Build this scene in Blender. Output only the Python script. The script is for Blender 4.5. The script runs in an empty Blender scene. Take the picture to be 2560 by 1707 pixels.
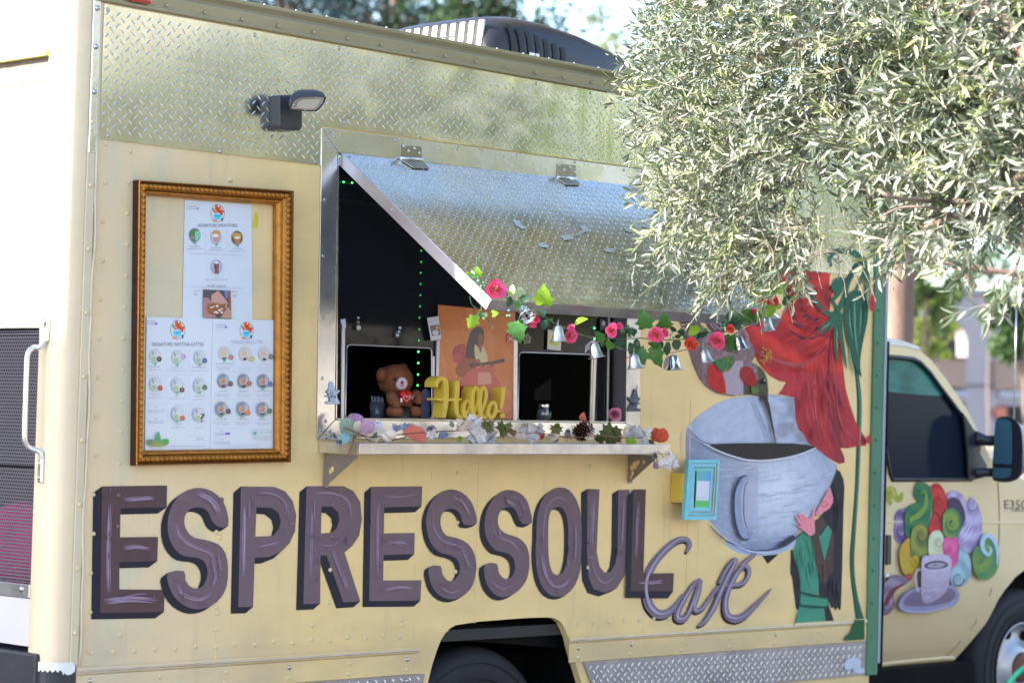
import bpy, bmesh, math, random
import numpy as np
from mathutils import Vector, Matrix
from mathutils.geometry import tessellate_polygon
random.seed(7)
RNG = np.random.default_rng(5)
SC = bpy.context.scene
COL = SC.collection

# ------------------------------------------------------------------ camera
F, CX, CY = 6044.0, 1280.0, 853.5                # focal length / centre in photograph pixels
CAM = np.array([-4.451, -6.147, 1.462])
_dx = np.array([5858, 383.5, 6044.0]); _dx /= np.linalg.norm(_dx)
_u = np.array([.028, -1, 0.0]); _u[2] = -(_u[:2] @ _dx[:2]) / _dx[2]; _u /= np.linalg.norm(_u)
RM = np.array([_dx, np.cross(_u, _dx), _u])      # camera (right, down, forward) -> world
cam_data = bpy.data.cameras.new('camera')
cam = bpy.data.objects.new('camera', cam_data); COL.objects.link(cam)
rt, up, fw = RM[:, 0], -RM[:, 1], RM[:, 2]
m = Matrix.Identity(4)
for i in range(3):
    m[i][0] = rt[i]; m[i][1] = up[i]; m[i][2] = -fw[i]; m[i][3] = CAM[i]
cam.matrix_world = m
cam_data.lens = 85.0; cam_data.sensor_width = 36.0; cam_data.clip_start = 0.1; cam_data.clip_end = 3000
cam_data.dof.use_dof = True; cam_data.dof.focus_distance = 8.2; cam_data.dof.aperture_fstop = 3.2
SC.camera = cam

# ------------------------------------------------------------------ world, sun, exposure
SUN_EL = math.radians(28.0)
SUN_H = (-math.cos(math.radians(28.0)), math.sin(math.radians(28.0)))   # horizontal direction towards the sun
sun_vec = Vector((SUN_H[0]*math.cos(SUN_EL), SUN_H[1]*math.cos(SUN_EL), math.sin(SUN_EL)))
W_ = bpy.data.worlds.new('World'); SC.world = W_; W_.use_nodes = True
nt = W_.node_tree; nt.nodes.clear()
sky = nt.nodes.new('ShaderNodeTexSky'); sky.sky_type = 'NISHITA'; sky.sun_disc = False
sky.sun_elevation = SUN_EL; sky.sun_rotation = math.atan2(sun_vec.x, sun_vec.y)
sky.air_density = 1.0; sky.dust_density = 1.2; sky.ozone_density = 1.0
bg = nt.nodes.new('ShaderNodeBackground'); bg.inputs[1].default_value = 0.15
wo = nt.nodes.new('ShaderNodeOutputWorld')
nt.links.new(sky.outputs[0], bg.inputs[0]); nt.links.new(bg.outputs[0], wo.inputs[0])
sl = bpy.data.lights.new('sun', 'SUN'); sl.energy = 4.2; sl.angle = math.radians(0.53); sl.color = (1.0, .93, .82)
so = bpy.data.objects.new('sun', sl); COL.objects.link(so)
so.rotation_euler = sun_vec.to_track_quat('Z', 'Y').to_euler()
SC.view_settings.view_transform = 'Standard'; SC.view_settings.look = 'None'
SC.view_settings.exposure = 2.06; SC.view_settings.gamma = 1; SC.view_settings.use_curve_mapping = False
SC.render.engine = 'CYCLES'
SC.cycles.max_bounces = 8; SC.cycles.transparent_max_bounces = 12

# ------------------------------------------------------------------ geometry of the photograph
def ray(px, py): return RM @ np.array([(px-CX)/F, (py-CY)/F, 1.0])
def W(px, py, y=0.0):
    r = ray(px, py); t = (y-CAM[1])/r[1]; return Vector(CAM+t*r)
def WX(px, py, x):
    r = ray(px, py); t = (x-CAM[0])/r[0]; return Vector(CAM+t*r)
def WZ(px, py, z):
    r = ray(px, py); t = (z-CAM[2])/r[2]; return Vector(CAM+t*r)
def WD(px, py, d): return Vector(CAM+d*ray(px, py))
def WP(px, py, p, n):
    r = Vector(ray(px, py)); c = Vector(CAM); t = (p-c).dot(n)/r.dot(n); return c+t*r
def crop(ox, oy, s): return lambda p: (ox+p[0]*s, oy+p[1]*s)
RIGHT = Vector(RM[:, 0]); UP = -Vector(RM[:, 1]); FWD = Vector(RM[:, 2])

# ------------------------------------------------------------------ object bookkeeping
def _link(name, data, parent):
    o = bpy.data.objects.new(name, data); COL.objects.link(o)
    if parent is not None: o.parent = parent
    return o
def thing(name, label, cat, loc=(0, 0, 0), group=None):
    o = bpy.data.objects.new(name, None); o.empty_display_size = .05; COL.objects.link(o); o.location = loc
    tag(o, label, cat, group); return o
def tag(o, label, cat, group=None):
    o['label'] = label; o['category'] = cat
    if group: o['group'] = group
    return o
def structure(o): o['kind'] = 'structure'; return o
def stuff(o): o['kind'] = 'stuff'; return o
def copy_tree(o, parent=None):
    c = o.copy(); COL.objects.link(c)
    if parent is not None: c.parent = parent
    for ch in list(o.children): copy_tree(ch, c)
    return c

# ------------------------------------------------------------------ materials
def lin(c):
    return tuple((v/255/12.92 if v/255 <= .04045 else ((v/255+.055)/1.055)**2.4) for v in c)
K = 1.12
def P(r, g, b, k=None):        # colour read off a shaded surface of the photograph -> base colour
    k = K if k is None else k
    return tuple(min(.85, v*k) for v in lin((r, g, b)))
MATS = {}
def mat(name, col, rough=.5, metal=0.0, var=.0, vscale=6.0, bump=0.0, bscale=80.0, stretch=(1, 1, 1), spec=.5, coat=0.0,
        emit=None, estr=0.0, attr=False, col2=None, trans=0.0, roughvar=0.0):
    if name in MATS: return MATS[name]
    M = bpy.data.materials.new(name); M.use_nodes = True; n = M.node_tree.nodes; l = M.node_tree.links
    b = n['Principled BSDF']
    b.inputs['Base Color'].default_value = (*col, 1); b.inputs['Roughness'].default_value = rough
    b.inputs['Metallic'].default_value = metal; b.inputs['Specular IOR Level'].default_value = spec
    b.inputs['Coat Weight'].default_value = coat
    if trans: b.inputs['Transmission Weight'].default_value = trans
    tc = n.new('ShaderNodeTexCoord'); mp = n.new('ShaderNodeMapping'); mp.inputs['Scale'].default_value = stretch
    l.new(tc.outputs['Object'], mp.inputs['Vector'])
    src = None
    if attr:
        a = n.new('ShaderNodeAttribute'); a.attribute_name = 'Col'; src = a.outputs['Color']
        l.new(src, b.inputs['Base Color'])
    if var or col2:
        nz = n.new('ShaderNodeTexNoise'); nz.inputs['Scale'].default_value = vscale; nz.inputs['Detail'].default_value = 7
        nz.inputs['Roughness'].default_value = .62
        l.new(mp.outputs[0], nz.inputs['Vector'])
        if col2:
            cr = n.new('ShaderNodeValToRGB'); cr.color_ramp.elements[0].position = .38; cr.color_ramp.elements[1].position = .62
            cr.color_ramp.elements[0].color = (*col, 1); cr.color_ramp.elements[1].color = (*col2, 1)
            l.new(nz.outputs['Fac'], cr.inputs[0]); l.new(cr.outputs[0], b.inputs['Base Color']); src = cr.outputs[0]
        if var:
            mr = n.new('ShaderNodeMapRange'); mr.inputs['From Min'].default_value = .25; mr.inputs['From Max'].default_value = .75
            mr.inputs['To Min'].default_value = 1-var; mr.inputs['To Max'].default_value = 1+var
            l.new(nz.outputs['Fac'], mr.inputs['Value'])
            mx = n.new('ShaderNodeMix'); mx.data_type = 'RGBA'; mx.blend_type = 'MULTIPLY'; mx.inputs[0].default_value = 1
            if src is not None: l.new(src, mx.inputs[6])
            else: mx.inputs[6].default_value = (*col, 1)
            l.new(mr.outputs[0], mx.inputs[7]); l.new(mx.outputs[2], b.inputs['Base Color'])
    if roughvar:
        nr = n.new('ShaderNodeTexNoise'); nr.inputs['Scale'].default_value = 5; nr.inputs['Detail'].default_value = 6
        l.new(mp.outputs[0], nr.inputs['Vector'])
        m2 = n.new('ShaderNodeMapRange'); m2.inputs['From Min'].default_value = .3; m2.inputs['From Max'].default_value = .7
        m2.inputs['To Min'].default_value = max(.02, rough-roughvar); m2.inputs['To Max'].default_value = rough+roughvar
        l.new(nr.outputs['Fac'], m2.inputs['Value']); l.new(m2.outputs[0], b.inputs['Roughness'])
    if bump:
        n2 = n.new('ShaderNodeTexNoise'); n2.inputs['Scale'].default_value = bscale; n2.inputs['Detail'].default_value = 4
        l.new(mp.outputs[0], n2.inputs['Vector'])
        bp = n.new('ShaderNodeBump'); bp.inputs['Strength'].default_value = 1.0; bp.inputs['Distance'].default_value = bump
        l.new(n2.outputs['Fac'], bp.inputs['Height']); l.new(bp.outputs[0], b.inputs['Normal'])
    if emit:
        b.inputs['Emission Color'].default_value = (*emit, 1); b.inputs['Emission Strength'].default_value = estr
    MATS[name] = M; return M
def leaf_mat(name, top, under, trans, tstr=.4, rough=.45, attr=False):
    if name in MATS: return MATS[name]
    M = bpy.data.materials.new(name); M.use_nodes = True; n = M.node_tree.nodes; l = M.node_tree.links
    b = n['Principled BSDF']; b.inputs['Roughness'].default_value = rough
    g = n.new('ShaderNodeNewGeometry'); mx = n.new('ShaderNodeMix'); mx.data_type = 'RGBA'
    mx.inputs[6].default_value = (*top, 1); mx.inputs[7].default_value = (*under, 1); l.new(g.outputs['Backfacing'], mx.inputs[0])
    nz = n.new('ShaderNodeTexNoise'); nz.inputs['Scale'].default_value = 9; nz.inputs['Detail'].default_value = 3
    tc = n.new('ShaderNodeTexCoord'); l.new(tc.outputs['Object'], nz.inputs['Vector'])
    mr = n.new('ShaderNodeMapRange'); mr.inputs['From Min'].default_value = .3; mr.inputs['From Max'].default_value = .7
    mr.inputs['To Min'].default_value = .65; mr.inputs['To Max'].default_value = 1.35; l.new(nz.outputs['Fac'], mr.inputs['Value'])
    m2 = n.new('ShaderNodeMix'); m2.data_type = 'RGBA'; m2.blend_type = 'MULTIPLY'; m2.inputs[0].default_value = 1
    l.new(mx.outputs[2], m2.inputs[6]); l.new(mr.outputs[0], m2.inputs[7])
    last = m2.outputs[2]
    if attr:
        a = n.new('ShaderNodeAttribute'); a.attribute_name = 'Col'
        m3 = n.new('ShaderNodeMix'); m3.data_type = 'RGBA'; m3.blend_type = 'MULTIPLY'; m3.inputs[0].default_value = 1
        l.new(last, m3.inputs[6]); l.new(a.outputs['Color'], m3.inputs[7]); last = m3.outputs[2]
    l.new(last, b.inputs['Base Color'])
    t = n.new('ShaderNodeBsdfTranslucent'); t.inputs['Color'].default_value = (*trans, 1)
    if attr:
        m4 = n.new('ShaderNodeMix'); m4.data_type = 'RGBA'; m4.blend_type = 'MULTIPLY'; m4.inputs[0].default_value = 1
        m4.inputs[6].default_value = (*trans, 1); l.new(a.outputs['Color'], m4.inputs[7]); l.new(m4.outputs[2], t.inputs['Color'])
    ms = n.new('ShaderNodeMixShader'); ms.inputs[0].default_value = tstr
    l.new(b.outputs[0], ms.inputs[1]); l.new(t.outputs[0], ms.inputs[2]); l.new(ms.outputs[0], n['Material Output'].inputs[0])
    MATS[name] = M; return M

# ------------------------------------------------------------------ mesh builder
class MB:
    def __init__(s): s.v = []; s.f = []; s.mi = []; s.mats = []; s.cols = None; s.sm = []
    def _m(s, m):
        if m is None: return 0
        if m not in s.mats: s.mats.append(m)
        return s.mats.index(m)
    def add(s, vs, fs, m=None, smooth=False, col=None):
        o = len(s.v); s.v += [tuple(v) for v in vs]; k = s._m(m)
        for f in fs: s.f.append(tuple(i+o for i in f)); s.mi.append(k); s.sm.append(smooth)
        if col is not None:
            if s.cols is None: s.cols = []
            while len(s.cols) < o: s.cols.append((1, 1, 1))
            if isinstance(col, tuple): s.cols += [col]*len(vs)
            else: s.cols += list(col)
        return s
    def box(s, x0, x1, y0, y1, z0, z1, m=None):
        vs = [(x, y, z) for z in (z0, z1) for y in (y0, y1) for x in (x0, x1)]
        return s.add(vs, [(0, 2, 3, 1), (4, 5, 7, 6), (0, 1, 5, 4), (2, 6, 7, 3), (0, 4, 6, 2), (1, 3, 7, 5)], m)
    def poly(s, pts, m=None, holes=(), col=None):
        loops = [[Vector(p) for p in pts]]+[[Vector(p) for p in h] for h in holes]
        tr = tessellate_polygon(loops); vs = [p for l in loops for p in l]
        n = Vector((0, 0, 0))
        fs = []
        for t in tr:
            a, b, c = (vs[i] for i in t); nn = (b-a).cross(c-a)
            fs.append(t)
        return s.add(vs, fs, m, col=col)
    def prism(s, pts, off, m=None, holes=(), side=None, back=True):
        off = Vector(off); loops = [[Vector(p) for p in pts]]+[[Vector(p) for p in h] for h in holes]
        tr = tessellate_polygon(loops); vs = [p for l in loops for p in l]; N = len(vs)
        a, b, c = (vs[i] for i in tr[0]); flip = (b-a).cross(c-a).dot(off) > 0
        fs = []
        for t in tr:
            a, b, c = (vs[i] for i in t)
            tt = tuple(reversed(t)) if (b-a).cross(c-a).dot(off) > 0 else tuple(t)
            fs.append(tt)
        s.add(vs, fs, m)
        if back: s.add([v+off for v in vs], [tuple(reversed(t)) for t in fs], m)
        st = 0
        for l in loops:
            k = len(l)
            area = Vector((0, 0, 0))
            for i in range(k): area += l[i].cross(l[(i+1) % k])
            rev = area.dot(off) > 0
            q = []
            vv = l+[v+off for v in l]
            for i in range(k):
                j = (i+1) % k
                q.append((i, i+k, j+k, j) if not rev else (j, j+k, i+k, i))
            s.add(vv, q, side or m)
        return s
    def tube(s, path, rad, seg=8, m=None, cap=True, col=None):
        P_ = [Vector(p) for p in path]; n = len(P_)
        R = rad if isinstance(rad, (list, tuple)) else [rad]*n
        up_ = Vector((0, 0, 1)); vs = []; prev = None
        for i in range(n):
            t = (P_[min(i+1, n-1)]-P_[max(i-1, 0)]);
            if t.length < 1e-9: t = Vector((0, 0, 1))
            t.normalize()
            if prev is None:
                a = t.cross(up_)
                if a.length < .1: a = t.cross(Vector((1, 0, 0)))
            else: a = prev-t*prev.dot(t)
            a.normalize(); prev = a; b = t.cross(a)
            for k in range(seg):
                th = 2*math.pi*k/seg; vs.append(P_[i]+(a*math.cos(th)+b*math.sin(th))*R[i])
        fs = []
        for i in range(n-1):
            for k in range(seg):
                k2 = (k+1) % seg; fs.append((i*seg+k, i*seg+k2, (i+1)*seg+k2, (i+1)*seg+k))
        if cap: fs += [tuple(reversed(range(seg))), tuple(range((n-1)*seg, n*seg))]
        return s.add(vs, fs, m, smooth=True, col=col)
    def lathe(s, prof, seg=20, M=None, m=None, col=None):
        M = M or Matrix.Identity(4); vs = []; n = len(prof)
        for r, z in prof:
            for k in range(seg):
                th = 2*math.pi*k/seg; vs.append(M @ Vector((r*math.cos(th), r*math.sin(th), z)))
        fs = []
        for i in range(n-1):
            for k in range(seg):
                k2 = (k+1) % seg; fs.append((i*seg+k, i*seg+k2, (i+1)*seg+k2, (i+1)*seg+k))
        return s.add(vs, fs, m, smooth=True, col=col)
    def ball(s, c, r, seg=10, rings=6, m=None, M=None, col=None):
        r = r if isinstance(r, (tuple, list)) else (r, r, r)
        prof = [(math.sin(math.pi*i/rings), math.cos(math.pi*i/rings)) for i in range(rings+1)]
        Mx = Matrix.Translation(c) @ (M or Matrix.Identity(4)) @ Matrix.Diagonal((r[0], r[1], r[2], 1))
        prof = [(max(a, 1e-4), b) for a, b in prof][::-1]
        return s.lathe(prof, seg, Mx, m, col)
    def build(s, name, m=None, parent=None, bevel=0.0, seg=2, smooth=False, sub=0, loc=None):
        me = bpy.data.meshes.new(name); me.from_pydata(s.v, [], s.f)
        ms = list(s.mats) or [m]
        if s.mats and m is not None and m not in ms: pass
        for x in ms: me.materials.append(x)
        me.polygons.foreach_set('material_index', s.mi)
        me.polygons.foreach_set('use_smooth', [bool(q or smooth) for q in s.sm])
        if s.cols is not None:
            while len(s.cols) < len(s.v): s.cols.append((1, 1, 1))
            a = me.color_attributes.new('Col', 'FLOAT_COLOR', 'POINT')
            a.data.foreach_set('color', np.array([(c[0], c[1], c[2], 1.0) for c in s.cols], dtype=np.float32).ravel())
        me.update()
        if bevel:
            bm = bmesh.new(); bm.from_mesh(me); bmesh.ops.remove_doubles(bm, verts=bm.verts, dist=1e-5)
            bmesh.ops.recalc_face_normals(bm, faces=bm.faces)
            ed = [e for e in bm.edges if len(e.link_faces) == 2 and e.calc_face_angle(0) > .5]
            bmesh.ops.bevel(bm, geom=ed, offset=bevel, segments=seg, affect='EDGES', clamp_overlap=True, profile=.5)
            bm.to_mesh(me); bm.free()
        o = _link(name, me, parent)
        if loc is not None:
            off = Vector(loc); me.transform(Matrix.Translation(-off)); o.location = off
        return o

# smooth curve through points
def spline(pts, n=6, closed=False):
    P_ = [np.array(p, float) for p in pts]; N = len(P_); out = []
    R = range(N if closed else N-1)
    for i in R:
        if closed: p0, p1, p2, p3 = P_[(i-1) % N], P_[i], P_[(i+1) % N], P_[(i+2) % N]
        else: p0, p1, p2, p3 = P_[max(i-1, 0)], P_[i], P_[i+1], P_[min(i+2, N-1)]
        for k in range(n):
            t = k/n
            out.append(tuple(.5*((2*p1)+(-p0+p2)*t+(2*p0-5*p1+4*p2-p3)*t*t+(-p0+3*p1-3*p2+p3)*t**3)))
    if not closed: out.append(tuple(P_[-1]))
    return out
def inside(p, poly):
    x, y = p; c = False; j = len(poly)-1
    for i in range(len(poly)):
        xi, yi = poly[i]; xj, yj = poly[j]
        if (yi > y) != (yj > y) and x < (xj-xi)*(y-yi)/(yj-yi+1e-12)+xi: c = not c
        j = i
    return c
_T = RNG.random((64, 64))
def vnoise(x, y):
    xi, yi = int(math.floor(x)), int(math.floor(y)); fx, fy = x-xi, y-yi
    fx = fx*fx*(3-2*fx); fy = fy*fy*(3-2*fy)
    g = lambda a, b: _T[a % 64, b % 64]
    return (g(xi, yi)*(1-fx)+g(xi+1, yi)*fx)*(1-fy)+(g(xi, yi+1)*(1-fx)+g(xi+1, yi+1)*fx)*fy
def mix(a, b, t):
    t = max(0, min(1, t)); return tuple(p+(q-p)*t for p, q in zip(a, b))

# ------------------------------------------------------------------ flat paint / print laid on a plane
class Paint:
    """Flat coloured shapes, traced in the photograph's pixels and laid on the surface they are painted on."""
    def __init__(s, proj, y0, step=.0003, out=-1):
        step = .00005
        s.mb = MB(); s.proj = proj; s.y0 = y0; s.step = step; s.n = 0; s.out = out
    def lay(s, k=1): s.n += k; return s.y0+s.out*s.step*s.n
    def poly(s, C, pts, col, holes=(), smooth=0):
        y = s.lay()
        if smooth: pts = spline(pts, smooth, True); holes = [spline(h, smooth, True) for h in holes]
        s.mb.poly([s.proj(*C(p), y) for p in pts], None, [[s.proj(*C(p), y) for p in h] for h in holes], col=tuple(col))
    def shadow(s, C, pts, d, col, holes=(), smooth=0):
        if smooth: pts = spline(pts, smooth, True); holes = [spline(h, smooth, True) for h in holes]
        y = s.lay()
        def sh(p): return (p[0]+d[0], p[1]+d[1])
        s.mb.poly([s.proj(*C(sh(p)), y) for p in pts], None, [[s.proj(*C(sh(p)), y) for p in h] for h in holes], col=tuple(col))
        for l in [pts]+list(holes):
            for i in range(len(l)):
                a, b = l[i], l[(i+1) % len(l)]
                s.mb.poly([s.proj(*C(q), y-.000012*(i+1)) for q in (a, b, sh(b), sh(a))], None, col=tuple(col))
            y -= .000012*(len(l)+1)
        s.n = int((s.y0-y)/s.step)+2
    def stroke(s, C, pts, w, col, n=6, taper=False):
        y = s.lay(); q = spline(pts, n); N = len(q)
        if isinstance(w, (int, float)): w = [w]*len(pts)
        ws = np.interp(np.linspace(0, len(w)-1, N), range(len(w)), w)
        if taper: ws = ws*np.clip(np.minimum(np.linspace(0, 4, N), np.linspace(4, 0, N)), .15, 1)
        L, R = [], []
        for i in range(N):
            a, b = np.array(q[max(i-1, 0)]), np.array(q[min(i+1, N-1)]); t = b-a; t = t/(np.linalg.norm(t)+1e-9)
            nn = np.array([-t[1], t[0]])*ws[i]/2; yy = y-.000012*i
            L.append(s.proj(*C(np.array(q[i])+nn), yy)); R.append(s.proj(*C(np.array(q[i])-nn), yy))
        s.mb.add(L+R, [(i, i+1, N+i+1, N+i) for i in range(N-1)], None, col=tuple(col))
        s.n += int(.000012*N/s.step)
    def disc(s, C, c, rx, ry, col, n=20, a0=0, a1=2*math.pi, rot=0):
        s.poly(C, [(c[0]+rx*math.cos(t)*math.cos(rot)-ry*math.sin(t)*math.sin(rot), c[1]+rx*math.cos(t)*math.sin(rot)+ry*math.sin(t)*math.cos(rot))
                   for t in np.linspace(a0, a1, n, endpoint=(a1-a0 < 6.28))], col)
    def grid(s, C, pts, step, fn, smooth=0, holes=()):
        if smooth: pts = spline(pts, smooth, True)
        y = s.lay(); xs = [p[0] for p in pts]; ys = [p[1] for p in pts]
        nx = int((max(xs)-min(xs))/step)+1; ny = int((max(ys)-min(ys))/step)+1
        x0, y0 = min(xs), min(ys); ins = {}; vs = []; cs = []; idx = {}
        for j in range(ny+1):
            for i in range(nx+1):
                p = (x0+i*step, y0+j*step); ins[i, j] = inside(p, pts) and not any(inside(p, h) for h in holes)
        def vid(i, j):
            if (i, j) not in idx:
                idx[i, j] = len(vs); p = (x0+i*step, y0+j*step); vs.append(s.proj(*C(p), y)); cs.append(tuple(fn(*p)))
            return idx[i, j]
        fs = []
        for j in range(ny):
            for i in range(nx):
                if ins[i, j] and ins[i+1, j] and ins[i, j+1] and ins[i+1, j+1]:
                    fs.append((vid(i, j), vid(i, j+1), vid(i+1, j+1), vid(i+1, j)))
        if vs: s.mb.add(vs, fs, None, col=cs)
    def text(s, C, txt, c, w, h, col, align='C'):
        """text with its centre at crop point c, w and h its size in crop pixels"""
        vs, fs, bb = text_mesh(txt); y = s.lay()
        if not vs: return
        x0, x1, z0, z1 = bb
        out = []
        for (vx, vy) in vs:
            u = (vx-x0)/(x1-x0)-.5; v = (vy-z0)/(z1-z0)-.5
            out.append(s.proj(*C((c[0]+u*w, c[1]-v*h)), y))
        s.mb.add(out, fs, None, col=tuple(col))
    def build(s, name, m, parent): return s.mb.build(name, m, parent)
_TX = {}
def text_mesh(txt):
    if txt in _TX: return _TX[txt]
    cu = bpy.data.curves.new('txt', 'FONT'); cu.body = txt; cu.resolution_u = 2
    ob = bpy.data.objects.new('txt', cu); me = ob.to_mesh()
    vs = [(v.co.x, v.co.y) for v in me.vertices]; fs = [tuple(p.vertices) for p in me.polygons]
    bb = (min(v[0] for v in vs), max(v[0] for v in vs), min(v[1] for v in vs), max(v[1] for v in vs)) if vs else None
    ob.to_mesh_clear(); bpy.data.objects.remove(ob); bpy.data.curves.remove(cu)
    _TX[txt] = (vs, fs, bb); return _TX[txt]
def on_wall(px, py, y): return W(px, py, y)
# ------------------------------------------------------------------ materials
CREAM = (.76, .56, .26); CREAM2 = (.60, .52, .38)
m_cream = mat('cream_paint', CREAM, .40, var=.13, vscale=2.2, bump=.0010, bscale=11, coat=.15, stretch=(1, 1, 2.2))
m_cream_old = mat('weathered_cream_paint', CREAM2, .5, var=.14, vscale=3.5, bump=.0008, bscale=18, stretch=(1.5, 1, .6))
m_rivet = mat('painted_rivet', (.66, .53, .32), .5)
m_alu = mat('brushed_aluminium', (.72, .72, .75), .26, 1.0, var=.10, vscale=9, bump=.0007, bscale=9, stretch=(1.2, 1, 1.0), roughvar=.1)
m_alu_dull = mat('scuffed_aluminium', (.54, .50, .49), .42, 1.0, var=.22, vscale=14, bump=.001, bscale=25, roughvar=.12)
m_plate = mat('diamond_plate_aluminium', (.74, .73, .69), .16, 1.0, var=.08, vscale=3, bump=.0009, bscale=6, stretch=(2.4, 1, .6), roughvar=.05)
m_plate_dark = mat('dark_diamond_plate', (.33, .33, .39), .36, 1.0, var=.2, vscale=8, bump=.0022, bscale=7, roughvar=.1)  # darker, rougher plate tone for the lower pieces
m_tread = mat('tread_aluminium', (.66, .66, .65), .28, 1.0)
m_screw = mat('screw_metal', (.45, .46, .48), .3, 1.0)
m_black = mat('black_plastic', (.018, .018, .024), .38, bump=.0002, bscale=400)
m_rubber = mat('tyre_rubber', (.011, .011, .017), .75, var=.2, bump=.0006, bscale=60)
m_dark = mat('dark_underbody', (.0045, .0045, .005), .9, var=.3, spec=.15)
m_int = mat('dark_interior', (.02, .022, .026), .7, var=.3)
m_green = mat('green_post_paint', P(62, 112, 88), .45, var=.25, vscale=5, bump=.0012, bscale=12, stretch=(1, 1, .6))
m_paint = mat('mural_paint', (1, 1, 1), .55, attr=True, spec=.22, var=.10, vscale=26, bump=.0005, bscale=60)
m_print = mat('printed_paper', (1, 1, 1), .32, attr=True, spec=.5, coat=.3)

def wall_material():
    M = m_cream.copy(); M.name = 'cream_wall_paint'; n = M.node_tree.nodes; l = M.node_tree.links; b = n['Principled BSDF']
    src = b.inputs['Base Color'].links[0].from_socket
    tc = n.new('ShaderNodeTexCoord'); sx = n.new('ShaderNodeSeparateXYZ'); l.new(tc.outputs['Object'], sx.inputs[0])
    def noise(sc, st, lo, hi, det=5):
        mp = n.new('ShaderNodeMapping'); mp.inputs['Scale'].default_value = st; l.new(tc.outputs['Object'], mp.inputs[0])
        nz = n.new('ShaderNodeTexNoise'); nz.inputs['Scale'].default_value = sc; nz.inputs['Detail'].default_value = det; l.new(mp.outputs[0], nz.inputs['Vector'])
        mr = n.new('ShaderNodeMapRange'); mr.interpolation_type = 'SMOOTHSTEP'; mr.inputs['From Min'].default_value = lo; mr.inputs['From Max'].default_value = hi; l.new(nz.outputs['Fac'], mr.inputs['Value']); return mr.outputs[0]
    def ramp(sock, a, b_):
        mr = n.new('ShaderNodeMapRange'); mr.interpolation_type = 'SMOOTHSTEP'; mr.inputs['From Min'].default_value = a; mr.inputs['From Max'].default_value = b_; l.new(sock, mr.inputs['Value']); return mr.outputs[0]
    def mul(a, b_):
        k = n.new('ShaderNodeMath'); k.operation = 'MULTIPLY'
        for i, q in enumerate((a, b_)):
            if isinstance(q, float): k.inputs[i].default_value = q
            else: l.new(q, k.inputs[i])
        return k.outputs[0]
    def mixc(fac, a, col):
        m_ = n.new('ShaderNodeMix'); m_.data_type = 'RGBA'; l.new(fac, m_.inputs[0]); l.new(a, m_.inputs[6]); m_.inputs[7].default_value = (*col, 1); return m_.outputs[2]
    inv = ramp(sx.outputs['X'], 1.05, .15)                     # cream turned greyer towards the rear corner
    c = mixc(mul(inv, .52), src, (.63, .53, .425))
    c = mixc(mul(mul(noise(2.6, (1.6, 1, .55), .46, .66), ramp(sx.outputs['X'], 1.0, .2)), .45), c, (.45, .53, .44))   # pale green overspray
    c = mixc(mul(mul(noise(3.2, (1.8, 1, .8), .56, .74), ramp(sx.outputs['X'], .9, .3)), .55), c, (.30, .50, .46))
    z_ = mul(ramp(sx.outputs['Z'], .90, .72), noise(3.0, (.6, 1, 2.0), .3, .7))
    c = mixc(mul(z_, .45), c, (.30, .27, .22))                  # road grime over the lower rail
    c = mixc(mul(noise(9.0, (2.0, 1, .25), .56, .80), .42), c, (.36, .33, .26))   # faint run marks
    l.new(c, b.inputs['Base Color']); return M
m_wall = wall_material()
truck = thing('food_truck', 'cream food truck painted with ESPRESSOUL Cafe lettering, serving window open under a raised metal awning', 'food truck')
def part(name, mb, m, parent=truck, **k): return mb.build(name, m, parent, **k)

# ---- rivets / screws
_rv = {}; LETTERS = []
def rivet(p, r=.009, h=.005, m=None, parent=None, name='rivet', nrm=(0, -1, 0)):
    key = (name, r, m.name, nrm)
    if key not in _rv:
        b = MB(); q = Vector(nrm).to_track_quat('Z', 'Y').to_matrix().to_4x4()
        b.lathe([(r, 0), (r*.92, h*.5), (r*.6, h*.9), (.0005, h)], 8, q)
        me = b.build(name, m, None); _rv[key] = me.data; bpy.data.objects.remove(me)
    o = _link(name, _rv[key], parent); o.location = p; return o

# ---- side wall with window opening and wheel arch
BLc = crop(0, 1150, .55272); BRc = crop(1050, 1150, .5102); ARc = crop(980, 1480, .22109)
win_in = [W(843, 378), W(1572, 468), W(1565, 1056), W(837, 1047)]
arch_px = [(395, 1060), (405, 1027), (430, 915), (455, 820), (510, 650), (550, 545), (600, 465), (660, 405), (720, 370), (860, 348), (980, 330), (1290, 305), (1520, 288),
           (1700, 283), (1800, 283), (1860, 300), (1920, 345), (1960, 420), (2000, 520), (2030, 650), (2080, 820), (2145, 1027), (2200, 1215), (2215, 1270)]
arch = [W(*ARc(p)) for p in arch_px]
arch[0] = Vector((arch[1].x-.03, 0, .40)); arch[-1].z = .40
mb = MB()
outer = [Vector((0, 0, .40))]+arch+[Vector((4.15, 0, .40)), Vector((4.15, 0, 2.76)), Vector((0, 0, 2.76))]
mb.prism(outer, (0, .03, 0), m_wall, holes=[win_in])
side = part('side_wall', mb, m_wall)
# seams between wall sheets (thin proud lap strips)
for px, py0, py1 in ((540, 1568, 1650), (1197, 1150, 1556), (1727, 1000, 1590), (1080, 1180, 1200)):
    a, b_ = W(px, py0), W(px-3, py1); mb = MB()
    mb.box(a.x-.002, a.x+.002, -.0015, 0, b_.z, a.z); part('sheet_seam', mb, m_cream, side)
I = lambda p: p
pt = Paint(on_wall, 0, .00012)
pt.poly(I, [(637, 532), (643, 530), (646, 545), (645, 566), (638, 572), (630, 571)], P(196, 178, 70))
pt.build('paint_stain', m_paint, side)

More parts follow.
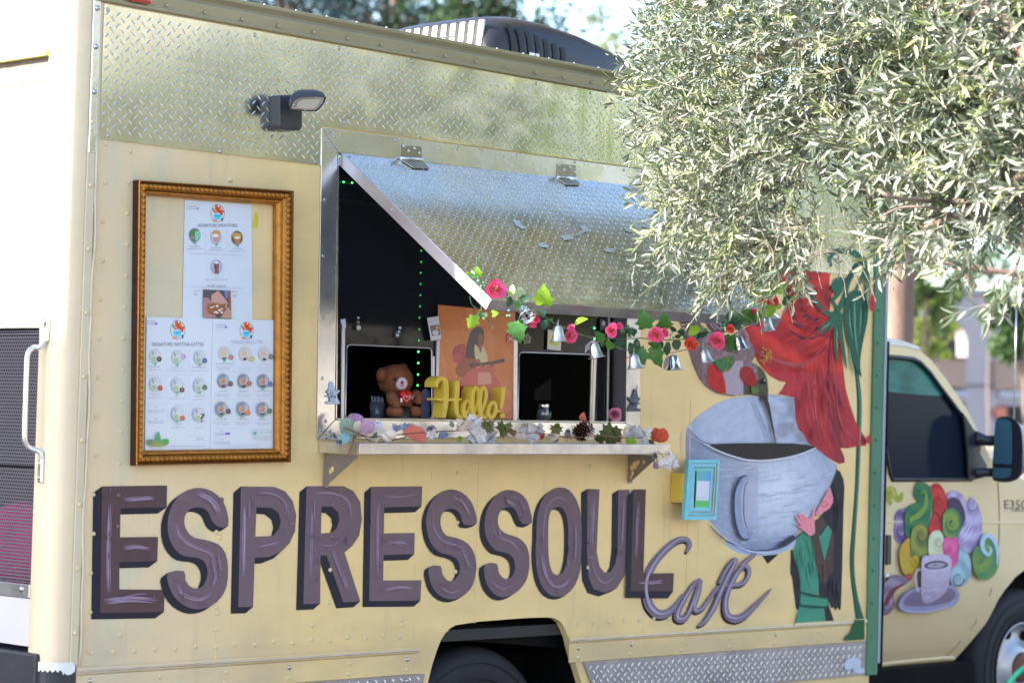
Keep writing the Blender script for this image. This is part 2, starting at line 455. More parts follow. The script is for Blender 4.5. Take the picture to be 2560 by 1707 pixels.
# ---- lower rail and cream skirt
def xz_strip(name, x0, z0, x1, z1, h, d, m, parent=truck, bevel=.003, y0=-.001):
    mb = MB(); mb.prism([(x0, y0-d, z0-h/2), (x1, y0-d, z1-h/2), (x1, y0-d, z1+h/2), (x0, y0-d, z0+h/2)], (0, d, 0)); return part(name, mb, m, parent, bevel=bevel)
for x0, x1 in ((0.0, 1.455), (2.235, 4.12)):
    xz_strip('lower_rail', x0, .682, x1, .682, .022, .007, m_wall); xz_strip('rail_bead', x0+.002, .680, x1-.002, .680, .006, .011, m_alu_dull, bevel=.002)
    k = xz_strip('skirt_panel', x0, .633, x1, .633, .070, .004, m_wall, bevel=.001)
    x = x0+.05
    while x < x1-.02:
        rivet(Vector((x, -.005, .650)), .0085, m=m_rivet if int(x*7) % 3 else m_screw, parent=k)
        rivet(Vector((x-.004, -.005, .615)), .0085, m=m_rivet, parent=k); x += .27 if x0 < 1 else .30
# arch lip strips
for pts in ([(2030, 540), (2095, 560), (2260, 1060), (2205, 1230), (2180, 1130), (2010, 560)], [(470, 630), (515, 640), (425, 930), (360, 1090), (330, 1090), (370, 925)]):
    pass
def tread(mb, o, ex, ez, nrm, u, v, L=.0130, wd=.0034, hgt=.0015, ang=1):
    """one raised lozenge of diamond plate at (u,v) on the sheet o+u*ex+v*ez"""
    a = math.radians(45*ang+90 if ang < 0 else 45); d = (math.cos(a), math.sin(a)) if ang > 0 else (math.cos(math.radians(135)), math.sin(math.radians(135)))
    p = (-d[1], d[0])
    def q(s_, t_, h_): return o+ex*(u+d[0]*s_+p[0]*t_)+ez*(v+d[1]*s_+p[1]*t_)+nrm*h_
    vs = [q(-L, 0, 0), q(-L*.3, wd, 0), q(L*.3, wd, 0), q(L, 0, 0), q(L*.3, -wd, 0), q(-L*.3, -wd, 0), q(-L*.55, 0, hgt), q(L*.55, 0, hgt)]
    mb.add(vs, [(0, 6, 1), (1, 6, 7, 2), (2, 7, 3), (3, 7, 4), (4, 7, 6, 5), (5, 6, 0)])
def treads(name, o, ex, ez, nrm, w, h, parent, clip=None, pu=.040, pv=.0350, **k):
    mb = MB(); nu, nv = int(w/pu*2), int(h/pv*2)
    for j in range(nv):
        for i in range(nu):
            if (i+j) % 2: continue
            u, v = (i+.5)*pu/2+.004, (j+.5)*pv/2+.004
            if u > w-.012 or v > h-.012: continue
            if clip and not clip(u, v): continue
            tread(mb, o, ex, ez, nrm, u, v, ang=1 if (j % 2 == 0) else -1, **k)
    return stuff(part(name, mb, m_tread, parent))
EX, EZ, EN = Vector((1, 0, 0)), Vector((0, 0, 1)), Vector((0, -1, 0))
# lower diamond plate pieces
def arch_x(z, right):
    ps = arch[len(arch)//2:] if right else arch[:len(arch)//2]
    ps = sorted(ps, key=lambda p: p.z)
    return float(np.interp(z, [p.z for p in ps], [p.x for p in ps]))
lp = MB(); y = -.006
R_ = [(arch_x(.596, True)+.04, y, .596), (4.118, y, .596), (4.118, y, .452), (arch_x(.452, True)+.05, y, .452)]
lp.prism(R_, (0, .004, 0)); lpr = part('lower_diamond_plate', lp, m_plate_dark)
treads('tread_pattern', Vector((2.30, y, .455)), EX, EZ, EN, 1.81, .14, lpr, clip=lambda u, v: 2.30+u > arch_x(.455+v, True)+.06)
lp = MB(); lp.prism([(.42, y, .596), (arch_x(.596, False)-.03, y, .596), (arch_x(.40, False)-.04, y, .41), (.42, y, .41)], (0, .004, 0)); lpl = part('lower_diamond_plate', lp, m_plate_dark)
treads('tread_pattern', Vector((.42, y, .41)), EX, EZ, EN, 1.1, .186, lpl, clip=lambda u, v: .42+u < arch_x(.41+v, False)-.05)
for x in (1.40,): rivet(Vector((x, y, .575)), .008, m=m_screw, parent=lpl, name='screw')
# white overspray blot at the front end of the lower plate
pt = Paint(on_wall, -.0085, .0003); M2c = crop(1680, 1300, .25515)
pt.poly(M2c, [(1700, 1380), (1740, 1350), (1800, 1345), (1850, 1370), (1845, 1440), (1885, 1450), (1880, 1490), (1790, 1490), (1770, 1450), (1730, 1470), (1690, 1440)], P(176, 184, 205), smooth=3)
pt.build('paint_blot', m_paint, lpr)

# ---- upper diamond plate
UPB = 2.297
z0u = W(239, 346).z; z1u = W(800, 414).z
pl = MB(); yp = -.004
o1 = W(806, 315); o2 = W(1606, 421)
x_in = W(801, 420).x
pl.prism([(.018, yp, 2.748), (4.12, yp, 2.752), (4.12, yp, 2.16), (2.60, yp, 2.16), (o2.x, yp, o2.z), (o1.x, yp, o1.z), (x_in, yp, z1u), (.018, yp, z0u)], (0, .003, 0))
plate = part('diamond_plate_panel', pl, m_plate)
def clip_up(u, v):
    x, z = .018+u, 2.15+v
    if x < x_in-.005: return z > z0u+(z1u-z0u)*x/x_in+.01
    if x < 2.605: return z > 2.48+.012
    return True
treads('tread_pattern', Vector((.018, yp, 2.15)), EX, EZ, EN, 4.09, .595, plate, clip=clip_up)
for px, py in [(270, 25), (637, 88), (848, 121), (1030, 154), (1340, 209), (1476, 232), (271, 340), (551, 379), (788, 405), (862, 306), (1050, 341), (1455, 395)]:
    rivet(W(px, py, yp), .0075, .0035, m=m_screw, parent=plate, name='screw')

# ---- roof rail (cornice), roof skin, clearance light
mb = MB(); prof = [(-.004, 2.753), (-.014, 2.756), (-.016, 2.764), (-.006, 2.768), (-.012, 2.800), (-.004, 2.812), (-.020, 2.826), (-.022, 2.836), (.004, 2.842), (.02, 2.842), (.02, 2.753)]
mb.prism([(-.02, a, b) for a, b in prof], (4.22, 0, 0)); rail = part('roof_rail', mb, mat('roof_rail_paint', P(150, 142, 118), .4, .35, var=.12, vscale=3, bump=.0006, bscale=10, stretch=(.6, 1, 4)), bevel=.001)
for i in range(26): rivet(Vector((.1+i*.155, -.012, 2.777)), .007, .004, m=MATS['roof_rail_paint'], parent=rail)
for i in range(30): rivet(Vector((.1+i*.137, -.0225, 2.836)), .005, .003, m=m_alu_dull, parent=rail)
mb = MB(); mb.box(-.02, 4.20, .02, 2.25, 2.80, 2.845); roof = part('roof', mb, mat('roof_white', (.6, .6, .58), .5, var=.1))
mb = MB()
a = WP(330, 2, Vector((0, -.035, 2.8)), Vector((0, 1, 0)))
mb.prism([(a.x, -.03, 2.768), (a.x+.085, -.03, 2.768), (a.x+.085, -.03, 2.80), (a.x, -.03, 2.80)], (0, .02, 0)); part('clearance_light', mb, mat('red_lens', (.45, .02, .015), .15, coat=.8), rail, bevel=.008)

# ---- hollow box: interior skin, floor, back, front, far wall
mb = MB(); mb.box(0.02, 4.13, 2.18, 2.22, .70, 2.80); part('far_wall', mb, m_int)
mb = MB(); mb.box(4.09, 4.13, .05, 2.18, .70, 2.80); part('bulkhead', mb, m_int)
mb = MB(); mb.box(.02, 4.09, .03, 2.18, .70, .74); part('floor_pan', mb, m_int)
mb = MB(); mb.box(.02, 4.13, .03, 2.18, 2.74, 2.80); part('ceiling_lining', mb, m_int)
mb = MB(); mb.box(.98, 2.56, .09, .62, 1.40, 1.455); part('counter', mb, mat('counter_steel', (.3, .3, .3), .35, 1.0))
mb = MB(); mb.box(1.0, 1.42, .60, .605, 1.456, 1.60)
bs = part('backsplash', mb, mat('gold_plate', (.30, .25, .13), .45, .2)); treads('tread_pattern', Vector((1.0, .60, 1.456)), EX, EZ, EN, .42, .14, bs)
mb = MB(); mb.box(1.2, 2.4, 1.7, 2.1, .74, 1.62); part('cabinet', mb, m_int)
mb = MB(); mb.box(1.30, 1.36, .80, .86, .9, 2.74); mb.box(1.55, 1.60, .9, .95, .9, 2.74); part('upright', mb, mat('dim_upright', (.14, .12, .09), .6))
mb = MB(); mb.tube([W(848, 500, .35), W(960, 512, .45)], .006, 8); part('tube_light', mb, mat('pale_tube', (.6, .45, .4), .4))
mb = MB(); mb.tube([W(848, 440, .12), W(980, 520, .5)], .012, 8); part('gas_strut', mb, mat('strut', (.03, .03, .05), .3, .6))

# ---- rounded rear corner post and joint trim
mb = MB(); arc = [(0.0, .002), (-.035, .0)] + [(-.045-.055*math.sin(t), .055-.055*math.cos(t)) for t in np.linspace(0, math.pi/2, 9)] + [(-.10, .112), (-.085, .112), (-.085, .06), (-.04, .015), (0, .014)]
mb.prism([(a, b, .705) for a, b in arc], (0, 0, 2.12)); post = part('corner_post', mb, mat('corner_post_paint', (.72, .60, .42), .45, var=.08, vscale=3, bump=.0005, bscale=10), smooth=False)
for poly_ in post.data.polygons: poly_.use_smooth = abs(poly_.normal.z) < .5
mb = MB(); mb.prism([(.003, -.006, .70), (.003, -.006, 2.33), (-.026, -.006, 2.33), (-.026, -.006, .70)], (0, .007, 0)); ct = part('corner_trim', mb, m_cream_old, bevel=.002)
mb = MB(); mb.prism([(.003, -.008, 2.28), (.003, -.008, 2.755), (-.024, -.008, 2.755), (-.024, -.008, 2.28)], (0, .009, 0)); ct2 = part('corner_trim', mb, m_alu, bevel=.002)
mb = MB(); mb.tube([(.006+.0035*math.sin(t*2.1)+.002*math.sin(t*5), -.008, .70+t*.2) for t in np.linspace(0, 8.1, 30)], .0042, 6); part('sealant_bead', mb, m_cream_old, ct)
for i in range(9): rivet(Vector((-.013, -.007, .80+i*.197)), .008, .006, m=m_rivet, parent=ct)
for z in (2.47, 2.61, 2.73): rivet(Vector((-.011, -.009, z)), .009, .007, m=m_screw, parent=ct2, name='screw')

# ---- rear face: header, door, mesh screen, lower panel, bumper
Wp = mat('rear_white_paint', (.74, .70, .60), .45, var=.05)
mb = MB(); mb.prism([(-.10, .112, 2.60), (-.10, 2.0, 2.60), (-.10, 2.0, 2.82), (-.10, .112, 2.82)], (.02, 0, 0)); part('door_header', mb, Wp)
mb = MB(); mb.box(-.108, -.085, .118, 1.9, 2.583, 2.598); part('header_trim', mb, mat('yellow_trim', (.62, .50, .16), .5))
mb = MB(); mb.box(-.082, -.070, .118, 1.9, 2.555, 2.583); part('door_track', mb, mat('door_track_metal', (.20, .18, .17), .5, .6, var=.4, vscale=20))
mb = MB(); mb.box(-.092, -.060, .118, 1.9, 2.505, 2.553); part('door_rail', mb, m_cream_old)
mb = MB(); mb.box(-.090, -.070, .118, 1.9, 1.735, 2.503); dr = part('rear_door', mb, Wp, bevel=.004)
M = bpy.data.materials.new('perforated_screen'); M.use_nodes = True; n = M.node_tree.nodes; l = M.node_tree.links
tc = n.new('ShaderNodeTexCoord'); sx = n.new('ShaderNodeSeparateXYZ'); l.new(tc.outputs['Object'], sx.inputs[0])
def mnode(op, a, b=None):
    k = n.new('ShaderNodeMath'); k.operation = op
    for i, q in enumerate((a, b)):
        if q is None: continue
        if isinstance(q, (int, float)): k.inputs[i].default_value = q
        else: l.new(q, k.inputs[i])
    return k.outputs[0]
pz = mnode('MULTIPLY', sx.outputs['Z'], 92.0); row = mnode('FLOOR', pz); odd = mnode('MODULO', row, 2.0)
py_ = mnode('ADD', mnode('MULTIPLY', sx.outputs['Y'], 80.0), mnode('MULTIPLY', odd, .5))
fy = mnode('SUBTRACT', mnode('FRACT', py_), .5); fz = mnode('SUBTRACT', mnode('FRACT', pz), .5)
dd = mnode('ADD', mnode('MULTIPLY', fy, fy), mnode('MULTIPLY', fz, fz)); hole_ = mnode('LESS_THAN', dd, .15)
tr = n.new('ShaderNodeBsdfTransparent'); ms = n.new('ShaderNodeMixShader'); bb = n['Principled BSDF']
bb.inputs['Base Color'].default_value = (.15, .14, .18, 1); bb.inputs['Roughness'].default_value = .45; bb.inputs['Metallic'].default_value = .4
l.new(hole_, ms.inputs[0]); l.new(bb.outputs[0], ms.inputs[1]); l.new(tr.outputs[0], ms.inputs[2]); l.new(ms.outputs[0], n['Material Output'].inputs[0])
mb = MB(); mb.poly([(-.088, .118, .945), (-.088, 1.9, .945), (-.088, 1.9, 1.728), (-.088, .118, 1.728)]); part('mesh_screen', mb, M)
mb = MB(); mb.box(-.092, -.078, .118, 1.9, 1.30, 1.306); part('screen_bar', mb, m_dark)
mb = MB(); mb.box(-.100, -.075, .118, 1.9, .900, .942); k = part('screen_sill', mb, m_alu, bevel=.002); rivet(Vector((-.100, .16, .925)), .009, m=m_screw, parent=k, name='screw', nrm=(-1, 0, 0))
mb = MB(); mb.box(-.095, -.075, .118, 1.9, .752, .898); part('kick_panel', mb, mat('lilac_white_panel', (.55, .53, .60), .4, var=.06))
mb = MB(); mb.box(.30, .34, .118, 1.9, .75, 1.73); part('rear_partition', mb, m_int)
mb = MB(); mb.ball((.0, .30, 1.06), (.06, .22, .13), 20, 12); mb.ball((.0, .55, 1.0), (.06, .22, .10), 16, 10); cu_ = mb.build('purple_cushion', mat('magenta_cloth', (.36, .015, .14), .8, var=.4, vscale=9, bump=.01, bscale=14), None); tag(cu_, 'magenta cloth cushion behind the perforated screen at the rear of the truck', 'cushion')
mb = MB(); mb.box(-.115, -.01, .05, 2.0, .50, .735); part('rear_bumper', mb, mat('bumper_black', (.02, .022, .03), .5, var=.3, bump=.001), bevel=.008)
mb = MB(); mb.prism([(a-.006, b-.006, .40) for a, b in arc[:11]]+[(-.09, .112, .40), (0, .05, .40)], (0, 0, .302)); part('post_boot', mb, mat('boot_black', (.02, .022, .035), .45, var=.3))
pt = MB(); vs = []
for i in range(26):
    t = i/25; ii = t*9.9; k = int(ii); a_, b_ = arc[k], arc[min(k+1, 10)]; q = ii-k
    x, y = a_[0]+(b_[0]-a_[0])*q, a_[1]+(b_[1]-a_[1])*q
    h = .012+.010*abs(math.sin(i*2.3))+(.01 if i < 6 else 0)
    vs.append(((x-.0075, y-.0075, .712), (x-.0075, y-.0075, .704-h)))
V = [p for q in vs for p in q]; pt.add(V, [(2*i, 2*i+1, 2*i+3, 2*i+2) for i in range(25)]); part('chipped_paint_edge', pt, mat('chipped_white', (.75, .76, .78), .5))
# grab handle
mb = MB()
hp = [(-.098, .072, 1.735), (-.108, .072, 1.70), (-.125, .072, 1.655), (-.15, .082, 1.640), (-.165, .10, 1.62), (-.168, .105, 1.55), (-.168, .105, 1.45), (-.165, .105, 1.40), (-.150, .092, 1.375), (-.122, .078, 1.365), (-.106, .073, 1.345), (-.100, .072, 1.31)]
hp = [WX(118, 818, -.103), WX(113, 850, -.108), WX(100, 868, -.118), WX(82, 870, -.135), WX(70, 884, -.15), WX(67, 915, -.155), WX(64, 1000, -.155), WX(62, 1085, -.155), WX(64, 1108, -.15), WX(75, 1120, -.135), WX(92, 1125, -.118), WX(103, 1135, -.108), WX(104, 1170, -.103)]
mb.tube(spline(hp, 5), .0085, 10); gh = part('grab_handle', mb, m_alu)
for pp in (hp[0], hp[-1]):
    b2 = MB(); b2.box(-.008, .004, -.012, .012, -.045, .03); q = part('handle_foot', b2, m_alu, gh, bevel=.004); q.location = pp
    for dz in (-.03, .015): rivet(Vector((-.008, 0, dz)), .006, m=m_screw, parent=q, name='screw', nrm=(-1, 0, 0)).location = (-.008, 0, dz)

# ---- green front edge post
mb = MB(); mb.prism([(4.118, -.012, .45), (4.175, -.020, .45), (4.195, -.012, .45), (4.20, .05, .45), (4.118, .05, .45)], (0, 0, 2.37)); fp = part('front_edge_post', mb, m_green, bevel=.004)
mb = MB(); mb.box(4.180, 4.198, -.024, .03, .50, 2.83); part('edge_trim', mb, mat('trim_blue_grey', (.26, .32, .40), .5, .2, var=.1), fp, bevel=.003)
for i in range(16): rivet(Vector((4.142, -.0165, .62+.14*i)), .007, .005, m=m_green, parent=fp)
mb = MB(); mb.box(4.12, 4.20, .05, 2.2, .45, 2.82); part('front_wall', mb, m_cream_old)
for c_, rx_, ry_ in (((2180.5, 757), 7.5, 22), ((2172, 1098), 6, 11)):
    pt = Paint(on_wall, -.021, .0004); pt.disc(I, c_, rx_, ry_, P(176, 40, 46)); pt.disc(I, c_, rx_*.3, ry_*.35, P(120, 24, 40)); pt.build('painted_spot', m_paint, fp)

# ---- wheel well and rear wheel
mb = MB(); mb.box(1.0, 3.6, .75, .80, 0.01, .70); mb.box(1.40, 2.42, .03, .8, .86, .90); mb.box(2.42, 2.46, .03, .8, .2, .9); part('wheel_well', mb, m_dark)
mb = MB(); mb.box(0.0, 4.1, .40, .46, .42, .60); part('chassis_rail', mb, mat('chassis', (.005, .005, .006), .85, spec=.2))
mb = MB(); mb.prism([(1.46, .10, .79), (2.32, .10, .70), (2.32, .10, .64), (1.46, .10, .72)], (0, .03, 0)); part('well_brace', mb, mat('brace', (.006, .006, .008), .85, spec=.2))
def wheel(cx, cy, cz, R, Wd, rimr, parent, white=True):
    w = _link('wheel', None, parent); w.location = (cx, cy, cz)
    q = Matrix.Rotation(math.radians(90), 4, 'X')
    b = MB(); b.lathe([(rimr*.98, -.02), (rimr+.01, 0), (R*.80, .012), (R*.93, .004), (R*.985, -.02), (R, -.04), (R, -Wd+.04), (R*.93, -Wd), (rimr, -Wd)], 48, q); b.build('tyre', m_rubber, w)
    b = MB()
    for rr_ in (R*.62+.0, R*.72, R*.86): b.lathe([(rr_-.003, .010), (rr_, .016), (rr_+.003, .010)], 48, q)
    b.build('tyre_ribs', m_rubber, w)
    b = MB(); b.lathe([(rimr, .0), (rimr*1.0, .006), (rimr*.955, .004), (rimr*.93, -.03), (rimr*.86, -.045), (rimr*.70, -.05), (rimr*.52, -.03), (rimr*.40, .0), (rimr*.33, .0), (rimr*.30, -.03), (.001, -.03)], 48, q)
    rim = b.build('rim', mat('steel_rim', (.42, .44, .50), .4, .6, var=.1), w)
    for k in range(8):
        th = 2*math.pi*k/8+.3; b = MB(); b.lathe([(.026, 0), (.001, .0)], 14, q @ Matrix.Translation((0, 0, 0))); h = b.build('vent_hole', m_dark, rim)
        h.location = (math.cos(th)*rimr*.77, .0465-.004, math.sin(th)*rimr*.77)
    b = MB(); b.lathe([(rimr*.3, .0), (rimr*.26, .03), (.001, .035)], 16, q); b.build('hub', mat('rusty_hub', (.16, .07, .04), .7, var=.4, vscale=30), rim)
    return w
rw = wheel(1.84, .10, .265, .40, .22, .21, truck)

# ---- serving window trim
yt = -.007
def quadpart(name, pts, m, d=.005, y=yt, parent=truck, bevel=.001):
    mb = MB(); mb.prism([W(px, py, y) for px, py in pts], (0, d, 0)); return part(name, mb, m, parent, bevel=bevel)
oTL, oTR, oBR, oBL = (806, 319), (1604, 424), (1600, 1085), (793, 1098)
iTL, iTR, iBR, iBL = (845, 380), (1571, 466), (1564, 1057), (838, 1048)
ft = quadpart('window_trim', [oTL, oTR, iTR, iTL], m_alu); fl = quadpart('window_trim', [(805, 320), (844, 381), (837, 1049), (792.5, 1097)], m_alu)
fr = quadpart('window_trim', [(1603, 425), (1599.5, 1084), (1565, 1058), (1572, 467)], m_alu_dull); fb = quadpart('window_trim', [(838, 1049.5), (1564, 1058.5), (1599, 1086), (794, 1099)], m_alu)
for p_, q_ in [(ft, [(826, 328), (836, 342), (989, 351), (1143, 371), (1292, 388), (1437, 405), (1560, 425)]), (fl, [(814, 353), (824, 367), (812, 500), (808, 640), (808, 795), (806, 945), (814, 1052), (802, 1075), (815, 1092)]),
               (fr, [(1593, 968), (1589, 770), (1588, 1064)]), (fb, [(825, 1078), (1290, 1078)])]:
    for px, py in q_: rivet(W(px, py, yt), .0065, .0035, m=m_screw, parent=p_, name='screw')
jt = MB()
def jamb(a, b, nm, m):
    A, B = W(*a), W(*b); mb = MB(); mb.prism([A+Vector((0, -.004, 0)), B+Vector((0, -.004, 0)), B+Vector((0, .09, 0)), A+Vector((0, .09, 0))],
        (Vector((B-A)).cross(Vector((0, 1, 0))).normalized()*-.004)); return part(nm, mb, m)
jamb((1571, 468), (1564, 1056), 'window_jamb', mat('jamb_metal', (.22, .21, .26), .5, .7, var=.15)); jamb((838, 1048), (844, 380), 'window_jamb', m_alu)
jamb((1564, 1056), (838, 1048), 'window_sill', m_alu_dull); jamb((844, 380), (1571, 468), 'window_head', m_alu)
# inner glazed screen with two openings
def rrect(c, r=10, n=4):
    out = []
    for i in range(4):
        p0, p1, p2 = np.array(c[i-1], float), np.array(c[i], float), np.array(c[(i+1) % 4], float)
        a = p1+(p0-p1)/np.linalg.norm(p0-p1)*r; b = p1+(p2-p1)/np.linalg.norm(p2-p1)*r
        for t in np.linspace(0, 1, n): out.append(tuple((1-t)**2*a+2*t*(1-t)*p1+t*t*b))
    return out
h1 = rrect([(867, 861), (1079, 870), (1080, 1047), (863, 1046)]); h2 = rrect([(1298, 880), (1480, 886), (1478, 1055), (1294, 1052)])
G = bpy.data.materials.new('tinted_glass'); G.use_nodes = True; n = G.node_tree.nodes; l = G.node_tree.links
bb = n['Principled BSDF']; bb.inputs['Base Color'].default_value = (.016, .018, .024, 1); bb.inputs['Roughness'].default_value = .08; bb.inputs['Specular IOR Level'].default_value = .55
tr = n.new('ShaderNodeBsdfTransparent'); tr.inputs[0].default_value = (.55, .6, .65, 1); ms = n.new('ShaderNodeMixShader'); ms.inputs[0].default_value = .55
l.new(bb.outputs[0], ms.inputs[1]); l.new(tr.outputs[0], ms.inputs[2]); l.new(ms.outputs[0], n['Material Output'].inputs[0]); MATS['tinted_glass'] = G
mb = MB(); big = [W(838, 370, .07), W(1545, 455, .07), W(1538, 1062, .07), W(832, 1052, .07)]
mb.prism(big, (0, .006, 0), holes=[[W(px, py, .07) for px, py in h] for h in (h1, h2)]); sg = part('screen_glass', mb, G)
m_strip = mat('screen_frame_metal', (.60, .58, .62), .35, .85, var=.1)
for nm, h, w_ in (('opening_rim', h1, 3), ('opening_rim', h2, 3)):
    mb = MB(); pts = [W(px, py, .066) for px, py in h]; mb.tube(pts+[pts[0]], .0028, 6); part(nm, mb, m_strip, sg)
def bar(nm, a, b, w, y=.06, d=.008, m=m_strip, parent=sg):
    mb = MB(); A, B = np.array(a), np.array(b)
    mb.prism([W(a[0]-w/2, a[1], y), W(a[0]+w/2, a[1], y), W(b[0]+w/2, b[1], y), W(b[0]-w/2, b[1], y)], (0, d, 0)); return part(nm, mb, m, parent, bevel=.001)
bar('screen_bar', (859, 818), (857, 1047), 8); bar('screen_bar', (1096, 850), (1092, 1048), 7, m=mat('lilac_metal', (.5, .48, .6), .35, .7)); bar('screen_bar', (1085, 890), (1083, 1048), 4)
bar('screen_bar', (1291, 850), (1290, 1052), 7); bar('screen_bar', (1287, 800), (1285, 1052), 3)
bar('screen_bar', (1489, 886), (1483, 1056), 6); bar('screen_bar', (1482, 886), (1477, 1056), 4, m=m_alu_dull); bar('screen_bar', (1524, 786), (1520, 1056), 4); bar('screen_bar', (1530, 780), (1527, 1056), 4, m=m_dark)

# toggle latches
def latch(px, py, m, flip=1):
    b = MB(); f = lambda x, y: W(px+x*flip, py+y, -.012)
    b.prism([f(-4, -28), f(2, -28), f(9, -6), f(20, -8), f(20, -3), f(10, 6), f(20, 24), f(20, 28), f(-14, 28), (f(-14, 22)), f(-4, 20), f(-8, 4), f(-14, -4), f(-8, -8)], (0, .004, 0))
    o = part('latch', b, m, bevel=.001)
    for x, y in ((-4, 0), (2, 0), (-4, 20), (4, 20)): rivet(W(px+x*flip, py+y, -.012), .003, .003, m=m_screw, parent=o, name='screw')
    b = MB(); b.tube([W(px-12*flip, py+8, -.014), W(px+8*flip, py+8, -.014)], .003, 6); b.tube([W(px+6*flip, py-8, -.02), W(px+16*flip, py-4, -.03), W(px+6*flip, py+14, -.02)], .002, 6); part('latch_lever', b, m, o)
latch(830, 982, mat('zinc_blue', (.32, .42, .62), .3, .9)); latch(1588, 1000, mat('latch_dark', (.06, .08, .13), .35, .8), -1)

# ---- awning flap
A0, A1 = Vector((1.020, -.012, 2.383)), Vector((2.507, -.012, 2.410))
B0, B1 = WX(1228, 748, 1.030), WX(1959, 776, 2.505)
nA = (A1-A0).cross(B0-A0).normalized()
if nA.z < 0: nA = -nA
B1 = B1-nA*(B1-A0).dot(nA)
mb = MB(); mb.prism([A0, A1, B1, B0], -nA*.004); aw = part('awning_flap', mb, m_plate)
exA = (A1-A0).normalized(); ezA = (B0-A0); LA = ezA.length; ezA.normalize()
treads('tread_pattern', A0+nA*.0, exA, ezA, nA, (A1-A0).length-.01, LA-.004, aw, pu=.040, pv=.035)
dA = -nA*.038
mb = MB(); mb.prism([A0+nA*.002, B0+nA*.002, B0+dA, A0+dA], (-.006, 0, 0)); part('side_flange', mb, mat('flange_metal', (.50, .48, .55), .35, .8, var=.1), aw, bevel=.001)
mb = MB(); mb.prism([A1+nA*.002, B1+nA*.002, B1+dA, A1+dA], (.006, 0, 0)); part('side_flange', mb, m_alu, aw)
fw_ = ezA*.006
mb = MB(); mb.prism([B0+nA*.002+Vector((-.006, 0, 0)), B1+nA*.002+Vector((.006, 0, 0)), B1+dA+Vector((.006, 0, 0)), B0+dA+Vector((-.006, 0, 0))], fw_); part('front_lip', mb, m_alu_dull, aw, bevel=.001)
for t in (.37, .72):
    p = A0+(B0-A0)*t+dA*.5; rivet(p+Vector((-.006, 0, 0)), .005, .003, m=m_screw, parent=aw, name='screw', nrm=(-1, 0, 0))
for t in (.02, .45, .86):
    p = A0+(B0-A0)*t+exA*.02; rivet(p+nA*.001, .006, .003, m=m_screw, parent=aw, name='screw', nrm=tuple(nA))
CW = crop(760, 0, .38265)
def hinge(up_px, low_px):
    b = MB(); b.prism([W(*CW(p), -.012) for p in up_px], (0, .005, 0)); h = part('hinge', b, mat('hinge_steel', (.34, .31, .24), .4, .85, var=.15, vscale=20), bevel=.001)
    cx_ = sum(p[0] for p in up_px)/4; cy_ = sum(p[1] for p in up_px)/4
    for dx, dy in ((-50, -40), (20, -25), (-18, -8), (52, 5)): rivet(W(*CW((cx_+dx, cy_+dy)), -.012), .006, .004, m=m_tread, parent=h, name='screw')
    b = MB(); b.prism([WP(*CW(p), A0+nA*.006, nA) for p in low_px], -nA*.004); k = part('hinge_leaf', b, MATS['hinge_steel'], h, bevel=.001)
    b = MB(); a_, c_ = W(*CW(up_px[3]), -.018), W(*CW(up_px[2]), -.018); b.tube([a_, c_], .007, 8); part('hinge_pin', b, m_alu, h)
hinge([(632, 948), (770, 958), (774, 1042), (630, 1036)], [(640, 1046), (778, 1052), (820, 1100), (716, 1094)])
hinge([(1658, 1070), (1778, 1082), (1780, 1166), (1654, 1160)], [(1660, 1170), (1782, 1176), (1806, 1208), (1712, 1204)])
# scraps of old tape on the flap
for pts in ([(1363, 1437), (1400, 1440), (1420, 1462), (1455, 1490), (1430, 1497), (1385, 1472)], [(1672, 1540), (1720, 1535), (1755, 1545), (1760, 1562), (1700, 1570), (1690, 1555)], [(1800, 1470), (1850, 1478), (1862, 1505), (1780, 1540), (1775, 1530), (1825, 1508)],
            [(2090, 1480), (2140, 1500), (2150, 1520), (2105, 1510)], [(1960, 1620), (2040, 1625), (2010, 1650), (1965, 1640)], [(1530, 1590), (1555, 1584), (1600, 1600), (1590, 1618), (1540, 1612)]):
    b = MB(); b.prism([WP(*CW(p), A0+nA*.0035, nA) for p in pts], -nA*.001); part('tape_scrap', b, mat('old_tape', (.42, .46, .46), .5), aw)

# ---- shelf
zl, zr = 1.402, 1.421
def sh(x, y, dz=0): return Vector((x, y, zl+(zr-zl)*(x-.965)/1.585+dz))
mb = MB(); mb.prism([sh(.965, -.0075), sh(.965, -.199), sh(2.549, -.199), sh(2.549, -.0075)], (0, 0, -.004)); shelf = part('counter_shelf', mb, mat('shelf_top', (.30, .29, .34), .35, .8, var=.1))
mb = MB(); mb.prism([sh(.963, -.2055, .001), sh(2.551, -.2055, .001), sh(2.551, -.2055, -.037), sh(.963, -.2055, -.037)], (0, .006, 0)); part('shelf_lip', mb, m_alu_dull, shelf, bevel=.002)
for x in (.9605, 2.5500):
    mb = MB(); mb.prism([sh(x, -.008, 0), sh(x, -.199, 0), sh(x, -.199, -.036), sh(x, -.008, -.036)], (.0045, 0, 0)); part('shelf_end', mb, m_alu, shelf)
rust = mat('worn_bracket', (.28, .26, .26), .5, .75, var=.2, vscale=20)
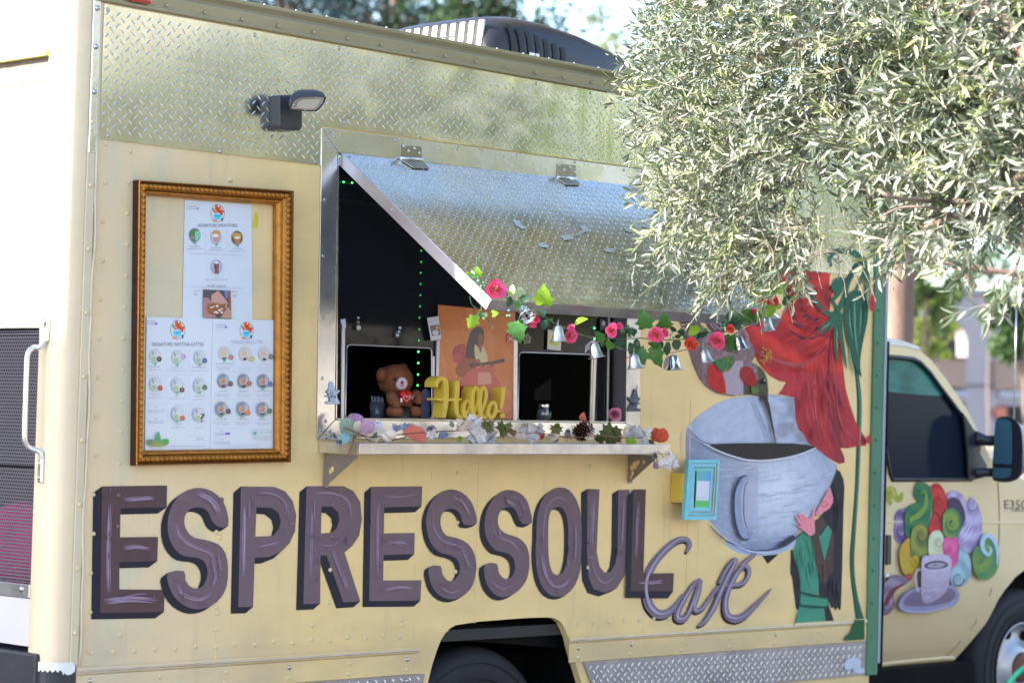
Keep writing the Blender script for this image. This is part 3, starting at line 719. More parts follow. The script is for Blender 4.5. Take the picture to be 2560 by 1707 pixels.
for x, zt, ln in ((.985, 1.362, .17), (2.541, 1.38, .15)):
    mb = MB(); mb.prism([(x, -.006, zt), (x, -ln, zt), (x, -ln, zt-.008), (x, -.02, zt-.105), (x, -.006, zt-.105)], (.003, 0, 0)); b_ = part('shelf_bracket', mb, rust, shelf)
    mb = MB(); mb.box(x+.0035, x+.022, -.009, -.004, zt-.112, zt); part('bracket_foot', mb, rust, b_)
    mb = MB()
    for (yy, zz, r) in ((-.04, zt-.04, .012), (-.025, zt-.05, .009), (-.055, zt-.03, .008), (-.085, zt-.028, .006), (-.03, zt-.072, .007), (-.022, zt-.088, .005)) if x > 2 else ((-.05, zt-.05, .008), (-.04, zt-.058, .007)):
        mb.add([(x-.0008, yy+r*(1+.3*math.sin(5*t))*math.cos(t), zz+1.3*r*(1+.25*math.sin(3*t))*math.sin(t)) for t in np.linspace(0, 6.28, 11)[:-1]], [tuple(range(10))])
    part('paint_chip', mb, m_cream, b_)

# ---- floodlight
fl_ = _link('floodlight', None, truck); fl_.location = (0, 0, 0)
mb = MB(); c = [(699, 238), (757, 237), (757, 318), (752, 327), (706, 324), (699, 316)]
mb.prism([W(px, py, -.055) for px, py in c], (0, .052, 0)); part('lamp_body', mb, mat('dark_grey_housing', (.035, .035, .045), .35, bump=.0002, bscale=300), fl_, bevel=.006, seg=3)
FLc = crop(580, 180, .1403)
nL = Vector((-.12, -.80, -.58)).normalized(); pL = W(775, 263, -.135)
ol = spline([(1035, 640), (1060, 560), (1130, 490), (1240, 450), (1420, 440), (1560, 440), (1665, 450), (1672, 480), (1640, 560), (1580, 640), (1500, 700), (1350, 706), (1180, 690), (1060, 680)], 3, True)
mb = MB(); pts = [WP(*FLc(p), pL, nL) for p in ol]; ctr = sum(pts, Vector())/len(pts)
back = [ctr+(p-ctr)*.72-nL*.035+Vector((0, .0, .012)) for p in pts]; mid = [ctr+(p-ctr)*.98-nL*.018+Vector((0, 0, .006)) for p in pts]
N = len(pts); mb.add(pts+mid+back, [(i, (i+1) % N, N+(i+1) % N, N+i) for i in range(N)]+[(N+i, N+(i+1) % N, 2*N+(i+1) % N, 2*N+i) for i in range(N)]+[tuple(range(2*N, 3*N))], smooth=True)
inn = [ctr+(p-ctr)*.93 for p in pts]; mb.add(pts+inn, [(i, N+i, N+(i+1) % N, (i+1) % N) for i in range(N)])
part('lamp_hood', mb, MATS['dark_grey_housing'], fl_)
mb = MB(); mb.add([p+nL*-.003 for p in inn], [tuple(range(N))]); part('lamp_lens', mb, mat('lamp_lens', (.42, .38, .36), .2, .2, var=.1), fl_)
mb = MB(); mb.add([ctr+(p-ctr)*.66+nL*.001 for p in pts], [tuple(range(N))]); part('led_panel', mb, mat('led_panel', (.52, .48, .44), .35), fl_)
for k in (2, 14, 24, 34):
    rivet(ctr+(pts[k % N]-ctr)*.84, .003, .002, m=m_tread, parent=fl_, name='screw', nrm=tuple(nL))
mb = MB(); mb.tube([W(752, 262, -.05), W(765, 262, -.11)], .014, 10); part('lamp_arm', mb, MATS['dark_grey_housing'], fl_)

# ---- rooftop air conditioner
ac = _link('roof_air_conditioner', None, truck); acm = mat('dark_shroud', (.014, .013, .018), .42, coat=.08, bump=.0003, bscale=30)
def ac_section(x, sc_, ht):      # half-ellipse-like section across y
    y0_, y1_ = .46, 1.24; ym, hw = (y0_+y1_)/2, (y1_-y0_)/2*sc_
    out = []
    for t in np.linspace(0, 1, 17):
        a = math.pi*t; cx_ = -math.copysign(abs(math.cos(a))**.45, math.cos(a)); cz_ = abs(math.sin(a))**.5
        out.append((x, ym+hw*cx_, 2.845+ht*cz_))
    return out
xs = [2.215, 2.24, 2.30, 2.42, 2.58, 2.78, 2.98, 3.16, 3.32, 3.42]; hs = [.170, .225, .255, .275, .277, .258, .22, .165, .10, .03]; ss = [.93, .97, .99, 1, 1, 1, .98, .93, .83, .62]
V = []; [V.extend(ac_section(a, b, c)) for a, b, c in zip(xs, ss, hs)]
mb = MB(); mb.add(V, [(i*17+k, i*17+k+1, (i+1)*17+k+1, (i+1)*17+k) for i in range(len(xs)-1) for k in range(16)], smooth=True); mb.add(ac_section(2.215, .93, .170), [tuple(range(17))])
part('shroud', mb, acm, ac)
mv = mat('louvre_light', (.50, .46, .42), .4, .3); md = mat('louvre_gap', (.012, .011, .012), .7)
for i in range(13):                                # louvres on the rear face
    y_ = .53+i*.052; b = MB(); b.prism([(2.208, y_, 2.87), (2.208, y_+.026, 2.87), (2.232, y_+.026, 3.065), (2.232, y_, 3.065)], (-.010, 0, 0)); part('louvre', b, mv, ac)
    b = MB(); b.prism([(2.206, y_+.027, 2.87), (2.206, y_+.051, 2.87), (2.23, y_+.051, 3.06), (2.23, y_+.027, 3.06)], (-.004, 0, 0)); part('louvre_gap', b, md, ac)
def ac_side(z): s_q = min(.98, ((z-2.845)/.268)**2); return .85-.39*math.sqrt(1-s_q*s_q)**.45
for i in range(7):
    x_ = 2.31+i*.048; zt_ = 3.06-.010*i; zs = np.linspace(2.86, zt_, 7); b = MB(); V = []
    for z in zs: V += [(x_, ac_side(z)-.004, z), (x_+.026, ac_side(z)-.004, z)]
    b.add(V, [(2*k, 2*k+1, 2*k+3, 2*k+2) for k in range(6)]); part('vent_slot', b, md, ac)
b = MB(); b.box(2.40, 2.425, .440, .447, 2.86, 2.95); b.box(2.435, 2.45, .440, .447, 2.86, 2.95); part('shroud_label', b, mat('label_white', (.6, .6, .62), .4), ac)
b = MB(); b.prism([(2.62, .452, 2.846), (2.70, .456, 2.88), (2.85, .464, 2.895), (3.02, .49, 2.885), (3.16, .56, 2.846)], (0, -.012, 0)); k = part('base_flange', b, mat('grey_flange', (.16, .17, .19), .4), ac, bevel=.003)
for x_ in (2.68, 2.97): rivet(Vector((x_, .443, 2.868)), .008, m=m_screw, parent=k, name='screw')
# ================================================================== painted lettering
def letters():
    NAVY = P(40, 40, 56, .8); FACE = P(104, 86, 96); FACE_D = P(82, 62, 66); HI = P(176, 156, 190)
    jobs = [
     (BLc, [(462,118),(756,114),(754,212),(545,217),(543,348),(715,346),(712,455),(540,460),(540,583),(745,585),(742,685),(453,690)], [], (-40,29), 0, FACE_D,
       [([(500,200),(492,400),(495,600)],9),([(560,178),(640,172),(690,168)],12),([(560,400),(620,392),(680,402)],12),([(480,640),(590,628),(700,634)],16),([(540,620),(620,605),(660,600)],5),([(520,420),(522,520)],4)]),
     (BLc, [(1032,297),(985,300),(958,272),(945,240),(925,220),(890,212),(855,224),(836,255),(835,292),(850,325),(880,350),(930,360),(985,378),(1020,420),(1032,490),(1025,570),(1000,620),(960,655),(910,672),(860,668),(810,640),(775,595),(758,545),(762,507),(832,500),(838,540),(860,570),(890,580),(920,565),(938,520),(935,480),(915,450),(880,438),(830,432),(790,400),(765,350),(758,290),(768,230),(800,170),(850,135),(905,125),(960,140),(1005,180),(1028,235)], [], (-30,21), 2, FACE,
       [([(800,280),(815,340),(870,385),(950,420),(985,480)],7),([(900,150),(960,180),(995,235)],14),([(800,560),(830,610),(900,630),(960,600)],9),([(960,450),(975,520),(962,570)],5),([(985,430),(1000,500)],4)]),
     (BLc, [(1090,118),(1240,120),(1290,140),(1325,185),(1340,245),(1335,320),(1310,375),(1270,415),(1215,437),(1152,440),(1145,662),(1078,664)], [[(1160,212),(1230,215),(1262,240),(1270,275),(1262,310),(1235,342),(1155,345)]], (-34,29), 0, FACE,
       [([(1108,200),(1104,350),(1102,520)],7),([(1120,160),(1220,150),(1290,190),(1305,270)],6),([(1170,390),(1220,380),(1260,370)],5),([(1130,180),(1128,260)],4)]),
     (BLc, [(1387,117),(1555,117),(1600,140),(1630,190),(1637,270),(1625,340),(1595,385),(1557,412),(1630,637),(1553,642),(1478,430),(1450,430),(1448,647),(1372,650)], [[(1455,208),(1505,212),(1530,235),(1535,270),(1522,310),(1495,328),(1452,330)]], (-32,27), 0, FACE,
       [([(1412,200),(1410,350),(1405,520)],7),([(1420,150),(1500,150),(1570,180),(1590,260)],5),([(1500,400),(1540,500),(1570,580)],7),([(1440,380),(1500,385),(1560,340)],4),([(1425,180),(1422,260)],4)]),
     (BLc, [(1678,120),(1910,118),(1907,208),(1738,213),(1736,330),(1876,328),(1874,424),(1735,428),(1733,543),(1906,542),(1902,634),(1670,636)], [], (-30,27), 0, FACE,
       [([(1712,180),(1706,350),(1708,520)],5),([(1740,160),(1810,165),(1890,152)],4),([(1740,380),(1800,370),(1850,382)],8),([(1730,590),(1800,575),(1860,580)],9),([(1750,365),(1830,385)],4)]),
     (BLc, [(2155,287),(2098,290),(2085,250),(2065,225),(2035,218),(2005,235),(1992,270),(1998,310),(2020,340),(2070,352),(2120,380),(2148,430),(2155,490),(2140,560),(2105,605),(2050,628),(2000,618),(1960,580),(1942,530),(1940,482),(1992,477),(2000,510),(2020,540),(2045,545),(2070,525),(2080,490),(2070,450),(2035,428),(1985,415),(1950,375),(1932,320),(1928,260),(1945,200),(1985,150),(2040,132),(2090,145),(2130,185),(2150,235)], [], (-20,14), 2, FACE,
       [([(1962,230),(1968,310),(2010,365),(2080,390),(2115,440)],6),([(2050,165),(2095,190),(2125,250)],6),([(1985,570),(2030,598),(2080,585)],7),([(2100,420),(2125,480)],4)]),
     (BRc, [(548,305),(500,309),(480,272),(465,242),(440,228),(410,235),(386,265),(382,305),(395,340),(430,362),(480,378),(520,415),(535,465),(535,530),(520,590),(480,640),(425,668),(375,662),(335,620),(318,570),(316,510),(375,505),(385,545),(405,575),(435,580),(460,555),(466,515),(455,475),(420,452),(370,440),(335,400),(318,350),(318,290),(335,225),(375,170),(425,145),(480,155),(520,190),(540,245)], [], (-25,17), 2, FACE,
       [([(352,300),(380,370),(450,400),(495,460)],6),([(440,170),(490,200),(515,270)],6),([(350,590),(400,630),(460,610)],6),([(420,195),(470,220)],9)]),
     (BRc, [(570,380),(572,290),(590,210),(630,155),(680,132),(730,145),(765,190),(785,250),(792,330),(790,450),(785,540),(760,610),(720,655),(670,668),(625,650),(590,600),(572,530),(566,450)], [[(630,300),(640,250),(665,230),(690,230),(712,255),(725,310),(727,400),(722,480),(705,540),(680,560),(655,555),(638,520),(630,460),(628,380)]], (-20,14), 2, FACE,
       [([(604,420),(606,300),(630,215),(680,180),(735,215)],5),([(600,450),(612,540),(650,610),(700,615),(740,570)],7),([(760,300),(765,400),(758,500)],5)]),
     (BRc, [(820,140),(880,142),(872,300),(866,450),(880,520),(905,550),(935,545),(958,505),(968,430),(970,300),(972,145),(1026,143),(1024,300),(1020,450),(1005,560),(965,625),(905,648),(850,630),(825,570),(818,450),(820,300)], [], (-30,19), 0, FACE,
       [([(850,190),(846,300),(842,420)],7),([(845,480),(862,560),(910,600),(965,560)],6),([(1000,200),(996,330),(990,420)],4)]),
     (BRc, [(1047,143),(1107,143),(1095,555),(1244,552),(1240,642),(1032,640)], [], (-26,34), 0, FACE_D,
       [([(1072,200),(1064,330),(1060,480)],6),([(1070,600),(1130,598),(1190,590)],7),([(1120,608),(1190,598)],4)]),
    ]
    for C, pts, holes, d, sm, face, his in jobs:
        LETTERS.append(([C(q) for q in pts], [[C(q) for q in h] for h in holes]))
        p = Paint(on_wall, -.0075 if pts[0] == (1047, 143) else -.0016, .00016)
        p.shadow(C, pts, d, NAVY, holes, smooth=sm); p.poly(C, pts, face, holes, smooth=sm)
        full = spline(pts, 2, True)
        rr = random.Random(len(pts)*7+int(pts[0][0]))
        for hp, w in his:          # long streaks of lighter paint
            for k in range(9):
                o = (rr.uniform(-w, w)*1.0, rr.uniform(-w, w)*.7)
                q = [(a+o[0]+rr.uniform(-2, 2), b+o[1]+rr.uniform(-2, 2)) for a, b in hp]
                if all(inside(z, full) for z in spline(q, 4)): p.stroke(C, q, w*rr.uniform(.10, .38), mix(face, HI, rr.uniform(.15, .8)), n=4, taper=True)
        for k in range(16):        # short dabs
            x0, x1 = min(a for a, b in pts), max(a for a, b in pts); y0, y1 = min(b for a, b in pts), max(b for a, b in pts)
            x, y = rr.uniform(x0, x1), rr.uniform(y0, y1); L = rr.uniform(8, 30); an = rr.choice((0, .1, 1.5, 1.4))
            q = [(x-L*math.cos(an), y-L*math.sin(an)), (x, y), (x+L*math.cos(an), y+L*math.sin(an))]
            if all(inside(z, pts) and not any(inside(z, h) for h in holes) for z in q):
                p.stroke(C, q, rr.uniform(2, 7), mix(face, rr.choice((HI, NAVY, P(70, 48, 44))), rr.uniform(.1, .35)), n=3, taper=True)
        p.build('painted_letter', m_paint, side)
letters()
def wall_px(p):
    c = RM.T @ (np.array(p)-CAM); return (CX+F*c[0]/c[2], CY+F*c[1]/c[2])
m_cream_wall_rivet = m_wall
m_purple_rivet = mat('painted_over_rivet', P(104, 86, 96), .5)
_riv0 = rivet
def wrivet(p, r=.009, h=.005, m=None, parent=None, name='rivet'):
    q = wall_px(p)
    if any(inside(q, a) and not any(inside(q, h_) for h_ in hs) for a, hs in LETTERS): return _riv0(Vector(p)+Vector((0, -.003, 0)), r, h, m_purple_rivet, parent, name)
    if 1705 < q[0] < 2125 and q[1] < 1570: return None        # hidden under the thick mural paint
    return _riv0(p, r, h, m, parent, name)
# rivets
for px, py in [(540, 1330), (545, 1390), (540, 1516), (539, 1573)]: wrivet(W(px, py), m=m_rivet, parent=side)
for i in range(17):                                            # left hem
    z = .74+i*.121
    wrivet(Vector((.045+.003*math.sin(i*9), 0, z)), .0075, m=m_rivet, parent=side)
for i in range(13): wrivet(Vector((.215, 0, 2.12-.115*i)) if i > 12 else Vector((.138+.0015*math.sin(i*5), 0, 2.30-.098*i)), .0075, m=m_rivet, parent=side)
for i in range(18):                                            # row over the lower rail
    x = .055+i*.082
    if x < 1.42: wrivet(Vector((x, 0, .735+.004*math.sin(i*3))), .009, m=m_rivet, parent=side)
for i in range(20):
    x = 2.28+i*.088
    if x < 4.05: wrivet(Vector((x, 0, .742+.003*math.sin(i*3))), .008, m=m_rivet, parent=side)
for x0, z0, z1, n in ((1.03, .86, 1.30, 5), (1.63, .95, 1.30, 5), (2.33, .95, 1.33, 5), (3.05, .85, 1.2, 5), (2.93, .8, 1.05, 4), (3.95, .8, 2.1, 13), (.55, .84, 1.33, 5), (1.0, 1.25, 1.29, 1)):
    for i in range(n): wrivet(Vector((x0+.002*math.sin(i), 0, z0+(z1-z0)*i/max(1, n-1))), .0085, m=m_rivet, parent=side)
for px, py in [(300, 1585), (1002, 1548), (1003, 1561), (780, 1562), (575, 450), (395, 470)]: wrivet(W(px, py), m=m_rivet, parent=side)

# ---- Cafe script
def cafe():
    p = Paint(on_wall, 0, .0002); D_ = P(38, 38, 50, .8); A = P(120, 108, 128); L_ = P(158, 148, 172)
    C = BRc
    ss = [([(1306,452),(1322,412),(1300,386),(1255,396),(1200,440),(1150,500),(1115,570),(1108,640),(1125,712),(1165,752),(1210,748),(1252,712),(1290,655)], [16,22,26,30,34,38,40,42,46,46,38,24,10]),
          ([(1378,585),(1340,610),(1300,670),(1266,735),(1262,772),(1292,776),(1322,735),(1352,655),(1376,590)], [22,26,28,32,36,34,28,24,20]),
          ([(1376,586),(1364,650),(1345,708),(1352,738),(1386,722),(1425,668)], [20,24,24,22,22,20]),
          ([(1425,668),(1465,620),(1520,612),(1575,605),(1605,575),(1612,540),(1598,518),(1572,528),(1540,575),(1506,650),(1496,715),(1508,762),(1545,776),(1590,760),(1650,705),(1722,630)], [18,20,20,22,22,22,24,26,28,28,30,36,40,34,22,6]),
          ([(1362,812),(1395,790),(1435,730),(1475,640),(1515,555),(1545,498),(1540,488),(1505,530),(1470,605)], [8,22,28,30,30,24,22,26,28]),
          ([(1568,522),(1600,492),(1648,455)], [16,20,10])]
    for q, w in ss: p.stroke(C, [(a-7, b+9) for a, b in q], [v*1.05 for v in w], D_)
    for q, w in ss: p.stroke(C, q, w, A)
    for q, w in ss:
        p.stroke(C, [(a+2, b-3) for a, b in q], [v*.28 for v in w], L_, taper=True); p.stroke(C, [(a-4, b+1) for a, b in q], [v*.12 for v in w], mix(A, L_, .5), taper=True)
    p.build('painted_script', m_paint, side)
cafe()

# ---- mural
Fc = crop(1680, 600, .25515); M1 = crop(1680, 960, .25515)
def fb_(s):                                     # fine brush streaks
    return s
def streak(x, y, ang, sc_=.012, asp=7):
    c, s_ = math.cos(ang), math.sin(ang); u, v = x*c+y*s_, -x*s_+y*c
    return vnoise(u*sc_, v*sc_*asp)*.6+vnoise(u*sc_*2.3+9, v*sc_*asp*2.1+4)*.4
def brush(p, C, poly, n, path, cols, w, seed=1, amt=(.1, .6), base=None):
    r = random.Random(seed); k = 0; t = 0
    while k < n and t < n*8:
        t += 1; q = path(r)
        if all(inside(z, poly) for z in q): p.stroke(C, q, r.uniform(w*.35, w), mix(base, r.choice(cols), r.uniform(*amt)) if base else r.choice(cols), n=3, taper=True); k += 1
def mural():
    # stem and leaves
    GR, GD, GL = P(36, 92, 70), P(24, 62, 52), P(96, 148, 122)
    p = Paint(on_wall, 0, .00025)
    p.stroke(M1, [(1770,-300),(1800,-150),(1822,0),(1836,200),(1830,500),(1822,800),(1806,1100),(1776,1500),(1764,1700),(1772,1900),(1800,2100),(1835,2280),(1845,2330)], [22,34,44,48,46,40,40,44,46,44,50,80,110], GR)
    p.stroke(M1, [(1780,-250),(1812,0),(1822,200),(1816,500),(1806,800),(1792,1100),(1762,1500),(1752,1800),(1785,2100),(1825,2290)], [8,10,12,12,12,10,12,12,10,6], GD)
    p.stroke(M1, [(1800,-150),(1838,100),(1845,300),(1838,700),(1820,1050),(1790,1450)], [4,8,9,9,8,5], GL)
    p.build('painted_stem', m_paint, side)
    p = Paint(on_wall, -.0125, .0002); p.poly(M2c, [(1790,975),(1885,972),(1888,1165),(1690,1178),(1690,1150),(1750,1090),(1770,1040)], P(28, 82, 52)); p.build('painted_stem_foot', m_paint, side)
    # flower
    p = Paint(on_wall, -.0012, .00025)
    out = [(1150,-120),(1290,-120),(1330,-20),(1380,50),(1500,110),(1560,160),(1548,330),(1540,440),(1602,478),(1560,560),(1545,700),(1600,850),(1640,1000),(1672,1200),(1700,1450),(1740,1600),(1800,1780),(1870,1900),(1912,1965),(1900,2012),(1800,2022),(1720,2040),(1650,2036),(1688,2120),(1692,2178),(1640,2192),(1540,2140),(1440,2060),(1340,1990),(1290,1900),(1238,1850),(1214,1760),(1200,1540),(1040,1510),(1085,1450),(1120,1392),(1050,1380),(960,1330),(900,1270),(840,1190),(800,1100),(760,980),(700,900),(720,850),(960,786),(1060,790),(1110,650),(1120,560),(1060,400),(1075,300),(1100,150)]
    RD, RM_, RL, DK = P(150, 26, 32), P(176, 36, 40), P(206, 52, 42), P(86, 32, 48)
    p.poly(Fc, out, RM_)
    def col(x, y):
        if y > 1300:
            base = mix(P(172, 46, 56), P(150, 40, 54), (y-1300)/900)
            for (x0, x1, y0, y1, w) in ((1380, 1640, 900, 2050, 26), (1560, 1660, 1000, 1950, 20), (1500, 1570, 950, 1700, 16)):
                xx = x0+(x1-x0)*(y-y0)/(y1-y0); base = mix(base, P(96, 40, 56), max(0, 1-abs(x-xx)/(w*1.5))*.75)
            base = mix(base, P(196, 56, 60), max(0, vnoise(x*.02, y*.004)-.5)*1.2)
            return base
        # upper petals: folds curve around (1500, 900)
        r = math.hypot(x-1620, (y-560)*1.25); f = math.sin(r*.021+1.2+vnoise(x*.01, y*.01)*2.2)
        base = mix(RM_, RD if f < 0 else RL, abs(f)*.75)
        if r < 560 and y > 450: base = mix(base, DK, max(0, math.sin(r*.05+2))*.7)
        return mix(base, P(210, 70, 60), max(0, streak(x, y, .5)-.62)*1.2)
    p.grid(Fc, out, 9, col)
    for q, w in (([(980,1160),(1080,1200),(1250,1225),(1400,1150),(1480,1050)], [16,26,30,22,6]),): p.stroke(Fc, q, w, P(150, 72, 82))
    for q, w in (([(990,1165),(1100,1195),(1250,1212),(1380,1150)], [4,7,7,3]), ([(1420,1090),(1400,1400),(1410,1700),(1470,2000)], [6,10,10,5]), ([(1560,1000),(1600,1400),(1660,1800),(1850,1990)], [5,10,10,4]), ([(1290,1900),(1400,2020),(1560,2120)], [2,6,3])):
        p.stroke(Fc, q, w, P(190, 90, 96), taper=True)
    for q, w in (([(1160,800),(1300,870),(1480,850)], 26), ([(1150,880),(1290,960),(1440,950)], 22), ([(1260,720),(1380,770),(1500,760)], 20), ([(1560,900),(1540,1200),(1530,1500)], 12)):
        p.stroke(Fc, q, w, mix(DK, P(60, 34, 60), .5), taper=True)
    def radial(r):
        a = r.uniform(1.75, 3.5); r0 = r.uniform(120, 620); L = r.uniform(60, 200); cx_, cy_ = 1640, 560
        return [(cx_+(r0+L*t)*math.cos(a+.12*t), cy_+(r0+L*t)*.95*math.sin(a+.12*t)) for t in (0, .33, .66, 1)]
    brush(p, Fc, out, 80, radial, [P(96, 24, 36), P(120, 26, 36), P(214, 66, 56), P(200, 44, 44)], 14, 5, (.12, .5), RM_)
    def drape(r):
        x, y = r.uniform(1120, 1700), r.uniform(1150, 2000); L = r.uniform(80, 260); s_ = (x-1560)*.00035+.22
        return [(x+s_*L*t, y+L*t) for t in (0, .33, .66, 1)]
    brush(p, Fc, out, 60, drape, [P(110, 30, 44), P(130, 36, 52), P(206, 84, 92), P(190, 50, 60)], 16, 6, (.1, .4), P(168, 44, 54))
    rr = random.Random(4)
    for k in range(110):
        a = rr.uniform(0, 6.28); r = rr.random()**.6
        x, y = 918+66*r*math.cos(a), 1130+92*r*math.sin(a); p.disc(Fc, (x, y), rr.uniform(3.5, 7), rr.uniform(4, 8), mix(P(200, 150, 60), P(150, 90, 40), rr.random()), n=6)
        if k % 8 == 7: p.lay(-7)
    p.stroke(Fc, [(770,1050),(840,1095),(900,1120)], [14, 12, 6], P(120, 70, 84))
    p.build('painted_flower', m_paint, side)
    # leaves over the flower
    p = Paint(on_wall, -.0042, .00025)
    p.stroke(Fc, [(1340,420),(1370,520),(1440,640),(1540,725),(1620,700),(1690,560),(1730,420),(1800,300)], [14,30,50,56,50,44,36,22], GR)
    p.stroke(Fc, [(1560,260),(1545,180),(1600,115),(1700,110),(1790,130),(1870,200),(1905,300),(1912,480),(1900,640)], [24,40,52,56,60,66,62,50,20], GR)
    p.stroke(Fc, [(1860,200),(1800,260),(1740,360),(1690,420)], [50,44,36,40], GD); p.stroke(Fc, [(1890,290),(1850,400),(1800,500)], [30,26,24], GR)
    p.poly(Fc, [(1585,400),(1640,362),(1700,380),(1690,450),(1660,520),(1610,580),(1560,620),(1600,520),(1560,480)], GR, smooth=2)
    p.poly(Fc, [(1410,905),(1440,850),(1520,790),(1570,740),(1650,690),(1660,780),(1600,850),(1530,890),(1470,915)], GR, smooth=2)
    for q, w in (([(1630,720),(1600,900),(1605,1060),(1625,1220)], [40,34,34,6]), ([(1655,720),(1655,900),(1680,1080),(1712,1260)], [44,40,38,5]), ([(1560,560),(1600,640),(1640,700)], [20,30,40])): p.stroke(Fc, q, w, GR)
    p.poly(Fc, [(1800,488),(1875,520),(1915,620),(1918,780),(1880,960),(1850,1130),(1845,1250),(1858,1345),(1800,1260),(1770,1150),(1715,1000),(1688,800),(1690,640),(1718,540)], mix(GR, GD, .4), smooth=2)
    for q, w in (([(1790,560),(1790,760),(1800,960),(1830,1180)], [10,16,14,4]), ([(1740,640),(1745,820),(1780,1000)], [6,14,4]), ([(1850,640),(1850,800),(1835,960)], [6,12,4]), ([(1440,880),(1500,850),(1560,800)], [10,18,6]), ([(1620,850),(1612,980),(1622,1120)], [6,12,4]), ([(1740,1060),(1750,1180),(1780,1330)], [10,20,10])): p.stroke(Fc, q, w, GL, taper=True)
    for q, w in (([(1760,560),(1755,760),(1790,1000)], 14), ([(1880,620),(1875,780),(1850,960)], 12)): p.stroke(Fc, q, w, GD, taper=True)
    p.build('painted_leaf', m_paint, side)
    # cup
    p = Paint(on_wall, 0.0, .00025)
    W1, W2, W3, SH = P(176, 186, 210), P(150, 160, 186), P(202, 210, 228), P(96, 108, 138)
    p.poly(M2c, [(545,195),(552,262),(620,308),(700,330),(800,345),(880,347),(960,342),(1060,318),(1160,280),(1215,235),(1218,160),(1000,200)], P(160, 176, 205), smooth=2)
    p.poly(M2c, [(884,348),(1046,330),(936,428)], P(30, 30, 36, .8))
    body = [(128,600),(132,480),(162,398),(270,296),(420,196),(560,140),(740,114),(860,126),(960,100),(1200,130),(1260,400),(1500,700),(1540,740),(1622,792),(1600,870),(1540,1010),(1460,1150),(1400,1290),(1340,1370),(1240,1440),(1200,1505),(1130,1560),(1060,1592),(960,1618),(870,1624),(780,1616),(700,1597),(620,1565),(550,1520),(480,1475),(420,1400),(340,1310),(250,1200),(190,1060),(150,900),(134,740)]
    p.poly(M1, body, W2, smooth=0)
    def ccol(x, y):
        yl = 480+ (1-((x-900)/780)**2)*260          # front rim line
        if y < yl and y < 740:                        # inner wall
            t = .5+.6*(streak(x, y, -.5 if x < 900 else .1, .008, 5)-.5)
            base = mix(W2, W1, t*1.3)
            if x > 940: base = mix(base, P(128, 130, 142), max(0, vnoise(x*.012, y*.02)-.3)*1.3)
            if x < 420: base = mix(base, SH, max(0, (330-x)/250)*.5)
            return base
        cx_ = (x-1050)/520; edge = min(1, math.hypot(cx_, (y-1050)/560))
        t = streak(x, y, .25+.5*(x-700)/900, .007, 8)
        base = mix(W3, W2, edge**1.3); t = .5+(t-.5)*.55
        if x < 560: base = mix(base, mix(W2, SH, .45), (560-x)/350)
        base = mix(base, SH, max(0, (y-1420-(x-900)*-.1)/260)*.8)
        base = mix(base, W3, max(0, t-.55)*1.6); base = mix(base, SH, max(0, .38-t)*1.1)
        if 560 < x < 840 and 800 < y < 1500: base = mix(base, P(150, 140, 175), .35)
        return base
    p.grid(M1, body, 9, ccol)
    def arcs(r):
        x, y = r.uniform(220, 1500), r.uniform(780, 1580); L = r.uniform(60, 240)
        return [(x+L*t, y+(1-((x+L*t-900)/760)**2)*70-(1-((x-900)/760)**2)*70-L*t*.10) for t in (0, .33, .66, 1)]
    brush(p, M1, body, 80, arcs, [P(214, 220, 236), P(190, 198, 220), P(128, 138, 168), P(128, 138, 168)], 14, 8, (.08, .35), mix(W2, W3, .35))
    p.poly(M1, [(355,593),(480,582),(620,578),(900,576),(1180,580),(1320,592),(1412,616),(1290,667),(1150,707),(1040,730),(930,739),(840,741),(740,735),(650,715),(560,690),(430,640)], P(52, 42, 46, .8))
    for q, w in (([(165,400),(200,470),(262,545),(350,598),(430,642),(560,694),(740,742),(930,746),(1150,714),(1290,674),(1410,622)], [6,9,10,12,12,14,14,12,12,10,8]),): p.stroke(M1, q, w, P(206, 212, 230))
    p.stroke(M1, [(175,440),(240,520),(330,575),(450,588)], [8,14,14,3], P(104, 112, 140)); p.stroke(M1, [(785,120),(860,300),(920,450),(955,570)], [6,14,14,6], P(128, 138, 164))
    p.stroke(M1, [(740,895),(690,905),(640,960),(615,1060),(608,1200),(620,1350),(655,1470),(700,1518),(745,1515),(790,1450)], [8,18,20,20,20,20,22,18,14,6], P(52, 58, 80))
    p.stroke(M1, [(775,935),(720,950),(672,1010),(655,1100),(652,1220),(668,1360),(705,1470),(745,1490),(785,1435)], [18,44,66,76,76,72,58,40,10], P(138, 148, 178))
    p.stroke(M1, [(770,935),(725,950),(695,1010),(685,1100),(682,1220),(695,1340),(722,1420)], [10,12,12,12,12,10,4], P(178, 176, 200)); p.stroke(M1, [(745,950),(716,1000),(704,1100),(702,1240),(715,1350),(740,1420)], [5,7,8,8,7,4], P(56, 60, 84))
    p.stroke(M2c, [(380,60),(470,150),(560,215),(700,272),(870,296),(1060,266),(1180,195),(1290,105)], [10,14,14,12,12,20,26,12], P(64, 72, 98))
    p.stroke(M2c, [(1040,255),(1120,215),(1200,160)], [20,60,50], P(48, 50, 66)); p.stroke(M2c, [(600,235),(760,300),(900,318),(1040,300)], [8,14,14,6], P(186, 196, 222), taper=True)
    p.build('painted_cup', m_paint, side)
    # pale swipe marks left of the cup
    for q, w in (([(95,440),(85,560),(92,690)], 22), ([(350,1360),(420,1440),(490,1520)], 24)):
        p = Paint(on_wall, 0, .0002); p.stroke(M1, q, w, mix(CREAM, P(150, 150, 140), .45), taper=True); p.build('paint_swipe', m_paint, side)
    # hummingbird
    p = Paint(on_wall, -.0022, .00025)
    BR_, BG, BL_ = P(112, 88, 88), P(150, 128, 140), P(84, 64, 64)
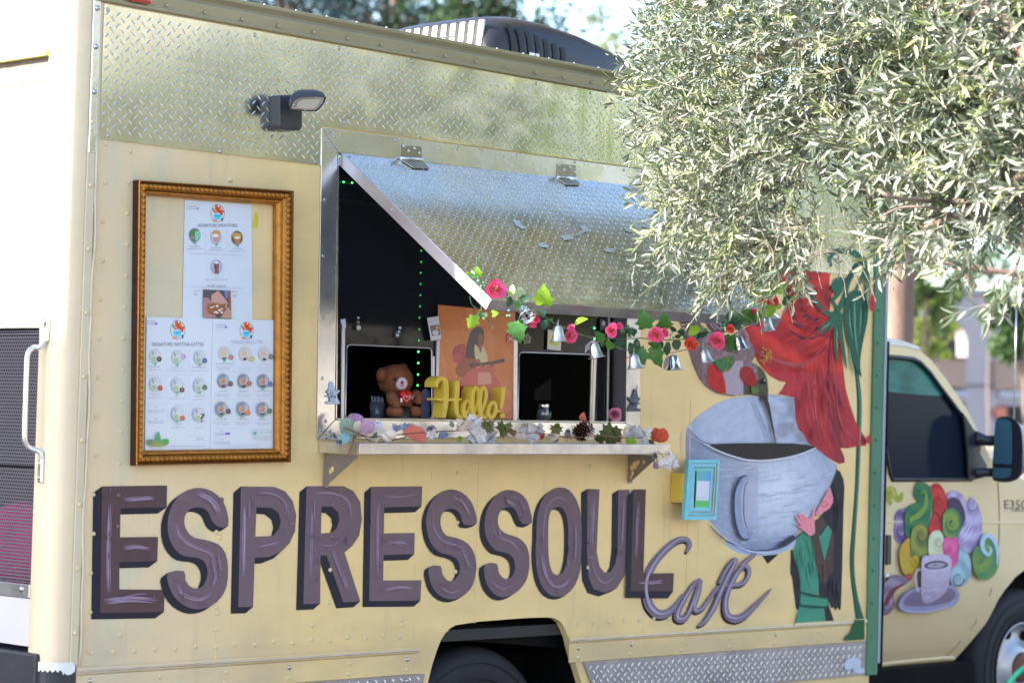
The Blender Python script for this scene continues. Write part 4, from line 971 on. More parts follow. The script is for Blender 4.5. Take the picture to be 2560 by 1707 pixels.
    bird = [(60,755),(75,800),(110,900),(150,1040),(200,1200),(260,1340),(330,1430),(430,1492),(620,1525),(760,1515),(850,1530),(884,1568),(942,1568),(945,1450),(930,1330),(890,1260),(830,1215),(782,1200),(805,1150),(820,1100),(790,1020),(760,990),(745,920),(700,862),(650,885),(600,960),(500,920),(400,920),(330,870),(250,790),(230,755)]
    p.poly(Fc, bird, BR_)
    def bcol(x, y):
        t = streak(x, y, 1.9, .03, 3); base = mix(BR_, BG, t*1.4-.3)
        if x < 300: base = mix(base, BL_, .5)
        if 500 < x < 700 and y > 1180: base = mix(base, P(176, 160, 178), .7)
        if x > 700 and y > 1380: base = mix(base, P(66, 60, 44), .8)
        if x > 840: base = mix(base, P(70, 70, 44), .75)
        return base
    p.grid(Fc, bird, 8, bcol)
    p.poly(Fc, [(325,755),(470,760),(490,800),(520,900),(480,930),(400,910),(345,850)], BL_)
    for q in ([(340,770),(400,850),(460,900)], [(370,765),(430,840),(490,890)], [(420,765),(470,820),(500,880)]): p.stroke(Fc, q, 12, BG, taper=True)
    p.stroke(Fc, [(360,1000),(440,1020),(540,1060),(640,1110)], [40,70,60,10], BL_); p.stroke(Fc, [(370,985),(460,1005),(580,1060)], 12, BG, taper=True)
    p.stroke(Fc, [(660,880),(700,870),(740,940),(740,1010)], [8,14,12,6], P(160, 138, 148)); p.stroke(Fc, [(690,900),(712,960),(700,1010)], 14, P(140, 44, 50), taper=True)
    def feather(poly, c1, c2, sd, n):
        r2 = random.Random(sd); p.poly(Fc, poly, c1)
        xs = [a for a, b in poly]; ys = [b for a, b in poly]
        for _ in range(n):
            x, y = r2.uniform(min(xs), max(xs)), r2.uniform(min(ys), max(ys))
            if inside((x, y), poly): p.stroke(Fc, [(x-12, y+22), (x, y), (x+14, y-20)], r2.uniform(4, 10), mix(c1, c2, r2.random()), n=2, taper=True)
    feather([(362,1218),(420,1230),(482,1290),(520,1380),(532,1500),(480,1505),(400,1460),(345,1400),(350,1300)], P(176, 34, 36), P(214, 70, 50), 1, 34)
    feather([(700,1240),(760,1240),(800,1280),(832,1380),(800,1440),(720,1410),(668,1340),(675,1270)], P(150, 30, 36), P(180, 50, 46), 2, 24)
    feather([(400,1180),(500,1160),(612,1130),(610,1210),(560,1280),(500,1285),(440,1240)], P(52, 108, 62), P(150, 130, 50), 3, 30)
    feather([(780,1440),(830,1430),(855,1470),(840,1510),(780,1500)], P(92, 112, 56), P(70, 90, 50), 5, 8)
    feather([(120,760),(200,760),(240,860),(210,900),(160,850)], P(60, 92, 70), P(100, 90, 88), 6, 12)
    p.disc(Fc, (902, 1382), 22, 30, P(24, 22, 26)); p.disc(Fc, (908, 1372), 6, 8, P(190, 195, 210))
    p.stroke(Fc, [(800,1210),(860,1240),(905,1290),(932,1360),(942,1450)], [4,8,10,10,6], P(170, 160, 90)); p.stroke(Fc, [(200,1180),(262,1345),(335,1435),(440,1498),(620,1530)], 6, P(70, 50, 50))
    p.stroke(M1, [(880,120),(925,180),(955,280),(980,400),(1000,500),(1014,578)], [70,46,30,22,14,8], P(54, 42, 40)); p.stroke(M1, [(870,140),(905,200),(935,300)], [5,8,4], P(130, 110, 120))
    p.build('painted_hummingbird', m_paint, side)
    # woman embracing the cup
    p = Paint(on_wall, -.0016, .00025)
    HA, DR, DR2, SK, BN = P(46, 44, 54, .8), P(62, 134, 112), P(30, 70, 60), P(216, 132, 146), P(72, 56, 54)
    p.poly(M1, [(1615,828),(1650,860),(1680,930),(1690,1010),(1680,1250),(1675,1500),(1668,1800),(1655,2190),(1630,2170),(1600,2205),(1590,2160),(1560,2185),(1530,2100),(1480,2060),(1440,1300),(1480,1260),(1560,1180),(1575,1100),(1545,1010),(1600,880)], HA)
    p.poly(M2c, [(1165,285),(1210,290),(1250,600),(1262,760),(1240,880),(1215,860),(1195,700),(1178,560),(1160,520)], HA)
    p.poly(M2c, [(1430,500),(1500,520),(1600,480),(1650,600),(1655,860),(1640,880),(1620,850),(1600,885),(1585,850),(1560,860),(1530,760),(1440,740)], HA)
    p.poly(M2c, [(1288,104),(1362,150),(1400,380),(1440,590),(1428,740),(1262,708),(1254,600),(1236,470),(1200,380),(1178,300),(1215,235),(1218,160)], DR)
    p.poly(M2c, [(1525,45),(1566,100),(1545,200),(1495,400),(1440,175)], DR)
    p.poly(M2c, [(1400,0),(1470,-40),(1515,30),(1440,160),(1500,410),(1560,130),(1590,120),(1575,500),(1500,640),(1460,600),(1430,500),(1355,150),(1400,120)], BN)
    p.poly(M2c, [(1262,712),(1440,756),(1524,766),(1534,835),(1480,846),(1260,826)], DR); p.poly(M2c, [(1250,838),(1490,860),(1506,1000),(1545,1010),(1400,1030),(1290,1040),(1200,1024),(1205,990)], DR)
    p.poly(M2c, [(1490,860),(1540,842),(1590,990),(1640,1010),(1510,1002)], HA)
    p.poly(M2c, [(1240,690),(1440,735),(1535,765),(1540,842),(1500,862),(1248,842)], DR2); p.poly(M2c, [(1262, 716), (1440, 760), (1524, 770), (1532, 832), (1480, 842), (1260, 822)], DR)
    brush(p, M2c, [(1470,520),(1640,520),(1655,860),(1560,850)], 26, lambda r: (lambda x, y: [(x, y), (x+4, y+60), (x+6, y+130)])(r.uniform(1480, 1640), r.uniform(520, 740)), [P(80, 72, 84), P(20, 18, 26)], 7, 3, (.2, .6), HA)
    brush(p, M1, [(1600,900),(1690,1000),(1680,1560),(1600,1560),(1560,1200)], 26, lambda r: (lambda x, y: [(x, y), (x+6, y+90), (x+2, y+200)])(r.uniform(1590, 1670), r.uniform(920, 1400)), [P(84, 76, 90), P(20, 18, 26)], 7, 4, (.2, .6), HA)
    brush(p, M2c, [(1288,104),(1362,150),(1440,590),(1428,740),(1262,708),(1236,470),(1178,300)], 20, lambda r: (lambda x, y: [(x, y), (x+14, y+70), (x+26, y+150)])(r.uniform(1210, 1380), r.uniform(150, 560)), [P(84, 160, 134), P(40, 100, 84)], 12, 5, (.2, .5), DR)
    for q, w in (([(1262,708),(1340,738),(1440,752)], 8), ([(1252,830),(1330,850),(1430,856),(1532,838)], 9), ([(1245,840),(1215,960),(1198,1030)], 7), ([(1180,300),(1240,460),(1262,700)], 5), ([(1360,150),(1400,380),(1440,590)], 5)): p.stroke(M2c, q, w, DR2)
    p.stroke(M2c, [(1490,400),(1500,500),(1490,620)], 10, P(92, 66, 72), taper=True)
    p.poly(M1, [(1548,1005),(1562,1050),(1580,1110),(1576,1160),(1545,1215),(1500,1245),(1462,1258),(1450,1295),(1425,1290),(1408,1270),(1430,1215),(1500,1090)], SK)
    p.stroke(M1, [(1455,1180),(1490,1200),(1530,1170)], 9, P(190, 60, 80)); p.stroke(M1, [(1510,1130),(1520,1170),(1505,1190)], 6, P(200, 80, 100)); p.stroke(M1, [(1470,1160),(1500,1150)], 5, P(90, 40, 50))
    p.poly(M1, [(1370,1290),(1385,1230),(1395,1200),(1405,1240),(1395,1330),(1402,1420),(1398,1460),(1350,1485),(1310,1450),(1240,1395),(1222,1370),(1260,1385),(1215,1310),(1208,1270),(1250,1310),(1232,1245),(1262,1280),(1275,1262),(1330,1310)], SK, smooth=2)
    for q in ([(1225,1290),(1260,1330),(1290,1370)], [(1250,1262),(1290,1310),(1310,1340)], [(1235,1380),(1270,1385),(1300,1390)]): p.stroke(M1, q, 4, P(170, 90, 110), taper=True)
    p.build('painted_woman', m_paint, side)
mural()

# ================================================================== cab
YC = .20
def WC(px, py): return W(px, py, YC)
LCc = crop(2060, 560, .7315); Dc = crop(2180, 1180, .24235); DLc = crop(2160, 1500, .17007); WCc = crop(2160, 800, .2551)
m_cab = mat('cab_cream_paint', (.64, .52, .31), .32, var=.06, vscale=2.5, coat=.4)
cab = _link('cab', None, truck)
wing = [W(*WCc(p), YC) for p in [(-40,346),(150,352),(340,366),(480,382),(540,410),(640,510),(740,650),(840,780),(930,900),(1000,1000),(1040,1120),(1050,1300),(1050,1562),(270,1562),(250,1500),(130,830),(-30,500)]]
body = [W(*WCc(p), YC) for p in [(-60,172),(40,166),(150,172),(260,190),(400,232),(520,272),(548,300),(650,385),(800,570),(1000,862),(1130,1098),(1230,1340),(1400,1470)]]
body += [Vector((5.72, YC, 1.268)), Vector((6.10, YC, 1.24)), Vector((6.45, YC, 1.16)), Vector((6.52, YC, 1.05)), Vector((6.52, YC, .55)), Vector((6.15, YC, .50))]
wc = Vector((5.70, YC, .44))
archL = [Vector((5.72, YC, .865)), W(2560, 1425, YC), W(2539, 1442, YC), W(2514, 1476, YC)]+[W(*DLc(p), YC) for p in [(2010,0),(1900,350),(1750,640),(1620,900),(1530,1030)]]
body += [Vector((2*5.72-q.x, YC, q.z)) for q in reversed(archL[1:])]+archL
body += [W(*DLc(p), YC) for p in [(1420,1030),(0,1150)]]
body += [Vector((4.22, YC, .40)), Vector((4.22, YC, 1.92))]
mb = MB(); mb.prism(body, (0, .03, 0), m_cab, holes=[wing]); cs = mb.build('cab_side', m_cab, cab)
mb = MB(); mb.prism([(p.x, 2.0, p.z) for p in body], (0, .03, 0), m_cab, holes=[[(p.x, 2.0, p.z) for p in wing]]); mb.build('cab_side', m_cab, cab)
top = body[:13]
def sheet(nm, ps, m, y0=YC+.002, y1=2.028, th=None):
    mb = MB(); V = [];
    for q in ps: V += [(q.x, y0, q.z), (q.x, y1, q.z)]
    mb.add(V, [(2*i, 2*i+2, 2*i+3, 2*i+1) for i in range(len(ps)-1)]); return mb.build(nm, m, cab)
sheet('cab_roof', [body[-1]]+body[:7], mat('cab_roof_white', (.62, .62, .64), .35, coat=.3)); sheet('windscreen', body[7:11], G)
sheet('bonnet', body[11:18], m_cab); 
mb = MB(); a = [W(*WCc(p), YC-.004) for p in [(-60,150),(150,162),(300,182),(420,215),(545,262),(548,298),(400,262),(150,235),(-60,228)]]; mb.prism(a, (0, .05, 0)); mb.build('drip_rail', mat('cab_roof_white', ()), cab, bevel=.002)
mb = MB(); mb.prism([(p.x, YC+.012, p.z) for p in wing], (0, .004, 0)); cg = mb.build('side_window_glass', mat('cab_glass', (.012, .018, .036), .10, spec=.05), cab)
# teal reflection along the top of the pane, painted as a flat band
mb = MB(); mb.prism([W(*WCc(p), YC+.0105) for p in [(-30,370),(150,376),(340,388),(480,402),(530,425),(640,540),(735,660),(770,742),(600,735),(420,720),(140,690),(-30,680)]], (0, .0008, 0)); mb.build('reflection_band', mat('teal_reflection', (.03, .17, .17), .15, spec=.1, var=.6, vscale=4, stretch=(1, 1, 2.5)), cg)
mb = MB(); pts = [(p.x, YC-.001, p.z) for p in wing]; mb.tube(pts+[pts[0]], .011, 6); mb.build('window_seal', m_black, cab)
mb = MB(); mb.prism([(p.x, YC+.35, p.z) for p in [Vector((4.55, 0, .9)), Vector((4.75, 0, .9)), Vector((4.72, 0, 1.55)), Vector((4.55, 0, 1.6))]], (0, .45, 0)); mb.build('seat', m_int, cab, bevel=.03)
mb = MB(); mb.box(4.22, 6.5, .3, 1.9, .5, .9); mb.box(5.25, 5.6, .3, 1.9, .9, 1.3); mb.build('cab_floor', m_dark, cab)
q = Matrix.Translation((5.12, .62, 1.32)) @ Matrix.Rotation(math.radians(65), 4, 'Y'); mb = MB()
mb.tube([q @ Vector((.19*math.cos(t), .19*math.sin(t), 0)) for t in np.linspace(0, 6.2832, 25)], .013, 6); mb.build('steering_wheel', m_int, cab)
# creases, seams, sill, arch lip
def ridge(nm, pts, w, h, m, y=YC):
    mb = MB(); V = []
    for p in pts: V += [(p.x, y-.0005, p.z+w), (p.x, y-h, p.z), (p.x, y-.0005, p.z-w)]
    mb.add(V, [(3*i+k, 3*i+k+1, 3*i+4+k, 3*i+3+k) for i in range(len(pts)-1) for k in (0, 1)], smooth=True); return mb.build(nm, m, cab)
ridge('belt_crease', [WC(2196, 1303), WC(2350, 1304), WC(2497, 1306), Vector((6.4, YC, WC(2497, 1306).z-.01))], .008, .0035, m_cab)
ridge('sill_crease', [W(*DLc(p), YC) for p in ((-10,1045),(300,1010),(800,945),(1440,885),(1600,885))], .012, .012, m_cab)
def gap(nm, pts, w):
    mb = MB(); V = []
    for i, p in enumerate(pts): V += [(p.x-w, YC-.0012, p.z), (p.x+w, YC-.0012, p.z)]
    mb.add(V, [(2*i, 2*i+1, 2*i+3, 2*i+2) for i in range(len(pts)-1)]); return mb.build(nm, mat('seam_shadow_gap', (.05, .045, .03), .8), cab)
gap('door_seam', [WC(2493, 1195), WC(2497, 1250), WC(2498, 1301), WC(2497, 1350), WC(2490, 1400), WC(2480, 1480), WC(2455, 1560), WC(2425, 1620), WC(2406, 1650), WC(2398, 1673)], .003)
gap('door_seam', [WC(2193, 1000), WC(2199, 1150), WC(2196, 1301), WC(2192, 1500), WC(2190, 1668)], .004)
mb = MB(); mb.box(4.205, 4.46, .15, .20, .45, 1.9); mb.build('cab_gap', m_dark, cab)
bp = MB(); bp.prism([W(*Dc(p), YC) for p in [(40,120),(75,300),(62,500),(80,560),(60,900),(30,1300),(22,1520),(-30,1520),(-30,100)]], (0, -.004, 0)); bp.build('rubber_gap', m_black, cab)
# door handle and lock
mb = MB(); mb.prism([W(*Dc(p), YC) for p in [(128,612),(215,598),(225,970),(120,990)]], (0, -.003, 0)); mb.build('handle_recess', m_cab, cab, bevel=.001)
mb = MB(); mb.prism([W(*Dc(p), YC-.003) for p in [(142,645),(186,645),(182,950),(134,952)]], (0, -.010, 0)); mb.build('door_handle', m_black, cab, bevel=.004)
mb = MB(); mb.ball(W(*Dc((155, 1080)), YC), (.012, .008, .018)); mb.build('door_lock', m_alu, cab)
# badge
E350 = Paint(lambda a, b, y: W(a, b, y), YC-.002, .0005)
E350.text(Dc, 'E350', (1478, 332), 225, 90, P(60, 60, 66)); E350.text(Dc, 'SUPER DUTY', (1530, 392), 180, 26, P(60, 60, 66))
E350.stroke(Dc, [(1370,375),(1420,405),(1440,412)], 6, P(170, 180, 205)); E350.build('model_badge', mat('badge_chrome', (1, 1, 1), .3, .7, attr=True), cab)
# sill bottom dark and step
mb = MB(); mb.box(4.22, 5.3, .22, .5, .30, .43); mb.build('sill_underside', m_dark, cab)
mb = MB(); mb.box(5.28, 6.3, .55, .60, .2, 1.1); mb.build('arch_liner', m_dark, cab)
fwh = wheel(5.73, .235, .375, .385, .22, .225, cab)
mb = MB(); mb.box(6.5, 6.62, .2, 2.0, .5, .72); mb.build('front_bumper', m_black, cab, bevel=.01); mb = MB(); mb.box(6.505, 6.53, .25, 1.97, .75, 1.08); mb.build('grille', m_black, cab)
# mirror
mm = _link('wing_mirror', None, cab); XM = 5.25
def WM(p, x=XM): return WX(*WCc(p), x)
mb = MB(); hs_ = spline([(1290,1010),(1310,955),(1380,938),(1450,955),(1515,1010),(1548,1120),(1555,1300),(1545,1480),(1500,1560),(1400,1590),(1290,1578),(1255,1540),(1262,1300)], 3, True)
fr_ = [WM(p) for p in hs_]; c_ = sum(fr_, Vector())/len(fr_); bk = [c_+(p-c_)*.72+Vector((.10, 0, 0)) for p in fr_]; N = len(fr_)
mb.add(fr_+bk, [(i, (i+1) % N, N+(i+1) % N, N+i) for i in range(N)]+[tuple(range(N)), tuple(reversed(range(N, 2*N)))], smooth=False); mb.build('mirror_housing', mat('navy_black_plastic', (.018, .018, .03), .35), mm, bevel=.003)
mb = MB(); mb.poly([WM(p, XM-.004) for p in spline([(1283,1020),(1300,975),(1360,965),(1430,985),(1450,1040),(1450,1200),(1445,1405),(1340,1402),(1268,1395),(1272,1200)], 2, True)]); mb.build('mirror_glass', mat('mirror_reflection_teal', (.045, .12, .18), .08, spec=.6), mm)  # teal base colour stands in for what the glass reflects
mb = MB(); mb.poly([WM(p, XM-.004) for p in [(1266,1445),(1445,1452),(1440,1520),(1400,1545),(1300,1548),(1262,1530)]]); mb.build('spot_mirror', MATS['mirror_reflection_teal'], mm)
mb = MB(); mb.prism([W(*WCc(p), YC-.004) for p in [(935,900),(975,950),(1040,1060),(1100,1105),(1180,1125),(1120,1200),(1110,1300),(1180,1420),(1140,1500),(1060,1562),(1000,1562),(985,1300),(960,1050)]], (0, -.02, 0)); mb.build('mirror_base', MATS['navy_black_plastic'], mm, bevel=.006)
for (a_, b_, r) in (((1080, 1150), (1300, 1180), .026), ((1080, 1500), (1290, 1490), .022)):
    mb = MB(); mb.tube([W(*WCc(a_), YC-.01), WM(((a_[0]+b_[0])/2, b_[1]), XM+.03), WM(b_, XM+.04)], [r*1.3, r, r], 10); mb.build('mirror_arm', MATS['navy_black_plastic'], mm)
mb = MB(); t = WX(2541, 773, 5.75); mb.tube([(5.75, t.y, t.z), (5.75, t.y, 1.9), (5.75, t.y, 1.25)], [.0028, .003, .005], 6); mb.build('antenna', m_alu, cab)

# ---- painted cup and swirls on the cab door
def cabart():
    pr = lambda a, b, y: W(a, b, y)
    p = Paint(pr, YC-.0005, .00022)
    def spiral(c, r0, turns, rot, asp=1.35, k=40, flip=1):
        return [(c[0]+flip*r0*(1-t)*math.cos(rot+t*turns*6.283), c[1]+asp*r0*(1-t)*math.sin(rot+t*turns*6.283)) for t in np.linspace(0, .93, k)]
    def swirl(poly, c1, c2, c, r, rot=0, turns=1.6, flip=1, w=9, c3=None):
        p.poly(Dc, poly, c1, smooth=4)
        sp = spline(poly, 4, True)
        def f(x, y): return mix(c1, c2, .5+.5*math.sin(math.hypot(x-c[0], (y-c[1])*.75)*.05+math.atan2(y-c[1], x-c[0])*flip)*(.5+vnoise(x*.02, y*.02)))
        p.grid(Dc, sp, 9, f)
        p.stroke(Dc, spiral(c, r, turns, rot, flip=flip), [w*1.2, w*.5], c3 or mix(c1, (0, 0, 0), .45), n=2)
        p.stroke(Dc, spiral(c, r*.8, turns, rot, flip=flip), [w*.9, w*.4], c2, n=2)
    G1, G2, G3 = P(34, 98, 72), P(122, 146, 66), P(110, 142, 60)
    swirl([(130,210),(180,142),(240,165),(270,240),(290,215),(320,210),(322,270),(290,310),(240,300),(205,260),(195,280),(212,310),(190,340),(150,310)], P(140, 152, 62), P(176, 168, 74), (190, 230), 30, w=5)
    swirl([(232,470),(260,400),(330,370),(390,400),(420,520),(400,660),(310,735),(240,700),(216,620),(235,560)], P(96, 72, 124), P(150, 136, 176), (300, 600), 50)
    swirl([(775,250),(800,200),(860,190),(930,230),(970,300),(1000,400),(1010,260),(1060,280),(1110,380),(1135,500),(1130,660),(1090,780),(1010,835),(940,800),(890,720),(880,600),(800,420)], P(146, 130, 176), P(178, 170, 206), (1030, 330), 60)
    p.poly(Dc, [(780,290),(830,255),(900,285),(950,380),(965,480),(930,560),(900,600),(860,420),(790,380)], P(66, 50, 82), smooth=3)
    for q in ([(900,700),(960,640),(1010,560),(1030,520)], [(920,730),(1000,660),(1050,570)], [(900,660),(950,580),(1000,530)]): p.stroke(Dc, q, 14, P(196, 190, 222), taper=True)
    swirl([(600,180),(640,120),(700,125),(750,200),(772,290),(770,360),(740,450),(700,520),(720,590),(640,640),(585,640),(590,540),(630,440),(635,330),(612,250)], P(168, 36, 46), P(188, 56, 56), (690, 285), 46)
    p.stroke(Dc, [(632,400),(690,440),(715,520)], 22, P(112, 44, 50), taper=True)
    swirl([(440,180),(470,110),(530,105),(590,140),(615,220),(625,340),(605,440),(580,560),(520,640),(430,680),(360,660),(335,560),(340,440),(370,360),(440,320),(480,300),(445,250)], G1, P(60, 118, 72), (500, 205), 40)
    p.stroke(Dc, [(500,210),(545,200),(560,260),(545,360),(480,440),(410,480),(400,520)], [10,20,30,44,60,50,14], G3)
    swirl([(735,430),(790,370),(850,368),(905,420),(925,500),(910,600),(870,665),(800,680),(745,650),(725,560)], G1, G2, (822, 520), 62, w=13, c3=P(140, 150, 70))
    swirl([(400,640),(430,560),(500,530),(560,570),(580,680),(575,820),(550,930),(480,990),(420,940),(395,850)], P(84, 100, 60), P(134, 140, 64), (515, 650), 50, w=11)
    swirl([(385,675),(320,730),(285,820),(290,930),(325,1040),(370,1070),(440,1060),(490,980),(490,900),(450,850),(400,880),(390,780)], P(184, 142, 42), P(170, 150, 62), (435, 930), 46)
    swirl([(580,740),(600,640),(660,598),(720,620),(745,700),(745,830),(660,860),(590,850)], P(180, 186, 150), P(196, 200, 176), (690, 715), 44)
    swirl([(745,680),(820,675),(880,685),(900,780),(900,880),(870,960),(820,1005),(790,900),(735,820)], P(196, 72, 138), P(208, 96, 150), (800, 820), 52)
    swirl([(905,765),(960,800),(1010,880),(1025,1000),(1000,1110),(940,1175),(880,1180),(820,1140),(815,1010),(880,930)], P(120, 150, 168), P(150, 178, 190), (890, 1100), 60, w=14, c3=P(66, 74, 94))
    swirl([(1130,720),(1150,645),(1200,630),(1260,670),(1300,760),(1315,880),(1295,1000),(1240,1085),(1170,1115),(1100,1085),(1050,1000),(1035,880),(1060,780),(1110,760),(1150,800),(1160,830),(1140,780)], P(110, 136, 66), P(66, 122, 84), (1110, 900), 56, w=12, c3=P(140, 140, 70))
    p.stroke(Dc, [(1200,760),(1230,800),(1200,850),(1150,800),(1140,710),(1190,650),(1260,700),(1295,820),(1290,960)], [14,22,28,40,46,44,40,30,10], P(160, 186, 208))
    swirl([(150,1120),(210,1065),(290,1060),(360,1100),(395,1120),(340,1160),(270,1200),(240,1270),(250,1350),(235,1430),(180,1475),(110,1450),(75,1390),(85,1280),(110,1180)], P(110, 96, 120), P(146, 130, 152), (180, 1380), 40)
    p.stroke(Dc, [(350,1150),(250,1200),(190,1290),(170,1370)], [10,40,50,30], P(110, 52, 58)); p.stroke(Dc, [(78,1385),(110,1450),(178,1473),(235,1425),(250,1340)], 8, P(160, 34, 52)); p.disc(Dc, (385, 1080), 30, 38, P(150, 42, 56)); p.disc(Dc, (385, 1075), 9, 12, P(196, 96, 96))
    # saucer and cup
    p.poly(Dc, [(302,1370),(325,1290),(400,1220),(520,1180),(700,1160),(840,1170),(905,1230),(922,1290),(880,1370),(760,1420),(600,1450),(430,1450),(340,1420)], P(134, 132, 168), smooth=4)
    p.poly(Dc, [(350,1350),(380,1280),(470,1220),(700,1190),(830,1200),(880,1270),(830,1330),(700,1370),(520,1385),(400,1380)], P(112, 96, 122), smooth=4)
    p.stroke(Dc, [(320,1340),(340,1405),(440,1435),(620,1435),(800,1390),(890,1320)], [6,12,14,14,14,6], P(160, 164, 200))
    p.stroke(Dc, [(505,1000),(470,1010),(450,1060),(458,1140),(478,1210),(492,1235)], [16,20,20,20,20,14], P(170, 160, 186))
    cup = [(512,900),(560,860),(640,848),(740,845),(800,870),(822,920),(815,1020),(800,1140),(770,1230),(700,1300),(620,1345),(560,1340),(525,1260),(512,1120)]
    p.poly(Dc, cup, P(170, 160, 186), smooth=3)
    p.grid(Dc, spline(cup, 3, True), 9, lambda x, y: mix(mix(P(176, 166, 192), P(146, 132, 162), (y-900)/450), P(186, 176, 198), max(0, vnoise(x*.012, y*.05)-.45)))
    p.poly(Dc, [(538,960),(590,925),(660,910),(740,918),(786,955),(740,985),(650,998),(575,992)], P(60, 48, 56), smooth=3); p.poly(Dc, [(570,960),(620,935),(700,928),(755,945),(750,962),(690,985),(600,985)], P(150, 140, 164), smooth=3)
    p.stroke(Dc, [(620,975),(650,950),(670,972)], 7, P(80, 64, 74), taper=True)
    p.build('painted_cup_and_swirls', m_paint, cs)
cabart()
# the lower body tucks under below knee height
def tuck(ob, bis=False):
    me = ob.data; bm = bmesh.new(); bm.from_mesh(me)
    if bis:
        for z in np.arange(.42, .90, .04):
            g_ = list(bm.verts)+list(bm.edges)+list(bm.faces); bmesh.ops.bisect_plane(bm, geom=g_, plane_co=(0, 0, z), plane_no=(0, 0, 1))
    for v in bm.verts:
        if v.co.z < .88 and v.co.y < .5: v.co.y += .55*(.88-v.co.z)**2
    bm.to_mesh(me); bm.free()
for ch in cab.children:
    if ch.type == 'MESH' and ch.name.split('.')[0] in ('cab_side', 'sill_crease', 'lower_crease', 'door_seam', 'rubber_gap', 'door_handle', 'handle_recess', 'door_lock'): tuck(ch, ch is cs)
for ch in cs.children: tuck(ch)
# ================================================================== gilt frame with menus
fro = [(347, 450), (735, 477), (727.5, 1155), (340, 1164)]; fri = [(371.5, 487), (697, 511.5), (694, 1121), (362, 1126)]
YF = -.032
frame = thing('picture_frame', 'ornate antique gold picture frame hung on the cream wall around the paper menus', 'picture frame', W(540, 800, 0))
def lp_(pts): return [W(px, py, YF)-frame.location for px, py in pts]
FO, FI = lp_(fro), lp_(fri); gold = mat('antique_gold', P(160, 104, 34), .34, .45, var=.35, vscale=30, bump=.0012, bscale=90); goldd = mat('gold_recess', P(92, 58, 28), .5, .3, var=.4, vscale=25)
brown = mat('frame_brown', P(88, 52, 40), .45, var=.35, vscale=20, stretch=(1, 1, 6))
prof = [(0, .030), (0, 0), (.06, -.004), (.12, -.002), (.16, .006), (.24, .002), (.42, -.007), (.60, .002), (.68, .008), (.74, .003), (.84, .004), (.92, .012), (1, .014), (1, .030)]
for i in range(4):
    j = (i+1) % 4; mb = MB(); V = []
    for t, dy in prof:
        for a, b in ((FO[i], FI[i]), (FO[j], FI[j])): q = a+(b-a)*t; V.append(q+Vector((0, dy, 0)))
    for k in range(len(prof)-1): mb.add([V[2*k], V[2*k+1], V[2*k+3], V[2*k+2]], [(0, 1, 2, 3)], goldd if k in (2, 4, 8) else (brown if k == 0 else gold))
    r = mb.build('frame_rail', gold, frame)
    bm = MB(); a = FO[i]+(FI[i]-FO[i])*.42; b = FO[j]+(FI[j]-FO[j])*.42; L = (b-a).length; n = int(L/.0185); dirv = (b-a).normalized(); ax = Matrix.Rotation(-math.atan2(dirv.z, dirv.x), 4, 'Y')
    wv = ((FI[i]-FO[i])+(FI[j]-FO[j])).length/2*.16
    for k in range(n):
        c = a+(b-a)*((k+.5)/n)+Vector((0, -.004, 0)); bm.ball(c, (L/n*.56, .007, wv*.9), 8, 5, M=ax @ Matrix.Rotation(.35, 4, 'Y'))
    stuff(bm.build('beading', gold, r))
mb = MB()
for i in range(4):
    j = (i+1) % 4; a, b = FO[i], FO[j]; mb.add([a, b, b+Vector((0, .030, 0)), a+Vector((0, .030, 0))], [(0, 1, 2, 3)])
mb.build('frame_edge', brown, frame)
mb = MB(); a = W(332, 775, 0)-frame.location; mb.box(a.x-.005, a.x+.02, -.02, -.002, a.z-.05, a.z+.005); mb.build('hanging_bracket', m_black, frame)

S1, S2, S3 = crop(320, 440, .23592), crop(320, 770, .25507), crop(320, 770, .25507)
PW = tuple(v*.92 for v in P(216, 224, 255, 1.0)); INK = P(92, 90, 130, 1.0); TEAL = P(86, 176, 156, 1.0)
def logo(p, C, c, s):
    p.disc(C, c, 74*s, 92*s, P(70, 60, 60), n=28); p.disc(C, c, 70*s, 88*s, PW, n=28)
    rr = random.Random(3)
    cols = [P(220, 70, 30), P(235, 130, 40), P(60, 130, 150), P(190, 50, 40), P(240, 170, 60), P(225, 90, 40), P(60, 110, 130)]
    for k in range(15):
        a = -2.9+k*.2; L = rr.uniform(60, 100)*s; b = (c[0]+rr.uniform(-10, 10)*s, c[1]-5*s); tx, ty = b[0]+L*math.cos(a)*.8, b[1]+L*math.sin(a); nx, ny = -math.sin(a)*15*s, math.cos(a)*15*s
        p.poly(C, [b, ((b[0]+tx)/2+nx, (b[1]+ty)/2+ny), (tx, ty), ((b[0]+tx)/2-nx, (b[1]+ty)/2-ny)], cols[k % 7])
    p.stroke(C, [(c[0]-5*s, c[1]-60*s), (c[0]+22*s, c[1]-20*s), (c[0]+50*s, c[1]+20*s)], [18*s, 24*s, 18*s], P(200, 40, 40))
    p.poly(C, [(c[0]-42*s, c[1]+8*s), (c[0]+36*s, c[1]+8*s), (c[0]+30*s, c[1]+55*s), (c[0]+8*s, c[1]+72*s), (c[0]-20*s, c[1]+70*s), (c[0]-40*s, c[1]+48*s)], P(80, 190, 215))
    p.stroke(C, [(c[0]-20*s, c[1]+30*s), (c[0]+25*s, c[1]+30*s)], 6*s, P(30, 60, 80)); p.disc(C, (c[0]-30*s, c[1]+80*s), 22*s, 10*s, P(235, 130, 50)); p.disc(C, (c[0]+48*s, c[1]+66*s), 10*s, 20*s, P(40, 90, 110))
